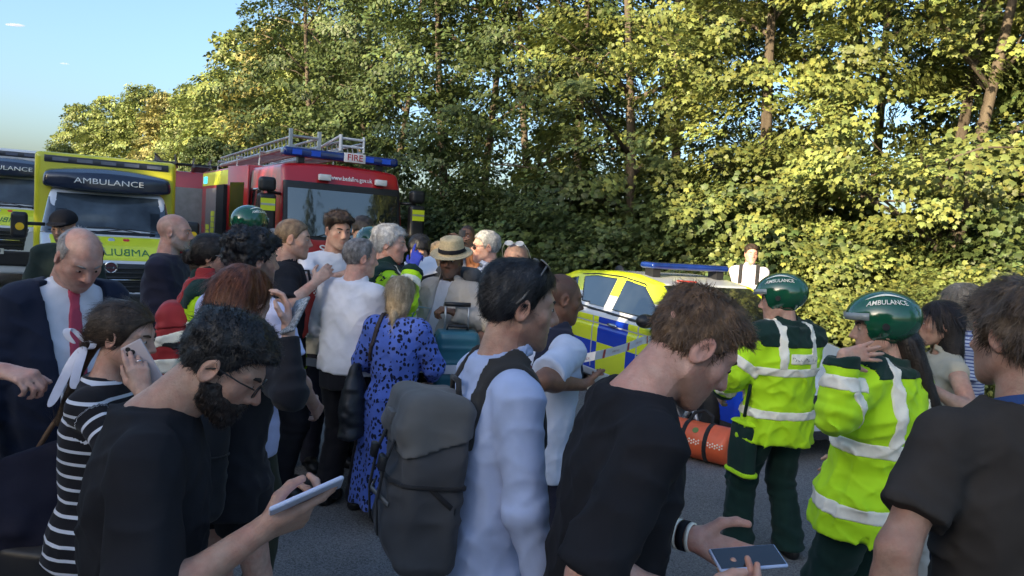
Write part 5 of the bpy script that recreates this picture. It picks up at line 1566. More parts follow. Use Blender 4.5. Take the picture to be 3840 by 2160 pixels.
    wsr = poly2([(-0.74, 0.98), (0.74, 0.98), (0.60, 1.42), (-0.60, 1.42)], 0, 2)
    shell('windscreen', body, lambda p: np.maximum(np.maximum(wsr(p), p[:, 1] - 2.05), 1.12 - p[:, 1]), B[0], B[1], 0.016, M_GLASS, e, off=0.005)
    rw = poly2([(-0.62, 1.1), (0.62, 1.1), (0.52, 1.38), (-0.52, 1.38)], 0, 2)
    shell('rear_window', body, lambda p: np.maximum(rw(p), 4.2 - p[:, 1]), B[0], B[1], 0.016, M_GLASS, e, off=0.005)
    gr = poly2([(-0.5, 0.35), (0.5, 0.35), (0.55, 0.62), (-0.55, 0.62)], 0, 2)
    shell('grille', body, lambda p: np.maximum(gr(p), p[:, 1] - 0.3), B[0], B[1], 0.016, M_BLKP, e)
    lb = sobj('light_bar', lambda p: s_box(p, (0, 2.42, 1.62), (0.55, 0.14, 0.038), 0.034), (-0.65, 2.2, 1.55), (0.65, 2.65, 1.72), 0.014, M_BLUEL, e)
    for x in (-0.45, 0.45): MB().box((x - 0.05, 2.33, 1.49), (x + 0.05, 2.5, 1.60)).build('bracket', M_BLKP, lb)
    sobj('roof_fin', lambda p: np.maximum(s_ell(p, (0, 3.9, 1.44), (0.035, 0.13, 0.11)), -10), (-0.06, 3.7, 1.4), (0.06, 4.1, 1.58), 0.01, M_BLKP, e)
    MB().box((-0.3, 2.0, 1.462), (-0.12, 2.14, 1.474)).build('roof_code', mat('roof_red', (0.6, 0.05, 0.03), rough=0.4), e)
    return e
police_car((2.98, 6.62, 0), 23)

# ------------------------------------------------------------------ things people wear
M_HIV = cloth('hi_vis_cloth', (0.48, 0.80, 0.012), rough=0.7, var=0.06, bump=0.2)
M_REFL = mat('reflective_tape', (0.86, 0.81, 0.68), rough=0.45, var=0.08, scale=20.0, bump=0.1, bscale=40.0)
M_GRN = cloth('dark_green_cloth', (0.008, 0.030, 0.024)); M_HELM = paint('green_helmet', (0.006, 0.085, 0.040), rough=0.15, coat=1.0)
M_BLK = cloth('black_cloth', (0.012, 0.012, 0.016), sheen=0.0); M_NAVY = cloth('navy_cloth', (0.016, 0.018, 0.036)); M_BLKTEE = cloth('black_tee_cloth', (0.012, 0.012, 0.015), sheen=0.0)
M_SHIRTW = cloth('white_shirt', (0.66, 0.66, 0.72)); M_TEEW = cloth('white_tee', (0.68, 0.68, 0.73)); M_SHIRTB = cloth('pale_blue_linen', (0.40, 0.48, 0.70), bscale=11.0, bump=0.35)
M_SHOE = mat('black_leather', (0.012, 0.012, 0.013), rough=0.35, var=0.2); M_STRAP = cloth('webbing', (0.02, 0.02, 0.022)); M_SUN = mat('sunglass_lens', (0.015, 0.015, 0.02), rough=0.08, coat=1.0)
M_FRAME = mat('spectacle_frame', (0.01, 0.01, 0.01), rough=0.3); M_SCREEN = mat('phone_glass', (0.012, 0.012, 0.016), rough=0.05, spec=0.8)

def hl(J, p): return (J['HC'] + J['Rh'] @ (A3(p) * J['hs'])).tolist()
def helmet(J, o, letters=True, m=None):
    toL = head_local(J); hs = J['hs']
    c, r = (0, -0.012, 0.048), (0.116, 0.146, 0.112)
    def g(p):
        q = toL(p)
        d = s_ell(q, c, r)
        zl = np.interp(q[:, 1], [-0.16, -0.08, -0.02, 0.03, 0.06, 0.075, 0.14], [-0.055, -0.062, -0.06, -0.055, -0.02, 0.045, 0.052])
        d = smax(d, (zl - q[:, 2]) * 0.8, 0.008)
        rim = np.abs(q[:, 2] - zl - 0.006) - 0.006
        d = smin(d, smax(smax(s_ell(q, c, tuple(x + 0.004 for x in r)), rim, 0.002), -s_ell(q, c, tuple(x - 0.02 for x in r)), 0.002), 0.002)
        return d * hs
    pts = J['HC']
    v, f = surf(g, pts - 0.2, pts + 0.22, 0.0065)
    ho = link('helmet', mesh_from('helmet', v, f), m or M_HELM, o)
    def place(sx):
        def b(p, a, b_):
            az = a / 0.148; el = (b_ + 0.050 - 1.1 * a * a) / 0.118 + 0.22
            d = (sx * math.cos(el) * math.cos(az), -sx * sx * math.cos(el) * math.sin(az) if sx < 0 else math.cos(el) * math.sin(az), math.sin(el))
            q = (c[0] + d[0] * (r[0] + 0.003), c[1] + d[1] * (r[1] + 0.003), c[2] + d[2] * (r[2] + 0.003))
            return Vector(hl(J, q))
        return b
    if letters:
        for sx in (-1, 1):
            lettering('AMBULANCE', 0.032, M_REFL, (0, 0, 0), (1, 0, 0), (0, 1, 0), ho, sx=1.0, bend=place(sx))
            bb = place(sx); q = MB(); n = 24; vs = []
            for k in range(n + 1):
                t = k / n; a = -0.115 + 0.235 * t; w = 0.002 + 0.011 * math.sin(math.pi * min(1, t * 1.05)) ** 0.8
                top = 0.036 - 0.9 * (a + 0.01) ** 2 - (0.05 * max(0, t - 0.8) * 5 * max(0, t - 0.8))
                vs += [bb(None, a, top), bb(None, a, top + w)]
            q.add(vs, [(2 * k, 2 * k + 1, 2 * k + 3, 2 * k + 2) for k in range(n)])
            q.build('swoosh', M_REFL, ho, smooth=True)
            q = MB(); q.disc(hl(J, (sx * 0.114, 0.0, 0.02)), (J['Rh'] @ A3((sx, 0, 0))).tolist(), 0.014 * hs, 16, th=0.006); q.build('visor_pivot', M_BLKP, ho)
    # folded visor over the brow
    vis = MB(); ring = []
    for k in range(13):
        a = R(-62 + 124 * k / 12)
        ring.append([hl(J, (0.121 * math.sin(a), 0.152 * math.cos(a) - 0.012, z)) for z in (0.045, 0.075)])
    vs = [p for rr in ring for p in rr]
    vis.add(vs, [(2 * k, 2 * k + 1, 2 * k + 3, 2 * k + 2) for k in range(12)])
    vis.build('visor', mat('clear_visor', (0.25, 0.28, 0.28), rough=0.1, coat=0.5), ho, smooth=True, solid=0.003)
    return ho
def on_torso(J, x, z, back=True, lift=0.006):
    """point on the worn top, straight behind or in front of torso place x, z"""
    ys = np.linspace(-0.4, 0.4, 200) if back else np.linspace(0.4, -0.4, 200)
    pts = np.stack([np.full(200, x), ys, np.full(200, z)], 1).astype(np.float32)
    w = J['P'] + pts @ J['Rt'].T
    k = int(np.argmax(J['top'](w.astype(np.float32)) < lift))
    return w[k]
def hiviz(J, o, h=0.009, z=(0.02, 0.075, 0.29, 0.345), straps=True, yoke=0.475, arms=True, patch=None, low=True):
    if low: make_band(J, o, slab(J, z[0], z[1]), M_REFL, h=h)
    make_band(J, o, slab(J, z[2], z[3]), M_REFL, h=h)
    if straps:
        for sx in (-1, 1): make_band(J, o, vslab(J, sx * 0.115 - 0.027, sx * 0.115 + 0.027, z[3] - 0.01, 0.62), M_REFL, h=h, off=0.006)
    if yoke: make_band(J, o, slab(J, yoke, 0.75, arms=False), M_GRN, 'yoke', h=h, off=0.003)
    if arms:
        for k in 'RL':
            make_band(J, o, armband(J, k, 'u', 0.62, 0.84), M_REFL, h=h)
            make_band(J, o, armband(J, k, 'l', 0.45, 0.68), M_REFL, h=h)
            make_band(J, o, armband(J, k, 'l', 0.80, 1.05), M_GRN, 'cuff', h=h)
    if patch:
        txt, zc, w, hh, xc = patch
        pt = make_band(J, o, vslab(J, xc - w, xc + w, zc - hh, zc + hh, back=True), M_REFL, 'name_patch', h=min(h, 0.007), off=0.008)
        def bend(p, a, b): return Vector(on_torso(J, xc + a, zc + b, True, 0.0095).tolist())
        lettering(txt, hh * 1.15, mat('grey_print', (0.06, 0.06, 0.06)), (0, 0, 0), (1, 0, 0), (0, 1, 0), pt, bend=bend, bold=False, sx=w * 2 / (hh * 1.15 * 5.6), name='lettering')
def carry(J, name, label, cat, group=None):
    e = empty(name, J['loc'], J['rz']); e.scale = (J['s'],) * 3
    return tag(e, label, cat, group)
def straps(J, e, xs, w=0.025, m=None, z0=0.34, h=0.008, name='strap'):
    for x in xs:
        make_band(J, e, vslab(J, x - w, x + w, z0, 0.66), m or M_STRAP, name, off=0.012, th=0.01, h=h)
def glasses(J, o, m=None, lens=None, r=0.021, up=0.0, name='glasses'):
    m = m or M_FRAME
    mb = MB()
    for sx in (-1, 1):
        ring = [hl(J, (sx * 0.033 + r * 1.1 * math.cos(a), 0.103 - 0.10 * abs(r * 1.1 * math.cos(a) * sx + 0.012), 0.004 + up + r * 0.82 * math.sin(a))) for a in [2 * math.pi * k / 16 for k in range(17)]]
        mb.tube(ring, 0.0017, 5, caps=False)
        mb.tube([hl(J, (sx * 0.056, 0.096, 0.01 + up)), hl(J, (sx * 0.077, 0.06, 0.012 + up)), hl(J, (sx * 0.083, 0.0, 0.012 + up)), hl(J, (sx * 0.08, -0.02, -0.004 + up))], 0.0019, 5)
    mb.tube([hl(J, (-0.012, 0.106, 0.008 + up)), hl(J, (0, 0.108, 0.011 + up)), hl(J, (0.012, 0.106, 0.008 + up))], 0.0017, 5)
    g = mb.build(name, m, o, smooth=True)
    if lens:
        for sx in (-1, 1):
            q = MB(); q.add([hl(J, (sx * 0.033 + r * 1.08 * math.cos(a), 0.1025 - 0.10 * abs(r * 1.1 * math.cos(a) * sx + 0.012), 0.004 + up + r * 0.8 * math.sin(a))) for a in [2 * math.pi * k / 16 for k in range(16)]], [tuple(range(16))])
            q.build('lens', lens, g)
    return g
def head_shades(J, o, m=None, lens=None):
    """sunglasses pushed up onto the hair"""
    mb = MB(); m = m or M_FRAME
    for sx in (-1, 1):
        ring = [hl(J, (sx * 0.034 + 0.026 * math.cos(a), 0.045 + 0.024 * math.sin(a) * -0.6 - 0.1 * abs(0.026 * math.cos(a) * sx + 0.01), 0.128 + 0.012 * math.sin(a))) for a in [2 * math.pi * k / 14 for k in range(15)]]
        mb.tube(ring, 0.0025, 5, caps=False)
        mb.tube([hl(J, (sx * 0.06, 0.04, 0.125)), hl(J, (sx * 0.083, 0.015, 0.085)), hl(J, (sx * 0.09, -0.02, 0.03)), hl(J, (sx * 0.088, -0.035, 0.012))], 0.003, 5)
    mb.tube([hl(J, (-0.01, 0.048, 0.13)), hl(J, (0.01, 0.048, 0.13))], 0.0025, 5)
    g = mb.build('sunglasses', m, o, smooth=True)
    for sx in (-1, 1):
        q = MB(); q.add([hl(J, (sx * 0.034 + 0.025 * math.cos(a), 0.045 + 0.023 * math.sin(a) * -0.6 - 0.1 * abs(0.026 * math.cos(a) * sx + 0.01), 0.129 + 0.0115 * math.sin(a))) for a in [2 * math.pi * k / 14 for k in range(14)]], [tuple(range(14))])
        q.build('lens', lens or M_SUN, g)
    return g
def phone(center, xdir, ydir, label, back_m, face='back', size=(0.075, 0.155, 0.009), cams=0, screen=None):
    """ydir along the long side, xdir across; the side towards x cross y is the camera side"""
    x = Vector(xdir).normalized(); y = Vector(ydir).normalized(); y = (y - x * y.dot(x)).normalized(); z = x.cross(y)
    M = Matrix(((x.x, y.x, z.x, center[0]), (x.y, y.y, z.y, center[1]), (x.z, y.z, z.z, center[2]), (0, 0, 0, 1)))
    w, l, t = size
    o = MB().box((-w / 2, -l / 2, -t / 2), (w / 2, l / 2, t / 2)).build('phone', back_m, bevel=0.004, seg=3)
    o.matrix_world = M
    MB().box((-w / 2 + 0.004, -l / 2 + 0.004, -t / 2 - 0.0006), (w / 2 - 0.004, l / 2 - 0.004, -t / 2 + 0.001)).build('screen', screen or M_SCREEN, o)
    for k in range(cams):
        a = R(90 + 120 * k); r = 0.009
        MB().disc((-w / 2 + 0.021 + r * math.cos(a), l / 2 - 0.022 + r * math.sin(a), t / 2), (0, 0, 1), 0.0072, 14, th=0.0022).build('camera_lens', M_BLKP, o)
    return tag(o, label, 'phone', 'phones in hands')
def rucksack(J, label, m, c=(0, -0.22, 0.24), half=(0.16, 0.10, 0.24), h=0.012, strap_m=None, name='backpack', m2=None, tilt=0, flap=True, straps_x=(-0.105, 0.105), sw=0.025, amp=0.008, sag=0.0, rf=0.6):
    e = carry(J, name, label, 'backpack')
    Rt = J['Rt'] @ rot('x', tilt); C = J['T'](c)
    def g(p):
        q = (p - C) @ Rt
        wz = 1 - 0.22 * sstep(q[:, 2], 0.3 * half[2], half[2]) + sag * sstep(-q[:, 2], 0, half[2])
        qq = q / np.stack([wz, wz, np.ones(len(q))], 1)
        d = s_box(qq, (0, 0, 0), half, min(half) * rf)
        d = smin(d, s_box(q, (0, -half[1] * 0.85, -half[2] * 0.35), (half[0] * 0.78, half[1] * 0.45, half[2] * 0.45), 0.035), 0.02)
        if flap: d = smin(d, s_box(q, (0, -half[1] * 0.12, half[2] * 0.74), (half[0] * 0.86, half[1] * 1.08, half[2] * 0.27), min(half) * rf), 0.012)
        n = fbm(q * 9.0 + 3, 2) + 0.8 * (1 - np.abs(vnoise(q * A3((10, 10, 18)) + 2))) ** 2
        return d - amp * n
    L = max(half) + 0.12
    J['bagf'] = (g, C, Rt, L)
    v, f = surf(g, C - L, C + L, h)
    b = link('bag', mesh_from('bag', v, f), m, e)
    if flap:
        fl = lambda p: (lambda q: np.maximum(np.abs(g(p) - 0.002) - 0.009, np.maximum(half[2] * 0.50 - q[:, 2] + q[:, 1] * 0.35, -1)))((p - C) @ Rt)
        v, f = surf(fl, C - L, C + L, h * 0.8)
        if len(v): link('flap', mesh_from('flap', v, f), m2 or m, e)
    zp = lambda p: (lambda q: np.maximum(np.abs(g(p) - 0.002) - 0.006, np.abs(q[:, 2] + half[2] * 0.02 - 0.1 * q[:, 0]) - 0.006))((p - C) @ Rt)
    v, f = surf(zp, C - L, C + L, h * 0.6)
    if len(v): link('zip', mesh_from('zip', v, f), M_STRAP, e)
    hp = [C + Rt @ A3(q) for q in ((-0.035, half[1] * 0.7, half[2]), (-0.03, half[1] * 0.6, half[2] + 0.05), (0.03, half[1] * 0.6, half[2] + 0.05), (0.035, half[1] * 0.7, half[2]))]
    MB().tube([q.tolist() for q in hp], 0.009, 6).build('haul_loop', strap_m or M_STRAP, e, smooth=True)
    straps(J, e, straps_x, sw, strap_m, h=max(0.007, h * 0.7))
    return e
def bag_panel(J, e, region, m, name, h=0.009, off=0.004):
    g, C, Rt, L = J['bagf']
    fn = lambda p: np.maximum(np.abs(g(p) - off + 0.008) - 0.012, region((p - C) @ Rt))
    v, f = surf(fn, C - L, C + L, h)
    if len(v): link(name, mesh_from(name, v, f), m, e)
def long_hair(length=0.2, w=0.085, d=0.05, y=-0.07, wave=0.0):
    def ext(q, dd):
        b = s_loft(q, (0, 0, 0), np.eye(3, dtype=np.float32), [-length, -length + 0.05, -0.05, 0.06, 0.10], [w * 0.55, w * 0.85, w, w * 0.9, w * 0.5], [d * 0.5, d * 0.8, d, d, d * 0.6], None, [y - 0.0, y + 0.005, y + 0.015, y + 0.02, y + 0.03], rnd=0.02)
        return smin(dd, b, 0.03)
    return ext
DOWN = lambda p: np.tile(A3((0, -0.15, -1)), (len(p), 1)) + p * A3((1.5, 1.5, 0))
HEAD = {
    'suit': (-1.891, 3.242, 1.645),
    'cap': (-3.757, 6.203, 1.689),
    'bald_navy': (-2.419, 5.304, 1.729),
    'para_bun': (-1.810, 4.494, 1.622),
    'helmet_behind': (-2.098, 5.910, 1.793),
    'curly': (-1.181, 3.395, 1.677),
    'redhair': (-1.026, 2.885, 1.554),
    'grey_hiviz': (-1.771, 5.499, 1.663),
    'police_short': (-1.485, 5.004, 1.743),
    'young_tee': (-1.334, 5.610, 1.809),
    'behind': (-1.394, 6.812, 1.800),
    'helmet_mid': (-1.139, 5.903, 1.697),
    'shirt_back': (-0.994, 4.847, 1.652),
    'pointing': (-0.892, 5.355, 1.742),
    'notes': (-0.776, 6.102, 1.685),
    'blonde_hidden': (-0.686, 6.801, 1.639),
    'hat': (-0.453, 5.398, 1.655),
    'filming': (-0.569, 8.819, 1.817),
    'auburn': (-0.398, 7.800, 1.597),
    'shades': (-0.236, 6.107, 1.752),
    'bald_sung': (0.013, 5.000, 1.685),
    'dress': (-0.685, 4.631, 1.443),
    'backpack': (0.026, 2.141, 1.664),
    'polo': (0.228, 3.389, 1.592),
    'ginger': (0.429, 1.728, 1.636),
    'beard': (-0.632, 1.640, 1.537),
    'stripe': (-1.233, 2.377, 1.461),
    'para_a': (1.620, 4.490, 1.575),
    'para_b': (1.541, 3.087, 1.577),
    'right': (1.227, 1.792, 1.700),
    'dark_hair': (2.185, 3.787, 1.556),
    'light_hair': (2.647, 4.394, 1.624),
    'far_white': (3.367, 10.623, 1.807),
}
HAND = {
    'kit': (-1.391, 4.970, 1.269),
    'ginger_L': (0.474, 1.754, 1.169),
    'ginger_R': (0.419, 1.530, 1.122),
    'beard_R': (-0.474, 1.459, 1.244),
    'beard_L': (-0.477, 1.557, 1.217),
    'stripe_R': (-1.074, 2.187, 1.328),
    'point_R': (-0.683, 5.094, 1.604),
    'parab_L': (1.296, 2.860, 1.489),
    'hat_L': (-0.389, 5.123, 1.308),
    'pol_R': (-1.250, 4.735, 1.492),
    'young_R': (-1.180, 5.238, 1.515),
    'red_R': (-0.785, 2.629, 1.488),
    'polo_R': (0.323, 3.164, 1.246),
    'dark_L': (1.984, 3.517, 1.289),
    'film_L': (-0.578, 8.412, 1.736),
    'arm_L': (-1.496, 2.317, 1.325),
    'red_phone': (-0.773, 2.632, 1.524),
    'beard_phone': (-0.385, 1.465, 1.321),
    'ging_phone': (0.563, 1.615, 1.176),
    'point_hand': (-0.616, 5.096, 1.627),
    'bag_orange': (1.684, 5.904, 0.316),
    'suitcase': (-0.351, 4.952, 1.022),
    'edge_R': (-2.933, 4.184, 1.498),
}
# ------------------------------------------------------------------ the crowd
def SH_(n, L, w, **k): return [dict(n=n, L=L, w=w, **k)]
TR = lambda m, **k: dict(mat=m, **k)
BR_D, BR_B, BR_G = (0.015, 0.011, 0.009), (0.07, 0.04, 0.02), (0.25, 0.23, 0.21)
# --- front row -------------------------------------------------------
o, Jg = build_person(dict(label='ginger man in a black T-shirt looking down at the phone in his hands', head=HEAD['ginger'], rz=-84, lean=7, nf=0.015, hp=35, hy=4, skin='pink', h=0.0034, hs=1.05,
    worldR=HAND['ginger_R'], armR=((0, 0, 0), (0.15, -0.12, -1)), worldL=HAND['ginger_L'], armL=((0, 0, 0), (-0.5, -0.5, -0.9)),
    handR=dict(dir=(-0.1, 1, -0.02), pn=(-0.5, 0, 0.85), curl=[(28, 32, 20), (35, 40, 25), (42, 45, 25), (48, 48, 25)], thumb=((0.7, 0.35, 0.6), (0.95, 0.0, 0.35), (1, -0.05, 0.1))),
    handL=dict(dir=(0.3, 1, -0.35), pn=(0.7, -0.05, 0.55), curl=[(15, 22, 15), (22, 28, 18), (28, 32, 20), (34, 36, 20)]),
    stubble=((0.20, 0.11, 0.07), 0.5), face=dict(nose=1.08, jaw=1.08), browc=(0.10, 0.05, 0.025), eye_open=0.4,
    hair=dict(line='short', side=0.004, top=0.017, front=0.011, amp=0.005, fq=40, col=(0.080, 0.046, 0.027), col2=(0.19, 0.11, 0.058), h=0.004,
              strands=[dict(n=9000, L=0.026, w=0.0010, lift=0.10, jit=0.18, curl=0.15), dict(n=1500, L=0.02, w=0.0012, lift=0.5, jit=0.5, curl=0.35)]),
    top=dict(mat=M_BLKTEE, ease=0.016, hem=-0.16, sleeve='short', slen=1.0, sflare=0.014, wr=0.010, h=0.007, flare=0.010, neck=0.062), topname='t_shirt',
    trousers=TR(M_NAVY), shoes=M_SHOE))
W = Jg['WL']; E = Jg['EL']; ax = unit(W - E)
for k, (t, m, r) in enumerate(((0.004, M_REFL, 0.0345), (0.020, M_BLK, 0.036), (0.036, M_REFL, 0.036))):
    c = W - ax * t; q = MB(); q.lathe([(r * 0.88, -0.009 if k == 1 else -0.004), (r, -0.008 if k == 1 else -0.004), (r, 0.008 if k == 1 else 0.004), (r * 0.88, 0.009 if k == 1 else 0.004)], c.tolist(), ax.tolist(), 24)
    q.build('wristband', m, o, smooth=True)
ph = HAND['ging_phone']
phone((ph[0], ph[1], ph[2] + 0.01), (-0.12, 0.93, 0.22), (0.97, 0.12, 0.10), 'phone in a pale blue case held by the ginger man', mat('pale_blue_case', (0.40, 0.50, 0.72), rough=0.4), screen=M_SCREEN)

o, Jb = build_person(dict(label='bearded man in glasses and a black T-shirt looking down at his white phone', head=HEAD['beard'], rz=-68, lean=3, nf=0.04, hp=33, hy=-14, skin='olive', h=0.0036, hs=0.97,
    worldR=HAND['beard_R'], armR=((0, 0, 0), (0.4, -0.5, -1)),
    handR=dict(dir=(-0.05, 1, 0.28), pn=(-0.75, -0.1, 0.6), curl=[(10, 15, 10), (40, 45, 30), (48, 50, 30), (52, 52, 30)], thumb=((0.6, 0.45, 0.6), (0.9, 0.1, 0.5), (1, 0, 0.2))),
    face=dict(nose=1.1, jaw=1.0), browc=BR_D, browt=0.0048, eye_open=0.5, beard=dict(col=(0.011, 0.008, 0.007), th=0.0055, n=5000, h=0.0035, col2=(0.03, 0.02, 0.016)),
    hair=dict(line='short', side=0.004, top=0.024, front=0.006, back=0.002, amp=0.007, fq=34, col=(0.006, 0.006, 0.007), col2=(0.018, 0.016, 0.016), h=0.004,
              strands=[dict(n=9000, L=0.02, w=0.0010, lift=0.12, jit=0.35, curl=0.5)]),
    top=dict(mat=M_BLKTEE, ease=0.022, hem=-0.16, sleeve='short', slen=0.86, sflare=0.016, wr=0.010, h=0.007, flare=0.010, seed=(3, 1, 7), neck=0.062), topname='t_shirt',
    trousers=TR(M_NAVY), shoes=M_SHOE))
glasses(Jb, o, r=0.022)
phone((HAND['beard_phone'][0] - 0.005, HAND['beard_phone'][1] + 0.015, HAND['beard_phone'][2] - 0.01), (-0.25, 0.80, -0.55), (0.84, 0.30, 0.42), 'pale phone with a sky-pale screen held up by the bearded man', mat('white_case', (0.50, 0.55, 0.70), rough=0.4), screen=mat('sky_pale_screen', (0.45, 0.5, 0.75), rough=0.15, var=0.03, emit=(0.45, 0.5, 0.85), estr=0.12))  # pale lilac paints reflected sky on the screen, plus faint screen glow

o, Jp = build_person(dict(label='man in a pale blue linen shirt with sunglasses pushed into dark hair', head=HEAD['backpack'], rz=-70, lean=2, hp=6, hy=-6, skin='tan', h=0.0042, hs=1.02, bare={'R': 0.0, 'L': 0.0},
    armR=((0.29, 0.10, 0.84), (0.4, -1, -0.2)), face=dict(nose=1.05), browc=BR_D, stubble=((0.10, 0.07, 0.05), 0.3),
    hair=dict(line='short', side=0.006, top=0.024, back=0.003, amp=0.005, fq=26, st=(1, 1, 0.5), col=(0.008, 0.008, 0.010), col2=(0.035, 0.035, 0.038), h=0.0042, crown=(0.0, 0.06, 0.14),
              strands=[dict(n=9000, L=0.032, w=0.0010, lift=0.05, jit=0.14, curl=0.10)]),
    top=dict(mat=M_SHIRTB, ease=0.012, hem=-0.20, sleeve='long', wr=0.0085, h=0.0075, flare=0.025, collar=(0.048, 0.070), fold=True, elbow=0.0015, neck=0.062, sleeve_r=0.004), topname='linen_shirt',
    trousers=TR(M_NAVY), shoes=M_SHOE))
head_shades(Jp, o, mat('grey_frame', (0.16, 0.15, 0.14), rough=0.35))
rucksack(Jp, 'dark grey canvas backpack worn by the man in the pale blue shirt', cloth('grey_canvas', (0.06, 0.061, 0.066), bump=0.4), c=(0.02, -0.20, 0.245), half=(0.145, 0.08, 0.225), h=0.008, strap_m=cloth('grey_webbing', (0.035, 0.034, 0.034)), m2=cloth('lighter_grey_canvas', (0.11, 0.108, 0.105), bump=0.4), tilt=-4, amp=0.010, sw=0.020, sag=0.06, rf=0.38)

C = Jp['T']((0.02, -0.20, 0.245)); Rb = Jp['Rt'] @ rot('x', -4)
bag = [q for q in bpy.data.objects if q.name == 'backpack'][0]
def on_bag(pts, w, nm, m, dirw=(1, 0, 0), th=0.004):
    mb = MB(); mb.strip([(C + Rb @ A3(p)).tolist() for p in pts], [(Rb @ A3(dirw) * w).tolist() for _ in pts]); return mb.build(nm, m, bag, solid=th, smooth=True)
for x in (-0.06, 0.06):
    on_bag([(x, -0.105, 0.13), (x, -0.128, 0.05), (x, -0.135, -0.06), (x, -0.12, -0.15)], 0.011, 'lash_strap', M_STRAP)
    MB().box(*[tuple((A3((x, -0.132, 0.045)) + A3(q)).tolist()) for q in ((-0.017, -0.012, -0.02), (0.017, 0.006, 0.02))], Matrix.Translation(C.tolist()) @ Matrix(Rb.tolist()).to_4x4()).build('buckle', M_BLKP, bag, bevel=0.004)
on_bag([(0.145, -0.03, 0.02), (0.155, 0.02, -0.02), (0.15, 0.06, -0.05)], 0.009, 'side_strap', M_STRAP, (0, 0, 1))
on_bag([(-0.10, -0.112, -0.055), (0.0, -0.142, -0.045), (0.10, -0.112, -0.055)], 0.006, 'pocket_zip', mat('zip_grey', (0.12, 0.12, 0.12), rough=0.4), (0, 0, 1))
MB().box((-0.03, -0.125, 0.14), (0.03, -0.108, 0.175), Matrix.Translation(C.tolist()) @ Matrix(Rb.tolist()).to_4x4()).build('leather_patch', mat('tan_patch', (0.14, 0.13, 0.12), rough=0.6), bag, bevel=0.003)
o, Jr = build_person(dict(label='wavy haired man in a brown black T-shirt at the right border', head=HEAD['right'], rz=6, lean=1, hp=4, hy=14, skin='tan', h=0.0042, hs=1.0, sh=0.195,
    armL=((-0.34, -0.06, 0.93), (-1, -0.5, 0)), armR=((0.3, 0.1, 0.85), (1, -0.5, 0)), face=dict(),
    hair=dict(line='short', side=0.013, top=0.026, back=0.012, amp=0.008, fq=24, col=(0.045, 0.028, 0.018), col2=(0.14, 0.095, 0.06), h=0.0045, soft=0.012,
              strands=[dict(n=10000, L=0.04, w=0.0011, lift=0.05, jit=0.16, curl=0.2, grav=0.2)]),
    top=dict(mat=cloth('brown_black_tee', (0.040, 0.034, 0.030), sheen=0.0), ease=0.018, hem=-0.15, sleeve='short', slen=0.70, sflare=0.012, wr=0.010, h=0.0075, broad=0.014, seed=(9, 2, 4), neck=0.074), topname='t_shirt',
    trousers=TR(M_NAVY), shoes=M_SHOE))
mb = MB(); nb = Jr['NB']
ring = [(nb + Jr['Rt'] @ A3((0.078 * math.cos(a), 0.02 + 0.075 * math.sin(a), 0.012 - 0.03 * math.sin(a)))).tolist() for a in [math.pi + math.pi * k / 14 for k in range(15)]]
mb.strip(ring, [(Jr['Rt'] @ A3((0.0, 0.004, 0.010))).tolist() for _ in ring])
mb.build('lanyard', cloth('blue_lanyard', (0.03, 0.07, 0.22)), o, solid=0.002)

def stripe_mat(name, c1, c2, period, frac):
    m = cloth(name, c1); t = m.node_tree; b = t.nodes['Principled BSDF']
    at = t.nodes.new('ShaderNodeAttribute'); at.attribute_name = 'cc'
    sx = t.nodes.new('ShaderNodeSeparateXYZ'); t.links.new(at.outputs['Vector'], sx.inputs[0])
    a = t.nodes.new('ShaderNodeMath'); a.operation = 'DIVIDE'; a.inputs[1].default_value = period; t.links.new(sx.outputs[2], a.inputs[0])
    f = t.nodes.new('ShaderNodeMath'); f.operation = 'FRACT'; t.links.new(a.outputs[0], f.inputs[0])
    l = t.nodes.new('ShaderNodeMath'); l.operation = 'LESS_THAN'; l.inputs[1].default_value = frac; t.links.new(f.outputs[0], l.inputs[0])
    mx = t.nodes.new('ShaderNodeMix'); mx.data_type = 'RGBA'; t.links.new(l.outputs[0], mx.inputs[0])
    t.links.new(b.inputs['Base Color'].links[0].from_socket, mx.inputs[6]); mx.inputs[7].default_value = (*c2, 1)
    t.links.new(mx.outputs[2], b.inputs['Base Color'])
    return m
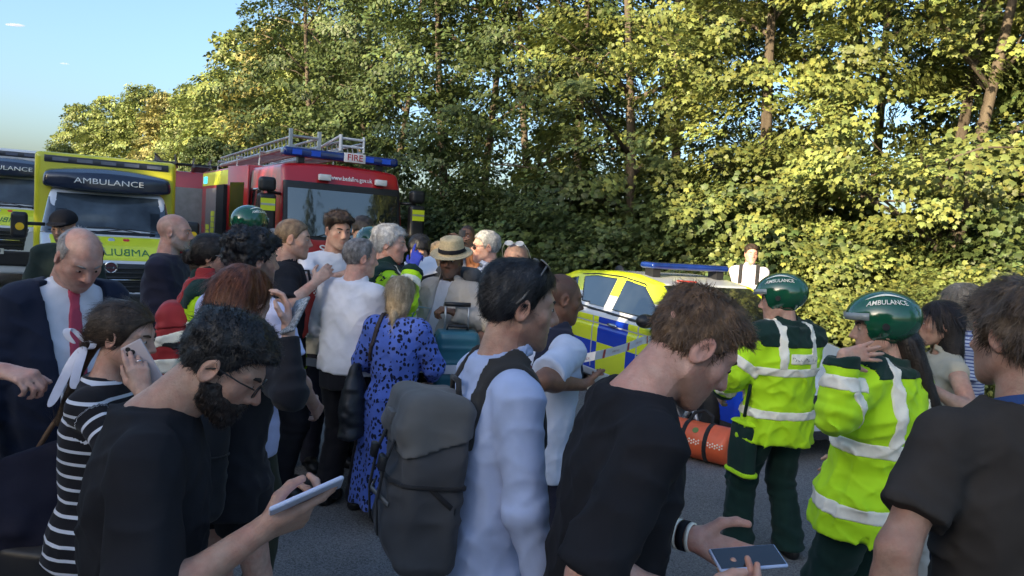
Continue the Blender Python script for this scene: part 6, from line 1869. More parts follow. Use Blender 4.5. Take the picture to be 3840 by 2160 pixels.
o, Js = build_person(dict(label='woman in a striped top with a white hair ribbon, phone at her ear', sex='f', head=HEAD['stripe'], rz=-84, lean=4, hp=10, hy=-4, skin='fair', h=0.0045, bare={'R': 0.6, 'L': 0.6}, hs=1.02,
    worldR=HAND['stripe_R'], armR=((0, 0, 0), (0.3, 0.25, -1)), handR=dict(dir=(-0.12, -0.32, 0.95), pn=(-0.9, -0.35, -0.1), curl=[(12, 18, 12), (22, 30, 20), (30, 36, 24), (38, 40, 24)], thumb=((0.75, 0.5, 0.35), (0.95, 0.1, 0.25), (1, 0, 0.1))),
    browc=BR_B, face=dict(nose=0.9, jaw=0.9),
    hair=dict(line='long', side=0.010, top=0.014, back=0.008, amp=0.002, fq=30, col=(0.035, 0.022, 0.015), col2=(0.075, 0.048, 0.03), h=0.0045, flow=lambda p: A3((0, -0.14, -0.02)) - p, topcut=lambda q: (-0.03 - q[:, 2]) + np.clip(-q[:, 1] - 0.05, 0, 1) * -0.6,
              strands=[dict(n=6000, L=0.06, w=0.0009, lift=0.01, jit=0.05)],
              extra=lambda q, d: smin(smin(d, s_cap(q, (0, -0.09, -0.03), (0, -0.12, -0.08), 0.022, 0.024), 0.01), s_cap(q, (0, -0.12, -0.08), (0, -0.17, -0.36), 0.023, 0.012), 0.01), box=((-0.13, -0.26, -0.42), (0.13, 0.15, 0.17))),
    top=dict(mat=stripe_mat('striped_jersey', (0.012, 0.011, 0.014), (0.62, 0.64, 0.70), 0.047, 0.24), ease=0.012, hem=-0.10, sleeve='short', slen=0.62, wr=0.005, h=0.008, neck=0.07), topname='striped_top',
    trousers=TR(M_BLK), shoes=M_SHOE))
# ribbon bow at the back of her head
mb = MB()
for pts, w in (([(0.02, -0.12, -0.05), (0.03, -0.16, -0.01), (0.035, -0.185, 0.0), (0.04, -0.19, -0.03), (0.03, -0.15, -0.06)], 0.014), ([(0.02, -0.12, -0.05), (0.05, -0.09, -0.02), (0.065, -0.07, -0.03), (0.06, -0.08, -0.06), (0.03, -0.115, -0.065)], 0.014),
               ([(0.025, -0.125, -0.055), (0.045, -0.145, -0.12), (0.05, -0.16, -0.20), (0.055, -0.185, -0.30)], 0.022), ([(0.025, -0.12, -0.055), (0.05, -0.115, -0.11), (0.06, -0.115, -0.17), (0.06, -0.11, -0.21)], 0.020)):
    mb.strip([hl(Js, p) for p in pts], [(Js['Rh'] @ A3((0.05, 0.95, 0.25)) * w).tolist() for _ in pts])
mb.build('hair_ribbon', cloth('white_ribbon', (0.55, 0.58, 0.72)), o, smooth=True, solid=0.0015, sub=2)
q = MB(); tp = Js['tips']['R']; k0 = Js['WR'] + unit(A3((-0.12, -0.32, 0.95))) * 0.11 + Js['th']['R'] * -0.01
q.lathe([(0.0105, -0.002), (0.0115, -0.0015), (0.0115, 0.0015), (0.0105, 0.002)], k0.tolist(), (-0.12, -0.32, 0.95), 16); q.build('ring', M_CHR, o, smooth=True)
hand = Js['w'](Js['WR'] + A3((-0.035, -0.02, 0.085)))
phone((hand.x - 0.012, hand.y + 0.02, hand.z + 0.005), (0.80, 0.1, 0.5), (-0.45, -0.02, 0.85), 'pale phone with three camera lenses at the ear of the woman in stripes', mat('rose_phone', (0.50, 0.42, 0.42), rough=0.35), cams=3, size=(0.068, 0.138, 0.009))

# --- left group ------------------------------------------------------
wedge = lambda J, w0, w1, zt=0.55: (lambda p, d: (lambda q: smax(d, -np.maximum(np.abs(q[:, 0]) - (w0 + (w1 - w0) * np.clip(q[:, 2] / zt, 0, 1)), 0.03 - q[:, 1]), 0.004))((p - J['P']) @ J['Rt']))
sp = dict(label='balding man in a navy suit and pink tie looking down', head=HEAD['suit'], rz=-128, lean=6, hp=36, hy=2, skin='pink', h=0.0055, hs=1.06, bare={'R': 0.0, 'L': 0.0}, neckr=0.066,
    face=dict(nose=1.12, fat=0.008, jaw=1.05), browc=BR_G, eye_open=0.5, scalp=(0.09, (0.40, 0.24, 0.19), 0.25),
    hair=dict(line='bald', side=0.005, top=0.004, amp=0.002, fq=40, col=(0.22, 0.19, 0.17), col2=(0.38, 0.35, 0.33), h=0.0055, strands=SH_(2500, 0.02, 0.0011, lift=0.03, jit=0.12), topcut=lambda q: q[:, 2] - 0.065 - 0.35 * np.clip(-q[:, 1], 0, 1)),
    top=dict(mat=M_SHIRTW, ease=0.012, hem=-0.05, sleeve='long', wr=0.006, h=0.010, collar=(0.040, 0.074), belly=0.05, neck=0.068, cuff=-0.005), trousers=TR(M_NAVY, ease=0.03), shoes=M_SHOE,
    armR=((0.33, 0.08, 0.83), (0.6, -1, 0)), armL=((-0.30, 0.12, 0.85), (-0.6, -1, 0)))
o, Jq = build_person(sp)
tie = cloth('pink_tie', (0.42, 0.055, 0.10), bump=0.1, sheen=0.4)
def tie_reg(p):
    q = (p - Jq['P']) @ Jq['Rt']
    w = np.interp(q[:, 2], [-0.05, 0.0, 0.45, 0.50, 0.53, 0.56], [0.02, 0.042, 0.026, 0.017, 0.024, 0.022])
    return np.maximum(np.maximum(np.abs(q[:, 0] - 0.006) - w, -0.02 - q[:, 2]), np.maximum(0.02 - q[:, 1], q[:, 2] - 0.56))
make_band(Jq, o, tie_reg, tie, 'tie', off=0.010, th=0.02, h=0.008)
jc = dict(mat=cloth('navy_suit', (0.011, 0.016, 0.036), bump=0.12), ease=0.034, hem=-0.22, sleeve='long', wr=0.009, h=0.010, belly=0.05, neck=0.088, broad=0.02, cuff=0.02, elbow=0.008)
jc['mod'] = wedge(Jq, 0.055, 0.125)
make_top(Jq, o, jc, 'suit_jacket')

o, Jc = build_person(dict(label='man in a flat black cap and dark green uniform before the ambulance', head=HEAD['cap'], rz=-155, lean=2, hp=14, hy=-20, skin='tan', h=0.008, hs=1.04, bare={'R': 0.55, 'L': 0.55}, face=dict(), browc=BR_D, stubble=((0.08, 0.06, 0.05), 0.6),
    armR=((0.30, 0.05, 0.85), (0.5, -1, 0)), top=dict(mat=cloth('green_uniform', (0.018, 0.030, 0.026)), ease=0.03, sleeve='short', slen=0.95, h=0.012, collar=(0.05, 0.07), wr=0.009, broad=0.015), trousers=TR(M_GRN, ease=0.03), shoes=M_SHOE))
toL = head_local(Jc)
def capf(p):
    q = toL(p); d = smax(s_ell(q, (0, -0.012, 0.055), (0.096, 0.118, 0.085)), 0.035 - q[:, 2] - 0.1 * q[:, 1], 0.01)
    return smin(d, smax(s_ell(q, (0, 0.09, 0.050), (0.075, 0.075, 0.012)), 0.02 - q[:, 1], 0.005), 0.008)
v, f = surf(capf, Jc['HC'] - 0.2, Jc['HC'] + 0.2, 0.008); link('cap', mesh_from('cap', v, f), M_BLK, o)

o, _ = build_person(dict(label='bald man with a grey beard in a navy top standing side-on by the fire engine', head=HEAD['bald_navy'], rz=-82, lean=1, hp=2, hy=4, skin='pink', h=0.0075, hs=1.06, bare={'R': 0.0, 'L': 0.0}, face=dict(nose=1.1, jaw=1.05), browc=BR_G, stubble=((0.34, 0.31, 0.29), 0.75),
    scalp=(0.2, (0.30, 0.22, 0.18), 0.35), neckr=0.064, armR=((-0.06, 0.24, 1.22), (0.8, -0.3, -0.9)), armL=((0.08, 0.27, 1.18), (-0.8, -0.3, -0.9)),
    top=dict(mat=cloth('navy_jersey', (0.018, 0.018, 0.036)), ease=0.028, sleeve='long', h=0.011, wr=0.009, broad=0.02, belly=0.02, hem=-0.14), topname='sweater', trousers=TR(M_BLK), shoes=M_SHOE))

o, Jf = build_person(dict(label='paramedic woman with dark tied hair and thin glasses wearing a green collar', sex='f', head=HEAD['para_bun'], rz=-72, hp=4, hy=-8, skin='tan', h=0.0065, hs=1.04, bare={'R': 0.0, 'L': 0.0}, browc=BR_D, face=dict(nose=1.0),
    armR=((0.16, 0.30, 1.12), (0.8, -0.6, -0.6)), hair=dict(line='long', side=0.014, top=0.02, back=0.01, amp=0.004, fq=30, col=(0.010, 0.008, 0.007), col2=(0.028, 0.02, 0.016), h=0.0065, flow=lambda p: A3((0, -0.13, -0.02)) - p, strands=SH_(3000, 0.05, 0.0015, lift=0.02, jit=0.1),
        extra=lambda q, d: smin(d, s_ell(q, (0, -0.135, -0.02), (0.045, 0.04, 0.045)), 0.012), box=((-0.13, -0.2, -0.14), (0.13, 0.15, 0.17))),
    top=dict(mat=M_HIV, ease=0.045, hem=-0.14, sleeve='long', h=0.010, wr=0.010, collar=(0.10, 0.086), open=False, neck=0.06, flat=True, broad=0.02), topname='hi_vis_jacket', trousers=TR(M_GRN, ease=0.03), shoes=M_SHOE, boot=0.1))
glasses(Jf, o, M_ALU, r=0.02); hiviz(Jf, o, yoke=0.42, straps=False)
M_RBAG = cloth('red_nylon', (0.34, 0.025, 0.028), rough=0.6)
e = rucksack(Jf, 'red rucksack with cream reflective panels', M_RBAG, c=(0.05, -0.17, 0.19), half=(0.16, 0.09, 0.24), h=0.011, strap_m=M_RBAG, tilt=-12, sw=0.03, flap=True)
for (z0, z1, y0, y1, sl) in ((0.02, 0.09, -0.2, 0.2, 0.55), (-0.16, -0.07, -0.2, 0.2, 0.3), (-0.24, -0.18, -0.2, 0.02, 0.0)):
    bag_panel(Jf, e, lambda q: np.maximum(np.maximum(z0 - q[:, 2] + sl * q[:, 1], q[:, 2] - sl * q[:, 1] - z1), np.maximum(y0 - q[:, 1], q[:, 1] - y1)), M_REFL, 'reflective_panel')
bag_panel(Jf, e, lambda q: np.abs(q[:, 0] * 0.5 + q[:, 2] - 0.1) - 0.02, M_STRAP, 'black_strip')

def para(label, head, rz, **k):
    sp = dict(label=label, head=head, rz=rz, skin='fair', h=0.008, hs=1.02, bare={'R': 0.0, 'L': 0.0}, face=dict(), browc=BR_D,
              top=dict(mat=M_HIV, ease=0.05, hem=-0.16, sleeve='long', h=k.pop('ch', 0.011), wr=0.016, collar=(0.075, 0.085), open=False, neck=0.06, flat=True, broad=k.pop('broad', 0.02), flare=0.02, sleeve_r=0.01, elbow=0.010), topname='hi_vis_jacket',
              trousers=TR(M_GRN, ease=0.035, wr=0.012), shoes=M_SHOE, boot=0.12)
    hv = k.pop('hv', {}); hm = k.pop('helm', True); sp.update(k)
    o, J = build_person(sp)
    if hm: helmet(J, o)
    hiviz(J, o, h=sp['top']['h'], **hv)
    return o, J
para('paramedic in a green helmet mostly hidden behind the man with dark curly hair', HEAD['helmet_behind'], -20)
o, _ = para('grey haired paramedic woman in a hi-vis jacket behind the dark curly head', HEAD['grey_hiviz'], 172, sex='f', helm=False, hp=16, skin='fair', eye_open=0.6, armL=((-0.12, 0.30, 1.12), (-0.8, -0.3, -0.8)), armR=((0.12, 0.30, 1.10), (0.8, -0.3, -0.8)),
     hair=dict(line='long', side=0.012, top=0.016, amp=0.005, fq=30, col=(0.11, 0.10, 0.095), col2=(0.24, 0.22, 0.21), h=0.008, extra=long_hair(0.16, 0.095, 0.06, -0.03), box=((-0.14, -0.16, -0.2), (0.14, 0.15, 0.17)), flow=DOWN, strands=SH_(1500, 0.05, 0.002, lift=0.02, jit=0.1)), hv=dict(yoke=0.5))
# clear gap so that her jacket can be told from his
o, Jcu = build_person(dict(label='man with short dark curly hair in a pale T-shirt, seen from behind', head=HEAD['curly'], rz=-22, lean=1, hp=2, hy=-26, skin='tan', h=0.0055, hs=1.0, face=dict(), browc=BR_D, bare={'R': 0.5, 'L': 0.5}, stubble=((0.06, 0.045, 0.04), 0.5),
    hair=dict(line='short', side=0.016, top=0.034, back=0.014, amp=0.013, fq=36, col=(0.006, 0.006, 0.008), col2=(0.02, 0.018, 0.02), h=0.0055, strands=SH_(7000, 0.022, 0.0012, lift=0.4, jit=0.7, curl=0.9)),
    armR=((0.24, 0.22, 1.0), (0.6, -0.8, -0.3)), armL=((-0.24, 0.22, 1.0), (-0.6, -0.8, -0.3)),
    top=dict(mat=cloth('pale_blue_tee', (0.50, 0.53, 0.76)), ease=0.022, hem=-0.14, sleeve='short', slen=0.7, wr=0.008, h=0.010, neck=0.07, broad=0.01), topname='t_shirt', trousers=TR(cloth('olive_trousers', (0.04, 0.045, 0.03))), shoes=M_SHOE))

o, Jh = build_person(dict(label='woman with long auburn hair in black jacket and shorts holding up a phone', sex='f', head=HEAD['redhair'], rz=-24, lean=3, hp=12, hy=-4, skin='pale', h=0.0055, hs=1.03, bare={'R': 0.05, 'L': 0.0}, legs=True,
    worldR=HAND['red_R'], armR=((0, 0, 0), (0.7, -0.4, -0.9)), handR=dict(pn=(-0.6, -0.4, 0.3), curl=(25, 35, 25)), footL=(-0.14, 0.12, 0.085), browc=BR_B,
    hair=dict(line='long', side=0.014, top=0.016, back=0.012, amp=0.004, fq=22, st=(1, 1, 0.3), col=(0.075, 0.024, 0.012), col2=(0.20, 0.065, 0.026), h=0.0055, extra=lambda q, d: smin(long_hair(0.30, 0.105, 0.055, -0.118)(q, d), s_cap(q, (0.08, -0.03, -0.08), (0.17, 0.03, -0.25), 0.036, 0.018), 0.03),
              box=((-0.15, -0.24, -0.36), (0.24, 0.15, 0.17)), flow=DOWN, strands=SH_(6000, 0.09, 0.0012, lift=0.01, jit=0.06)),
    top=dict(mat=cloth('black_jacket', (0.012, 0.012, 0.016)), ease=0.035, hem=-0.14, sleeve='long', wr=0.010, h=0.010, cuff=0.03, flat=True), topname='jacket',
    trousers=TR(cloth('black_shorts', (0.008, 0.008, 0.011)), cut=0.42, ease=0.035, h=0.012), tname='shorts', shoes=mat('white_trainer', (0.45, 0.46, 0.5), rough=0.6)))
rucksack(Jh, 'black rucksack on the back of the woman with auburn hair', cloth('black_nylon', (0.011, 0.012, 0.016), rough=0.7), c=(0.02, -0.25, 0.14), half=(0.17, 0.11, 0.25), h=0.012, flap=False)
pp = HAND['red_phone']; phone((pp[0] + 0.01, pp[1], pp[2] + 0.01), (0.75, -0.5, 0.3), (0.55, 0.25, 0.75), 'dark patterned phone held up by the woman with auburn hair', mat('patterned_case', (0.03, 0.035, 0.04), rough=0.3, col2=(0.35, 0.38, 0.42), scale=120.0))

# --- middle group ----------------------------------------------------
o, Jpo = build_person(dict(label='police officer with cropped fair hair in black uniform', head=HEAD['police_short'], rz=-72, hp=3, hy=-6, skin='fair', h=0.0075, hs=1.04, neckr=0.064, bare={'R': 0.55, 'L': 0.55}, face=dict(), browc=BR_B,
    worldR=HAND['pol_R'], armR=((0, 0, 0), (0.5, -0.8, -0.8)), armL=((-0.05, 0.34, 1.14), (-0.6, -0.5, -0.8)),
    hair=dict(line='short', side=0.004, top=0.009, amp=0.002, fq=50, col=(0.12, 0.075, 0.045), col2=(0.22, 0.15, 0.09), h=0.006, strands=SH_(2500, 0.008, 0.0014, lift=0.3, jit=0.3)),
    top=dict(mat=M_BLK, ease=0.035, hem=-0.10, sleeve='short', slen=0.9, wr=0.008, h=0.010, collar=(0.045, 0.07), broad=0.02), topname='uniform_shirt', trousers=TR(M_BLK, ease=0.025), shoes=M_SHOE, boot=0.1))
pt = make_band(Jpo, o, lambda p: (lambda q: np.maximum(np.maximum(np.abs(q[:, 2] - 0.24) - 0.03, np.abs(q[:, 1] - 0.03) - 0.055), 0.05 - q[:, 0]))((p - Jpo['P']) @ Jpo['Rt']), mat('badge_pale', (0.45, 0.5, 0.6)), 'police_patch', off=0.006, h=0.008)
def bendp(p, a, b):
    xs = np.linspace(0.4, 0.0, 160); q = np.stack([xs, np.full(160, 0.03 + a), np.full(160, 0.24 + b)], 1).astype(np.float32); w = (Jpo['P'] + q @ Jpo['Rt'].T).astype(np.float32)
    return Vector(w[int(np.argmax(Jpo['top'](w) < 0.0085))].tolist())
lettering('POLICE', 0.036, mat('police_blue', (0.03, 0.06, 0.25)), (0, 0, 0), (1, 0, 0), (0, 1, 0), pt, bend=bendp, sx=0.72)

o, Jy = build_person(dict(label='young man in a white T-shirt with dark short hair standing before the windscreen', head=HEAD['young_tee'], rz=-142, hp=6, hy=2, skin='fair', h=0.0075, hs=1.0, face=dict(jaw=1.05), browc=BR_D, browt=0.0045,
    worldR=HAND['young_R'], armR=((0, 0, 0), (0.9, -0.5, -0.5)), armL=((-0.10, 0.30, 1.15), (-0.8, -0.4, -0.6)), bare={'R': 0.55, 'L': 0.55},
    hair=dict(line='short', side=0.006, top=0.032, front=0.01, amp=0.007, fq=40, col=(0.018, 0.012, 0.009), col2=(0.05, 0.034, 0.024), h=0.0065, strands=SH_(3500, 0.025, 0.0015, lift=0.25, jit=0.3, curl=0.2)),
    top=dict(mat=M_TEEW, ease=0.024, hem=-0.12, sleeve='short', slen=0.72, wr=0.008, h=0.010, broad=0.012, neck=0.068), topname='t_shirt', trousers=TR(M_NAVY), shoes=M_SHOE))
build_person(dict(label='dark haired man bending his head in front of the grille of the fire engine', head=HEAD['behind'], rz=-160, lean=6, hp=34, hy=0, skin='fair', h=0.009, browc=BR_D, eye_open=0.5,
    hair=dict(line='short', side=0.008, top=0.022, amp=0.006, fq=36, col=(0.02, 0.014, 0.011), col2=(0.05, 0.037, 0.028), h=0.008, strands=SH_(1500, 0.02, 0.0018, lift=0.2, jit=0.3)), top=dict(mat=M_NAVY, sleeve='short', h=0.014), trousers=TR(M_NAVY), shoes=M_SHOE))
para('paramedic in a shiny green helmet half hidden by the grey haired man', HEAD['helmet_mid'], -140, hp=8, hy=-30)

o, Jw = build_person(dict(label='grey haired man in a white shirt and black trousers standing with his back turned', head=HEAD['shirt_back'], rz=-24, lean=0, side=2, hp=3, hy=-34, skin='pink', h=0.006, hs=1.04, neckr=0.062, bare={'R': 0.0, 'L': 0.0}, face=dict(),
    armR=((0.17, 0.30, 1.10), (0.8, -0.7, -0.5)), armL=((-0.20, 0.26, 1.08), (-0.8, -0.7, -0.5)), footR=(0.12, 0.03, 0.085), footL=(-0.10, -0.02, 0.085),
    hair=dict(line='reced', side=0.007, top=0.011, back=0.004, amp=0.004, fq=40, col=(0.10, 0.09, 0.085), col2=(0.26, 0.24, 0.235), h=0.006, strands=SH_(4500, 0.022, 0.0014, lift=0.06, jit=0.14)),
    top=dict(mat=M_SHIRTW, ease=0.028, hem=-0.02, sleeve='long', wr=0.007, h=0.0085, collar=(0.05, 0.072), fold=True, elbow=0.004, belly=0.012, broad=0.015, neck=0.062, sleeve_r=0.012, cinch=-0.012), trousers=TR(cloth('black_trousers', (0.007, 0.007, 0.011)), ease=0.028, h=0.010, top=0.03), shoes=M_SHOE, shoeh=0.008))

o, Jpt = para('white haired man in a hi-vis tabard pointing with a blue glove', HEAD['pointing'], -78, helm=False, h=0.007, hs=1.04, skin='pink', hp=3, hy=-14, bare={'R': 0.05, 'L': 0.05}, worldR=HAND['point_R'], armR=((0, 0, 0), (0.3, -0.4, -0.9)), armL=((-0.05, 0.34, 1.05), (-0.6, -0.5, -0.8)), browc=BR_G,
    handR=dict(pn=(-0.3, 0, -1), curl=[(8, 10, 8), (35, 45, 30), (45, 55, 35), (50, 55, 35)]), glove=('RL', (0.06, 0.09, 0.55), 0.03), ch=0.010,
    hair=dict(line='short', side=0.012, top=0.022, back=0.010, amp=0.006, fq=34, col=(0.32, 0.31, 0.31), col2=(0.55, 0.54, 0.53), h=0.006, strands=SH_(4000, 0.03, 0.0015, lift=0.1, jit=0.2)), hv=dict(yoke=0.44))
build_person(dict(label='police officer with dark hair writing on a clipboard, head bent down', head=HEAD['notes'], rz=176, hp=30, skin='fair', h=0.008, hs=0.98, browc=BR_D, eye_open=0.4, bare={'R': 0.55, 'L': 0.55}, armR=((0.06, 0.30, 1.18), (0.8, -0.4, -0.6)), armL=((-0.06, 0.33, 1.16), (-0.8, -0.4, -0.6)),
    hair=dict(line='short', side=0.012, top=0.022, front=0.008, amp=0.006, fq=36, col=(0.006, 0.006, 0.008), col2=(0.016, 0.015, 0.016), h=0.007, strands=SH_(2500, 0.03, 0.0016, lift=0.1, jit=0.25)),
    top=dict(mat=M_BLK, ease=0.03, sleeve='short', slen=0.9, h=0.012), topname='uniform_shirt', trousers=TR(M_BLK), shoes=M_SHOE, boot=0.1))
build_person(dict(label='woman with long fair hair behind the man in the straw hat', sex='f', head=HEAD['blonde_hidden'], rz=60, skin='fair', h=0.009, browc=BR_B, bare={'R': 0.55, 'L': 0.55},
    hair=dict(line='long', side=0.014, top=0.018, amp=0.005, fq=24, st=(1, 1, .3), col=(0.26, 0.17, 0.09), col2=(0.46, 0.33, 0.19), h=0.008, extra=long_hair(0.26, 0.09, 0.055, -0.06), box=((-0.14, -0.18, -0.32), (0.14, 0.15, 0.17)), flow=DOWN, strands=SH_(1500, 0.08, 0.002, lift=0.01, jit=0.08)),
    top=dict(mat=M_NAVY, sleeve='short', slen=0.8, h=0.013), trousers=TR(cloth('pale_trousers', (0.45, 0.43, 0.45))), shoes=M_SHOE))
o, Jht = build_person(dict(label='man in a straw hat and beige jacket beside the teal suitcase', head=HEAD['hat'], rz=148, lean=-2, hp=6, hy=20, skin='brown', h=0.007, hs=1.04, face=dict(nose=1.15, fat=0.005), browc=BR_D, stubble=((0.10, 0.085, 0.08), 0.5), bare={'R': 0.0, 'L': 0.0},
    worldL=HAND['hat_L'], armL=((0, 0, 0), (-0.9, -0.6, -0.4)), armR=((0.22, 0.12, 0.92), (0.8, -0.6, 0)), handL=dict(pn=(0.3, 0, -1), curl=(55, 60, 40)),
    hair=dict(line='short', side=0.003, top=0.004, amp=0.001, fq=40, col=(0.06, 0.055, 0.05), h=0.007), top=dict(mat=cloth('white_inner_tee', (0.6, 0.58, 0.62)), ease=0.015, hem=-0.06, sleeve='long', h=0.012, belly=0.05, wr=0.006),
    trousers=TR(cloth('tan_trousers', (0.22, 0.15, 0.09))), shoes=M_SHOE))
jc = dict(mat=cloth('beige_jacket', (0.40, 0.36, 0.32), bump=0.2), ease=0.04, hem=-0.10, sleeve='long', wr=0.011, h=0.0095, belly=0.05, neck=0.085, collar=(0.05, 0.09), cuff=0.0, elbow=0.011, sleeve_r=0.01); jc['mod'] = wedge(Jht, 0.03, 0.06)
make_top(Jht, o, jc, 'jacket')
toL = head_local(Jht)
def hatf(p):
    q = toL(p); q = q @ rot('x', -6)
    cr = s_loft(q, (0, 0, 0), np.eye(3, dtype=np.float32), [0.045, 0.10, 0.150, 0.165], [0.090, 0.086, 0.078, 0.06], [0.112, 0.106, 0.096, 0.07], None, [-0.012] * 4, rnd=0.012)
    cr = smax(cr, -s_ell(q, (0, -0.01, 0.185), (0.03, 0.075, 0.03)), 0.015)
    r = np.sqrt((q[:, 0] / 0.148) ** 2 + ((q[:, 1] + 0.012) / 0.170) ** 2)
    br = np.maximum(np.abs(q[:, 2] - 0.050 - 0.12 * (q[:, 0] ** 2) * 8 * 0.05 + 0.012 * (q[:, 1] / 0.15)) - 0.004, (r - 1) * 0.15)
    return smin(cr, br, 0.006)
v, f = surf(hatf, Jht['HC'] - 0.24, Jht['HC'] + 0.26, 0.0065); ho = link('hat', mesh_from('hat', v, f), mat('straw', (0.50, 0.40, 0.24), rough=0.85, var=0.15, scale=90.0, bump=0.5, bscale=160.0), o)
v, f = surf(lambda p: smax(np.maximum(hatf(p) - 0.004, -(hatf(p) + 0.02)), (lambda q: np.maximum(np.maximum(0.060 - q[:, 2], q[:, 2] - 0.090), np.sqrt((q[:, 0] / 0.105) ** 2 + ((q[:, 1] + 0.012) / 0.128) ** 2) * 0.1 - 0.1))(toL(p) @ rot('x', -6)), 0.0), Jht['HC'] - 0.24, Jht['HC'] + 0.26, 0.006); link('hat_band', mesh_from('hat_band', v, f), M_BLK, ho)
e = carry(Jht, 'neck_pillow', 'grey neck pillow resting round the neck of the man in the straw hat', 'neck pillow')
mb = MB(); pts = [Jht['NB'] + Jht['Rt'] @ A3((0.155 * math.cos(a), 0.0 + 0.145 * math.sin(a), 0.055)) for a in [R(-25 - 190 * k / 14 + 20) for k in range(15)]]
mb.tube([p.tolist() for p in pts], [0.05] + [0.068] * 13 + [0.05], 12); mb.build('pillow', cloth('grey_fleece', (0.075, 0.078, 0.085), bump=0.5, bscale=50.0), e, smooth=True, sub=1)
build_person(dict(label='man in a navy team shirt filming with a phone held to his face', head=HEAD['filming'], rz=165, hp=0, skin='brown', h=0.010, bare={'R': 0.6, 'L': 0.6}, browc=BR_D, scalp=(0.09, (0.02, 0.015, 0.012), 0.8), worldL=HAND['film_L'], armL=((0, 0, 0), (-0.8, -0.2, -0.9)), worldR=(HAND['film_L'][0] - 0.06, HAND['film_L'][1], HAND['film_L'][2] - 0.02), armR=((0, 0, 0), (0.8, -0.2, -0.9)),
    top=dict(mat=mat('team_shirt', (0.02, 0.025, 0.07), rough=0.8, col2=(0.5, 0.52, 0.6), scale=5.0, bump=0.2, bscale=20.0), ease=0.03, sleeve='short', slen=0.8, h=0.014), topname='team_shirt', trousers=TR(M_NAVY), shoes=M_SHOE))
phone((HAND['film_L'][0] - 0.02, HAND['film_L'][1] - 0.02, HAND['film_L'][2] + 0.07), (1, 0, 0), (0, 0.1, 1), 'black phone held before his face by the man in the team shirt', M_BLKP)
build_person(dict(label='person with long reddish hair behind the grey haired man in sunglasses', sex='f', head=HEAD['auburn'], rz=-30, skin='fair', h=0.010, bare={'R': 0.5, 'L': 0.5},
    hair=dict(line='long', side=0.014, top=0.018, amp=0.005, fq=24, col=(0.16, 0.055, 0.025), col2=(0.30, 0.12, 0.05), h=0.009, extra=long_hair(0.24, 0.09, 0.055, -0.06), box=((-0.14, -0.18, -0.3), (0.14, 0.15, 0.17)), flow=DOWN, strands=SH_(1200, 0.08, 0.0025, lift=0.01, jit=0.08)),
    top=dict(mat=cloth('grey_top', (0.2, 0.2, 0.22)), sleeve='short', h=0.014), trousers=TR(M_NAVY), shoes=M_SHOE))
CROSS = dict(armR=((-0.13, 0.22, 1.16), (0.9, -0.1, -0.9)), armL=((0.12, 0.25, 1.20), (-0.9, -0.1, -0.9)), handR=dict(pn=(0, -1, 0.2)), handL=dict(pn=(0, -1, 0.2)))
o, Jgs = build_person(dict(label='grey haired man in sunglasses and a white shirt facing the crowd with folded arms', head=HEAD['shades'], rz=98, hp=2, hy=4, skin='pink', h=0.007, hs=1.03, bare={'R': 0.0, 'L': 0.0}, browc=BR_G, **CROSS,
    hair=dict(line='short', side=0.007, top=0.014, amp=0.004, fq=40, col=(0.18, 0.18, 0.18), col2=(0.34, 0.34, 0.34), h=0.006, strands=SH_(3000, 0.015, 0.0014, lift=0.15, jit=0.2)),
    top=dict(mat=M_SHIRTW, ease=0.03, hem=0.0, sleeve='long', wr=0.011, h=0.009, collar=(0.05, 0.072), fold=True, elbow=0.009, belly=0.01), trousers=TR(cloth('charcoal_trousers', (0.025, 0.025, 0.032)), ease=0.03), shoes=M_SHOE))
glasses(Jgs, o, M_FRAME, M_SUN, r=0.024, name='sunglasses')
o, Jbs = build_person(dict(label='shaven headed man with sunglasses on top of his head, frowning', head=HEAD['bald_sung'], rz=152, hp=10, hy=14, skin='tan', h=0.0065, hs=1.06, neckr=0.066, face=dict(nose=1.1, fat=0.006), browc=BR_D, browt=0.0045, stubble=((0.12, 0.09, 0.07), 0.45), scalp=(0.09, (0.16, 0.10, 0.07), 0.4), bare={'R': 0.6, 'L': 0.6},
    top=dict(mat=cloth('cream_tee', (0.5, 0.45, 0.40)), ease=0.03, sleeve='short', h=0.012), topname='t_shirt', trousers=TR(M_NAVY), shoes=M_SHOE))
head_shades(Jbs, o, M_ALU, mat('pale_lens', (0.3, 0.33, 0.38), rough=0.1))

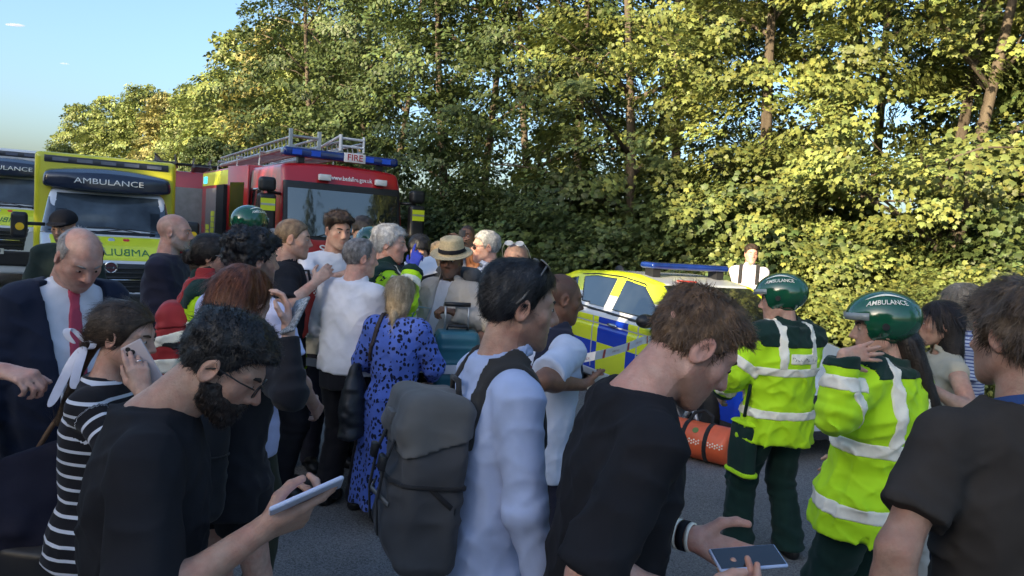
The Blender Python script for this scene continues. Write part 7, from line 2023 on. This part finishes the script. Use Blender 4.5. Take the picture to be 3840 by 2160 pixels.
def leopard():
    m = cloth('leopard_print', (0.085, 0.145, 0.50), bump=0.3); t = m.node_tree; b = t.nodes['Principled BSDF']
    tc = t.nodes.new('ShaderNodeTexCoord'); nz = t.nodes.new('ShaderNodeTexNoise'); nz.inputs['Scale'].default_value = 18; t.links.new(tc.outputs['Object'], nz.inputs[0])
    vm = t.nodes.new('ShaderNodeVectorMath'); vm.operation = 'MULTIPLY_ADD'; vm.inputs[1].default_value = (0.045, 0.045, 0.045); t.links.new(nz.outputs['Color'], vm.inputs[0]); t.links.new(tc.outputs['Object'], vm.inputs[2])
    mp = t.nodes.new('ShaderNodeMapping'); mp.inputs['Scale'].default_value = (1, 1, 0.72); t.links.new(vm.outputs[0], mp.inputs[0])
    vo = t.nodes.new('ShaderNodeTexVoronoi'); vo.inputs['Scale'].default_value = 36; vo.inputs['Randomness'].default_value = 0.85; t.links.new(mp.outputs[0], vo.inputs[0])
    cr = t.nodes.new('ShaderNodeValToRGB'); cr.color_ramp.interpolation = 'CONSTANT'
    els = cr.color_ramp.elements; els[0].position = 0; els[0].color = (0, 0, 0, 1); els[1].position = 0.40; els[1].color = (1, 1, 1, 1)
    t.links.new(vo.outputs['Distance'], cr.inputs[0])
    mx = t.nodes.new('ShaderNodeMix'); mx.data_type = 'RGBA'; t.links.new(cr.outputs[0], mx.inputs[0]); mx.inputs[6].default_value = (0.008, 0.010, 0.03, 1)
    t.links.new(b.inputs['Base Color'].links[0].from_socket, mx.inputs[7]); t.links.new(mx.outputs[2], b.inputs['Base Color'])
    return m
M_LEO = leopard()
o, Jd = build_person(dict(label='blonde woman in a long blue leopard print dress seen from behind', sex='f', head=HEAD['dress'], rz=-8, lean=1, hp=4, hy=-6, skin='fair', h=0.006, hs=1.06, bare={'R': 0.05, 'L': 0.05}, legs=True,
    armR=((0.20, 0.26, 1.02), (0.9, -0.9, -0.3)), armL=((-0.20, 0.26, 1.02), (-0.9, -0.9, -0.3)), footR=(0.13, -0.02, 0.085), footL=(-0.07, 0.02, 0.085),
    hair=dict(line='long', side=0.014, top=0.018, back=0.014, amp=0.004, fq=22, st=(1, 1, .3), col=(0.28, 0.21, 0.13), col2=(0.52, 0.43, 0.31), h=0.006, flow=lambda p: A3((0, -0.13, -0.12)) - p + A3((0, 0, -0.12)), strands=SH_(6000, 0.07, 0.0012, lift=0.02, jit=0.1),
        extra=lambda q, d: smin(smin(d, s_ell(q, (0, -0.045, -0.06), (0.082, 0.075, 0.075)), 0.03), s_cap(q, (0, -0.115, -0.115), (0, -0.115, -0.20), 0.024, 0.012), 0.006), box=((-0.14, -0.18, -0.24), (0.14, 0.15, 0.17))),
    top=dict(mat=M_LEO, ease=0.026, hem=-0.02, sleeve='long', wr=0.009, h=0.009, sleeve_r=0.024, cuff=0.07, cuffr=-0.006, elbow=0.006, neck=0.064, cinch=0.012, flat=True, broad=0.012), topname='dress_bodice', shoes=M_SHOE, shoeh=0.008))
make_skirt(Jd, o, [-0.76, -0.5, -0.2, 0.0, 0.10, 0.15], [0.27, 0.245, 0.222, 0.205, 0.158, 0.155], [0.235, 0.205, 0.175, 0.158, 0.126, 0.122], M_LEO, 'dress_skirt', amp=0.013)
e = carry(Jd, 'handbag', 'dark slouchy handbag hanging from the shoulder of the woman in the blue dress', 'handbag')
def bagf(p):
    c = A3((-0.27, -0.06, 0.90)); q = p - c
    w = np.interp(q[:, 2], [-0.26, -0.1, 0.1, 0.26], [0.17, 0.18, 0.14, 0.05])
    d = (np.sqrt((q[:, 1] / (w * 0.9)) ** 2 + (q[:, 0] / (w * 0.55)) ** 2) - 1) * 0.07
    return smax(smax(d, np.abs(q[:, 2]) - 0.26, 0.04), -10, 0) - 0.012 * fbm(q * A3((8, 8, 12)) + 4, 2)
v, f = surf(bagf, (-0.5, -0.35, 0.55), (-0.05, 0.25, 1.2), 0.010); link('bag', mesh_from('bag', v, f), mat('dark_leather', (0.012, 0.013, 0.017), rough=0.5, bump=0.3, bscale=60.0), e)
make_band(Jd, e, lambda p: (lambda q: np.maximum(np.abs(q[:, 0] + 0.125 + (0.47 - q[:, 2]) * 0.22) - 0.016, 0.26 - q[:, 2]))((p - Jd['P']) @ Jd['Rt']), mat('brown_strap', (0.03, 0.018, 0.016), rough=0.6), 'strap', off=0.014, th=0.01, h=0.008)

# --- right group -----------------------------------------------------
o, Jpl = build_person(dict(label='man with a shaved head in a pale polo shirt', head=HEAD['polo'], rz=-58, lean=1, hp=8, hy=-14, skin='brown', h=0.0055, hs=1.0, face=dict(nose=1.1), browc=BR_D, bare={'R': 0.55, 'L': 0.55}, scalp=(0.08, (0.03, 0.02, 0.015), 0.5),
    worldR=HAND['polo_R'], armR=((0, 0, 0), (0.6, -0.8, -0.5)), handR=dict(pn=(-0.5, 0, 0.8), curl=(35, 40, 25)),
    top=dict(mat=cloth('pale_polo', (0.46, 0.52, 0.66)), ease=0.024, hem=-0.12, sleeve='short', slen=0.82, sflare=0.01, wr=0.008, h=0.009, collar=(0.045, 0.072), fold=True), topname='polo_shirt', trousers=TR(M_NAVY), shoes=M_SHOE))
rucksack(Jpl, 'maroon rucksack on the back of the man in the pale polo shirt', cloth('maroon_nylon', (0.05, 0.014, 0.02)), c=(-0.02, -0.22, 0.20), half=(0.15, 0.10, 0.23), h=0.012, strap_m=M_NAVY, m2=cloth('red_nylon_dark', (0.16, 0.02, 0.03)))
o, Jpa = para('paramedic in a green helmet facing the police car, back of the jacket lettered', HEAD['para_a'], 20, h=0.006, ch=0.009, hs=1.12, skin='fair', hp=8, hy=46, lean=-1, armL=((-0.26, 0.22, 1.02), (-0.9, -0.6, -0.3)), armR=((0.15, 0.30, 1.05), (0.9, -0.6, -0.3)), footL=(-0.16, 0.08, 0.085), footR=(0.15, -0.05, 0.085),
    hv=dict(patch=('PARAMEDIC', 0.385, 0.10, 0.032, 0.03), z=(0.0, 0.055, 0.27, 0.325), yoke=0.45))
o, Jpb = para('paramedic in a green helmet with a hand raised to the side of the head', HEAD['para_b'], 34, sex='f', h=0.005, ch=0.0075, hs=1.06, skin='fair', hp=6, hy=40, lean=-3, worldL=HAND['parab_L'], armL=((0, 0, 0), (-0.9, -0.1, -0.45)), shrug=(0, 0.03), handL=dict(dir=(0.83, -0.48, 0.16), pn=(0.5, 0.83, -0.1), curl=(6, 10, 8), spread=0.25, thumb=((0.6, 0.75, 0.1), (0.8, 0.5, 0.1), (0.9, 0.4, 0.1))), armR=((0.22, 0.24, 0.98), (0.9, -0.7, -0.3)),
    hair=dict(line='long', side=0.006, top=0.006, amp=0.003, fq=24, col=(0.010, 0.008, 0.008), col2=(0.026, 0.02, 0.017), h=0.006, extra=lambda q, d: smin(d, s_cap(q, (0.0, -0.10, -0.06), (0.01, -0.19, -0.30), 0.055, 0.03), 0.03), box=((-0.14, -0.27, -0.36), (0.14, 0.15, 0.17)), flow=DOWN, strands=SH_(3000, 0.07, 0.0014, lift=0.01, jit=0.08)),
    hv=dict(patch=('PARAMEDIC', 0.32, 0.10, 0.034, 0.10), z=(-0.07, -0.01, 0.20, 0.262), yoke=0.54))
o, Jdh = build_person(dict(label='woman with very long dark hair in a sleeveless cream top', sex='f', head=HEAD['dark_hair'], rz=82, hp=4, hy=-4, skin='tan', h=0.0055, hs=1.02, bare={'R': 1.0, 'L': 1.0}, browc=BR_D, face=dict(nose=0.95),
    worldL=HAND['dark_L'], armL=((0, 0, 0), (-0.5, -0.8, -0.6)), armR=((0.12, 0.30, 1.12), (0.7, -0.6, -0.5)), handL=dict(pn=(0.6, 0, 0.5), curl=(20, 35, 25)),
    hair=dict(line='long', side=0.010, top=0.014, amp=0.003, fq=20, st=(1, 1, .3), col=(0.009, 0.007, 0.007), col2=(0.03, 0.02, 0.017), h=0.006, extra=lambda q, d: smin(d, s_loft(q, (0, 0, 0), np.eye(3, dtype=np.float32), [-0.42, -0.3, -0.1, 0.05, 0.10], [0.075, 0.09, 0.092, 0.085, 0.05], [0.035, 0.055, 0.07, 0.07, 0.04], None, [-0.03, -0.05, -0.05, -0.045, -0.03], rnd=0.02), 0.03), box=((-0.14, -0.18, -0.47), (0.14, 0.15, 0.17)), flow=DOWN, strands=SH_(5000, 0.10, 0.0014, lift=0.005, jit=0.05)),
    top=dict(mat=cloth('cream_cotton', (0.40, 0.37, 0.29)), ease=0.014, sleeve='none', hem=-0.10, h=0.010, collar=(0.04, 0.068), neck=0.066), topname='sleeveless_top', trousers=TR(cloth('pale_linen', (0.4, 0.38, 0.34))), shoes=M_SHOE))
build_person(dict(label='woman with shoulder length ash blonde hair behind the dark haired woman', sex='f', head=HEAD['light_hair'], rz=62, hp=2, skin='fair', h=0.007, hs=1.04, bare={'R': 0.5, 'L': 0.5}, browc=BR_B,
    hair=dict(line='long', side=0.014, top=0.018, amp=0.004, fq=22, st=(1, 1, .3), col=(0.15, 0.12, 0.09), col2=(0.34, 0.29, 0.23), h=0.007, extra=long_hair(0.20, 0.095, 0.065, -0.05), box=((-0.14, -0.18, -0.26), (0.14, 0.15, 0.17)), flow=DOWN, strands=SH_(3500, 0.09, 0.0017, lift=0.01, jit=0.07)),
    top=dict(mat=stripe_mat('fine_stripes', (0.5, 0.52, 0.6), (0.08, 0.1, 0.25), 0.02, 0.4), ease=0.02, sleeve='short', h=0.012), topname='striped_blouse', trousers=TR(M_NAVY), shoes=M_SHOE))
o, Jfw = build_person(dict(label='man in a white shirt standing with folded arms beyond the police car', head=HEAD['far_white'], rz=162, hp=2, hy=14, skin='pink', h=0.009, hs=1.02, bare={'R': 0.3, 'L': 0.3}, browc=BR_D, **CROSS,
    hair=dict(line='short', side=0.006, top=0.024, amp=0.006, fq=36, col=(0.025, 0.017, 0.012), col2=(0.06, 0.042, 0.03), h=0.008, strands=SH_(1500, 0.02, 0.002, lift=0.2, jit=0.3)),
    top=dict(mat=cloth('pinkish_shirt', (0.62, 0.56, 0.64)), ease=0.026, hem=-0.02, sleeve='long', wr=0.010, h=0.011, collar=(0.045, 0.07)), trousers=TR(cloth('stone_chinos', (0.52, 0.42, 0.42))), shoes=M_SHOE))
rucksack(Jfw, 'black rucksack worn by the man standing alone beyond the police car', M_STRAP, c=(0, -0.22, 0.24), half=(0.16, 0.10, 0.24), h=0.016)
# people cut by the left border
o, Jar = build_person(dict(label='person at the left border with a bare arm on a luggage handle', head=(-2.06, 2.52, 1.64), rz=-96, skin='pink', h=0.007, bare={'R': 0.6, 'L': 0.6}, worldR=HAND['arm_L'], armR=((0, 0, 0), (0.4, -0.5, -0.9)), handR=dict(dir=(0.1, 1, -0.1), pn=(-0.3, 0, -1), curl=(48, 60, 40)),
    hair=dict(line='short', side=0.006, top=0.02, col=(0.03, 0.02, 0.015), h=0.009), top=dict(mat=M_NAVY, sleeve='short', h=0.014), topname='t_shirt', trousers=TR(M_NAVY), shoes=M_SHOE))
q = MB(); ax = unit(Jar['WR'] - Jar['ER']); q.lathe([(0.029, -0.002), (0.031, -0.0015), (0.031, 0.0015), (0.029, 0.002)], (Jar['WR'] - ax * 0.03).tolist(), ax.tolist(), 20); q.build('bracelet', mat('gold', (0.6, 0.4, 0.15), rough=0.3, metal=1.0), o, smooth=True)

# ------------------------------------------------------------------ luggage, bags, papers, tape
def box_at(name, center, half, rz, m, label, cat, rnd=0.03, h=0.012, mod=None, group=None):
    e = empty(name, center, rz); tag(e, label, cat, group)
    fn = lambda p: (lambda d: mod(p, d) if mod else d)(s_box(p, (0, 0, 0), half, rnd))
    L = A3(half) + 0.04
    sobj('shell', fn, -L, L, h, m, e)
    return e
M_TEAL = mat('teal_shell', (0.025, 0.13, 0.17), rough=0.35, var=0.08, coat=0.2)
def ribs(p, d):
    return d - 0.006 * sstep(np.sin(p[:, 2] * 62.0), 0.55, 0.9) * (np.abs(p[:, 0]) < 0.13)
def suitcase(center, rz, m, label, half, handle=0.0, hm=None):
    e = box_at('suitcase', center, half, rz, m, label, 'suitcase', 0.05, 0.011, ribs)
    hx, hy, hz = half
    MB().box((-hx - 0.003, -0.006, -hz + 0.03), (hx + 0.003, 0.006, hz - 0.03)).build('zip', M_STRAP, e)
    MB().tube([(-0.07, 0, hz - 0.005), (-0.065, 0, hz + 0.03), (0.065, 0, hz + 0.03), (0.07, 0, hz - 0.005)], 0.011, 8).build('carry_handle', M_BLKP, e, smooth=True)
    if handle:
        for x in (-0.08, 0.08): MB().tube([(x, hy * 0.6, hz - 0.02), (x, hy * 0.6, hz + handle)], 0.008, 8).build('telescopic_rod', M_ALU, e, smooth=True)
        MB().tube([(-0.09, hy * 0.6, hz + handle), (0.09, hy * 0.6, hz + handle)], 0.016, 8).build('grip', M_BLKP, e, smooth=True)
    for x in (-1, 1):
        for y in (-1, 1):
            MB().disc((x * (hx - 0.05), y * (hy - 0.05) - 0.0, -hz - 0.03), (1, 0, 0), 0.025, 14, th=0.018).build('wheel', M_BLKP, e)
    return e
suitcase((-0.35, 5.02, 0.36), 12, mat('black_shell', (0.012, 0.012, 0.014), rough=0.5), 'black suitcase standing under the teal suitcase', (0.23, 0.15, 0.305))
suitcase((-0.35, 5.00, 0.965), 12, M_TEAL, 'ribbed teal hard suitcase with its handle pulled up', (0.15, 0.11, 0.235), 0.17)
suitcase((-1.44, 2.42, 0.42), -8, mat('black_shell', (0.012, 0.012, 0.014)), 'black suitcase whose tall handle the bare arm holds at the left', (0.2, 0.13, 0.36), 0.50)
# orange drum bag
e = empty('holdall', (1.74, 6.45, 0.172), -38); e.scale = (1.04, 1.04, 1.04); tag(e, 'orange cylindrical medical holdall lying on the road by the police car', 'holdall')
def drum(p):
    x = p[:, 0]; r = np.sqrt(p[:, 1] ** 2 + p[:, 2] ** 2)
    d = smax(r - 0.158, np.abs(x) - 0.285, 0.05)
    d = smax(d, -0.155 - p[:, 2], 0.02)
    return d - 0.005 * fbm(p * 9.0, 2)
sobj('body', drum, (-0.33, -0.2, -0.2), (0.33, 0.2, 0.2), 0.011, mat('orange_pvc', (0.72, 0.12, 0.04), rough=0.4, var=0.08, bump=0.1, bscale=12.0), e)
for x in (-0.10, 0.10):
    v, f = surf(lambda p: smax(np.abs(drum(p) - 0.003) - 0.006, np.abs(p[:, 0] - x) - 0.019, 0.0), (-0.33, -0.2, -0.2), (0.33, 0.2, 0.2), 0.008); link('strap', mesh_from('strap', v, f), M_STRAP, e)
MB().tube([(-0.10, -0.02, 0.155), (-0.08, 0.03, 0.22), (0.0, 0.05, 0.25), (0.08, 0.03, 0.22), (0.10, -0.02, 0.155)], 0.014, 8).build('grab_handle', M_STRAP, e, smooth=True)
MB().disc((0.0, -0.115, 0.108), (0, -0.72, 0.69), 0.026, 18, th=0.006).build('round_badge', mat('badge_green', (0.12, 0.2, 0.05)), e)
for k in range(26):
    x = -0.255 + k * 0.0204
    if abs(abs(x) - 0.10) < 0.03: continue
    for j in range(2):
        a = R(182 - 8 * j - (4 if k % 2 else 0)); P0 = Vector((x, 0.160 * math.cos(a), 0.160 * math.sin(a) + 0.012))
        MB().disc(P0, (0, math.cos(a), math.sin(a)), 0.0075, 6, th=0.004).build('reflective_dot', M_REFL, e)
# base mat under the holdall
MB().prism([(1.47, 6.24, 0.010), (1.66, 6.02, 0.010), (1.98, 5.86, 0.010), (2.02, 5.98, 0.010), (1.75, 6.22, 0.010)], (0, 0, 0.012)).build('ground_mat', M_STRAP).update({}) if False else None
# red dotted kit bag held by the officer
e = empty('kit_bag', HAND['kit'], 20); e.scale = (0.8, 0.8, 0.8); tag(e, 'red padded kit bag edged with cream dots hanging from the officer\'s hand', 'bag')
def kit(p): 
    w = np.interp(p[:, 2], [-0.22, -0.05, 0.12, 0.24], [0.03, 0.13, 0.14, 0.05])
    d = (np.sqrt((p[:, 0] / w) ** 2 + (p[:, 1] / 0.07) ** 2) - 1) * 0.06
    return smax(d, np.abs(p[:, 2]) - 0.23, 0.03)
sobj('body', kit, (-0.2, -0.12, -0.27), (0.2, 0.12, 0.27), 0.010, mat('red_pvc', (0.40, 0.035, 0.025), rough=0.4), e)
for k in range(22):
    z = -0.21 + k * 0.02; w = float(np.interp(z, [-0.22, -0.05, 0.12, 0.24], [0.03, 0.13, 0.14, 0.05]))
    for sx, n in ((-1, 1), (1, 2 if z > 0.02 else 1)):
        for j in range(n):
            xx = sx * (w * 0.93 - j * 0.03); yy = -0.07 * math.sqrt(max(0.02, 1 - (xx / w) ** 2))
            MB().disc((xx, yy - 0.006, z + 0.01 * j), (sx * 0.3, -1, 0), 0.0085, 6, th=0.006).build('reflective_dot', M_REFL, e)
MB().tube([(-0.06, 0, 0.21), (-0.03, 0, 0.34), (0.03, 0, 0.34), (0.06, 0, 0.21)], 0.012, 8).build('grab_handle', M_STRAP, e, smooth=True)
# papers
M_PAPER = mat('paper', (0.66, 0.66, 0.70), rough=0.8)
def sheet(name, c, x, y, w, l, label, m=M_PAPER, th=0.006):
    x = Vector(x).normalized(); y = Vector(y).normalized(); y = (y - x * x.dot(y)).normalized(); z = x.cross(y)
    M = Matrix(((x.x, y.x, z.x, c[0]), (x.y, y.y, z.y, c[1]), (x.z, y.z, z.z, c[2]), (0, 0, 0, 1)))
    o = MB().box((-w / 2, -l / 2, 0), (w / 2, l / 2, th)).build(name, m, bevel=0.0015); o.matrix_world = M
    return tag(o, label, 'paper')
o = sheet('clipboard', (-0.70, 5.68, 1.575), (0.95, 0.15, 0.28), (-0.1, 0.9, 0.4), 0.24, 0.31, 'clipboard with white papers the officer with dark hair writes on')
MB().box((-0.04, 0.13, 0.006), (0.04, 0.16, 0.016)).build('clip', M_ALU, o)
sheet('notebook', (-1.16, 5.12, 1.46), (0.9, 0.1, 0.4), (0, 0.9, 0.3), 0.17, 0.23, 'dark notebook held in front of the young man in white', mat('notebook_cover', (0.03, 0.028, 0.03)), 0.012)
sheet('leaflet', (HAND['polo_R'][0] + 0.07, HAND['polo_R'][1] + 0.02, HAND['polo_R'][2] + 0.01), (0.9, -0.3, 0.25), (0.2, 0.9, 0.3), 0.07, 0.11, 'folded cream leaflet in the hand of the man in the polo shirt', mat('cream_paper', (0.55, 0.50, 0.40)), 0.004)
# shoulder bag of the woman in stripes
e = carry(Js, 'shoulder_bag', 'large navy shoulder bag with a gold ring carried by the woman in stripes', 'shoulder bag')
def tote(p):
    c = A3((-0.06, -0.24, 0.93)); q = p - c
    w = np.interp(q[:, 2], [-0.30, -0.1, 0.15, 0.30], [0.19, 0.22, 0.21, 0.17]); t = np.interp(q[:, 2], [-0.3, 0.0, 0.3], [0.09, 0.10, 0.03])
    d = (np.sqrt((q[:, 1] / w) ** 2 + (q[:, 0] / t) ** 2) - 1) * 0.06
    return smax(d, np.abs(q[:, 2] - 0.35 * q[:, 1]) - 0.29, 0.03) - 0.012 * fbm(q * A3((7, 7, 9)), 2)
v, f = surf(tote, (-0.35, -0.75, 0.5), (0.15, -0.05, 1.4), 0.011); link('bag', mesh_from('bag', v, f), mat('navy_leather', (0.008, 0.009, 0.022), rough=0.8, spec=0.2, bump=0.2, bscale=40.0), e)
MB().tube([(-0.06, -0.30, 1.06), (-0.08, -0.20, 1.28), (-0.11, -0.08, 1.475), (-0.11, 0.02, 1.47), (-0.12, 0.04, 1.30), (-0.08, -0.12, 1.08)], 0.011, 8).build('strap', mat('tan_strap', (0.10, 0.055, 0.03), rough=0.6), e, smooth=True, sub=1)
q = MB(); q.lathe([(0.014, -0.004), (0.022, -0.004), (0.022, 0.004), (0.014, 0.004), (0.014, -0.004)], (0.045, -0.42, 1.00), (1, 0.2, 0), 20); q.build('ring', mat('pale_gold', (0.75, 0.68, 0.5), rough=0.2, metal=1.0), e, smooth=True)
# teal carrier bag with an orange handle beside the man in the hat
e = empty('carrier_bag', (-0.66, 5.22, 1.07), 10); tag(e, 'crumpled teal carrier bag with an orange handle left of the straw hat man', 'carrier bag')
sobj('bag', lambda p: s_box(p, (0, 0, 0), (0.075, 0.05, 0.14), 0.04) - 0.012 * fbm(p * 16.0, 2), (-0.12, -0.1, -0.2), (0.12, 0.1, 0.2), 0.009, mat('teal_plastic', (0.02, 0.25, 0.30), rough=0.35, col2=(0.45, 0.55, 0.58), scale=9.0), e)
MB().tube([(-0.03, -0.05, 0.10), (-0.01, -0.055, 0.0), (0.02, -0.06, -0.14)], 0.011, 6).build('orange_handle', mat('orange_strap', (0.6, 0.2, 0.1)), e, smooth=True)
MB().tube([(-0.05, 0.0, 0.12), (0.0, 0.02, 0.25), (0.10, 0.03, 0.24), (0.05, 0.0, 0.12)], 0.006, 6).build('carry_loop', mat('teal_plastic', (0, 0, 0)), e, smooth=True)
# bags left on the road
e = empty('plastic_bag', (-1.60, 4.35, 0.12), 30); tag(e, 'crumpled black and white plastic bag on the road by the bare legs', 'plastic bag')
sobj('bag', lambda p: s_box(p, (0, 0, 0), (0.15, 0.11, 0.11), 0.07) - 0.03 * fbm(p * 9.0, 3), (-0.24, -0.2, -0.12), (0.24, 0.2, 0.2), 0.011, mat('printed_plastic', (0.02, 0.025, 0.035), rough=0.4, col2=(0.55, 0.56, 0.62), scale=7.0), e)
# green kit bag beside the paramedic
e = carry(Jpa, 'kit_bag', 'dark green kit bag with yellow piping at the paramedic\'s thigh', 'bag')
def gb(p): return s_box(p, (-0.22, 0.03, 0.70), (0.045, 0.11, 0.18), 0.04) - 0.006 * fbm(p * 9.0, 2)
v, f = surf(gb, (-0.42, -0.15, 0.45), (-0.1, 0.25, 1.0), 0.011); link('body', mesh_from('body', v, f), M_GRN, e)
for z in (0.56, 0.88):
    v, f = surf(lambda p: smax(np.abs(gb(p) - 0.004) - 0.012, np.abs(p[:, 2] - z) - 0.014, 0.0), (-0.42, -0.15, 0.45), (-0.1, 0.25, 1.0), 0.009); link('piping', mesh_from('piping', v, f), M_HIV, e)
MB().tube([(-0.25, 0.0, 0.92), (-0.24, -0.02, 1.12), (-0.15, 0.02, 1.2)], 0.012, 6).build('strap', M_GRN, e, smooth=True)
# cordon tape
M_TAPE = mat('tape_white', (0.78, 0.77, 0.80), rough=0.35, var=0.04); M_TAPER = mat('tape_red', (0.50, 0.03, 0.02), rough=0.35); M_TAPET = mat('tape_print', (0.5, 0.25, 0.22))
P0 = [Vector(p) for p in ((-4.6, 5.0, 0.80), (-2.4, 5.12, 0.84), (-1.48, 5.30, 0.87), (-1.15, 5.20, 0.885), (-0.6, 4.93, 0.94), (-0.2, 4.80, 0.99), (0.1, 4.74, 1.03), (0.56, 4.74, 1.13), (0.98, 5.42, 1.16), (1.71, 7.0, 1.08))]
tp = []
for a, b in zip(P0[:-1], P0[1:]):
    n = max(2, int((b - a).length / 0.12))
    for k in range(n):
        p = a.lerp(b, k / n); p.z -= 0.012 * math.sin(math.pi * k / n); tp.append(p)
tp.append(P0[-1])
wd = [Vector((0.003 * math.sin(i * 0.35), -0.004 + 0.003 * math.cos(i * 0.2), 0.030)) for i in range(len(tp))]
o = MB().strip(tp, [tuple(w) for w in wd]).build('cordon_tape', M_TAPE, solid=0.0008); tag(o, 'white cordon tape with red bars strung waist high across the road', 'tape')
for i in range(2, len(tp) - 2, 3):
    d = (tp[i + 1] - tp[i]).normalized(); nrm = d.cross(wd[i]).normalized()
    if nrm.y > 0: nrm = -nrm
    MB().strip([tp[i] - d * 0.016 + nrm * 0.003, tp[i] + d * 0.016 + nrm * 0.003], tuple(wd[i])).build('red_bar', M_TAPER, o, solid=0.0008)
    if i + 1 < len(tp) and tp[i].x > 0.2:
        c = tp[i].lerp(tp[min(i + 1, len(tp) - 1)], 1.4) + nrm * 0.003
        lettering('AMBULANCE', 0.02, M_TAPET, c, d, wd[i], o, bold=False, lift=0.0)
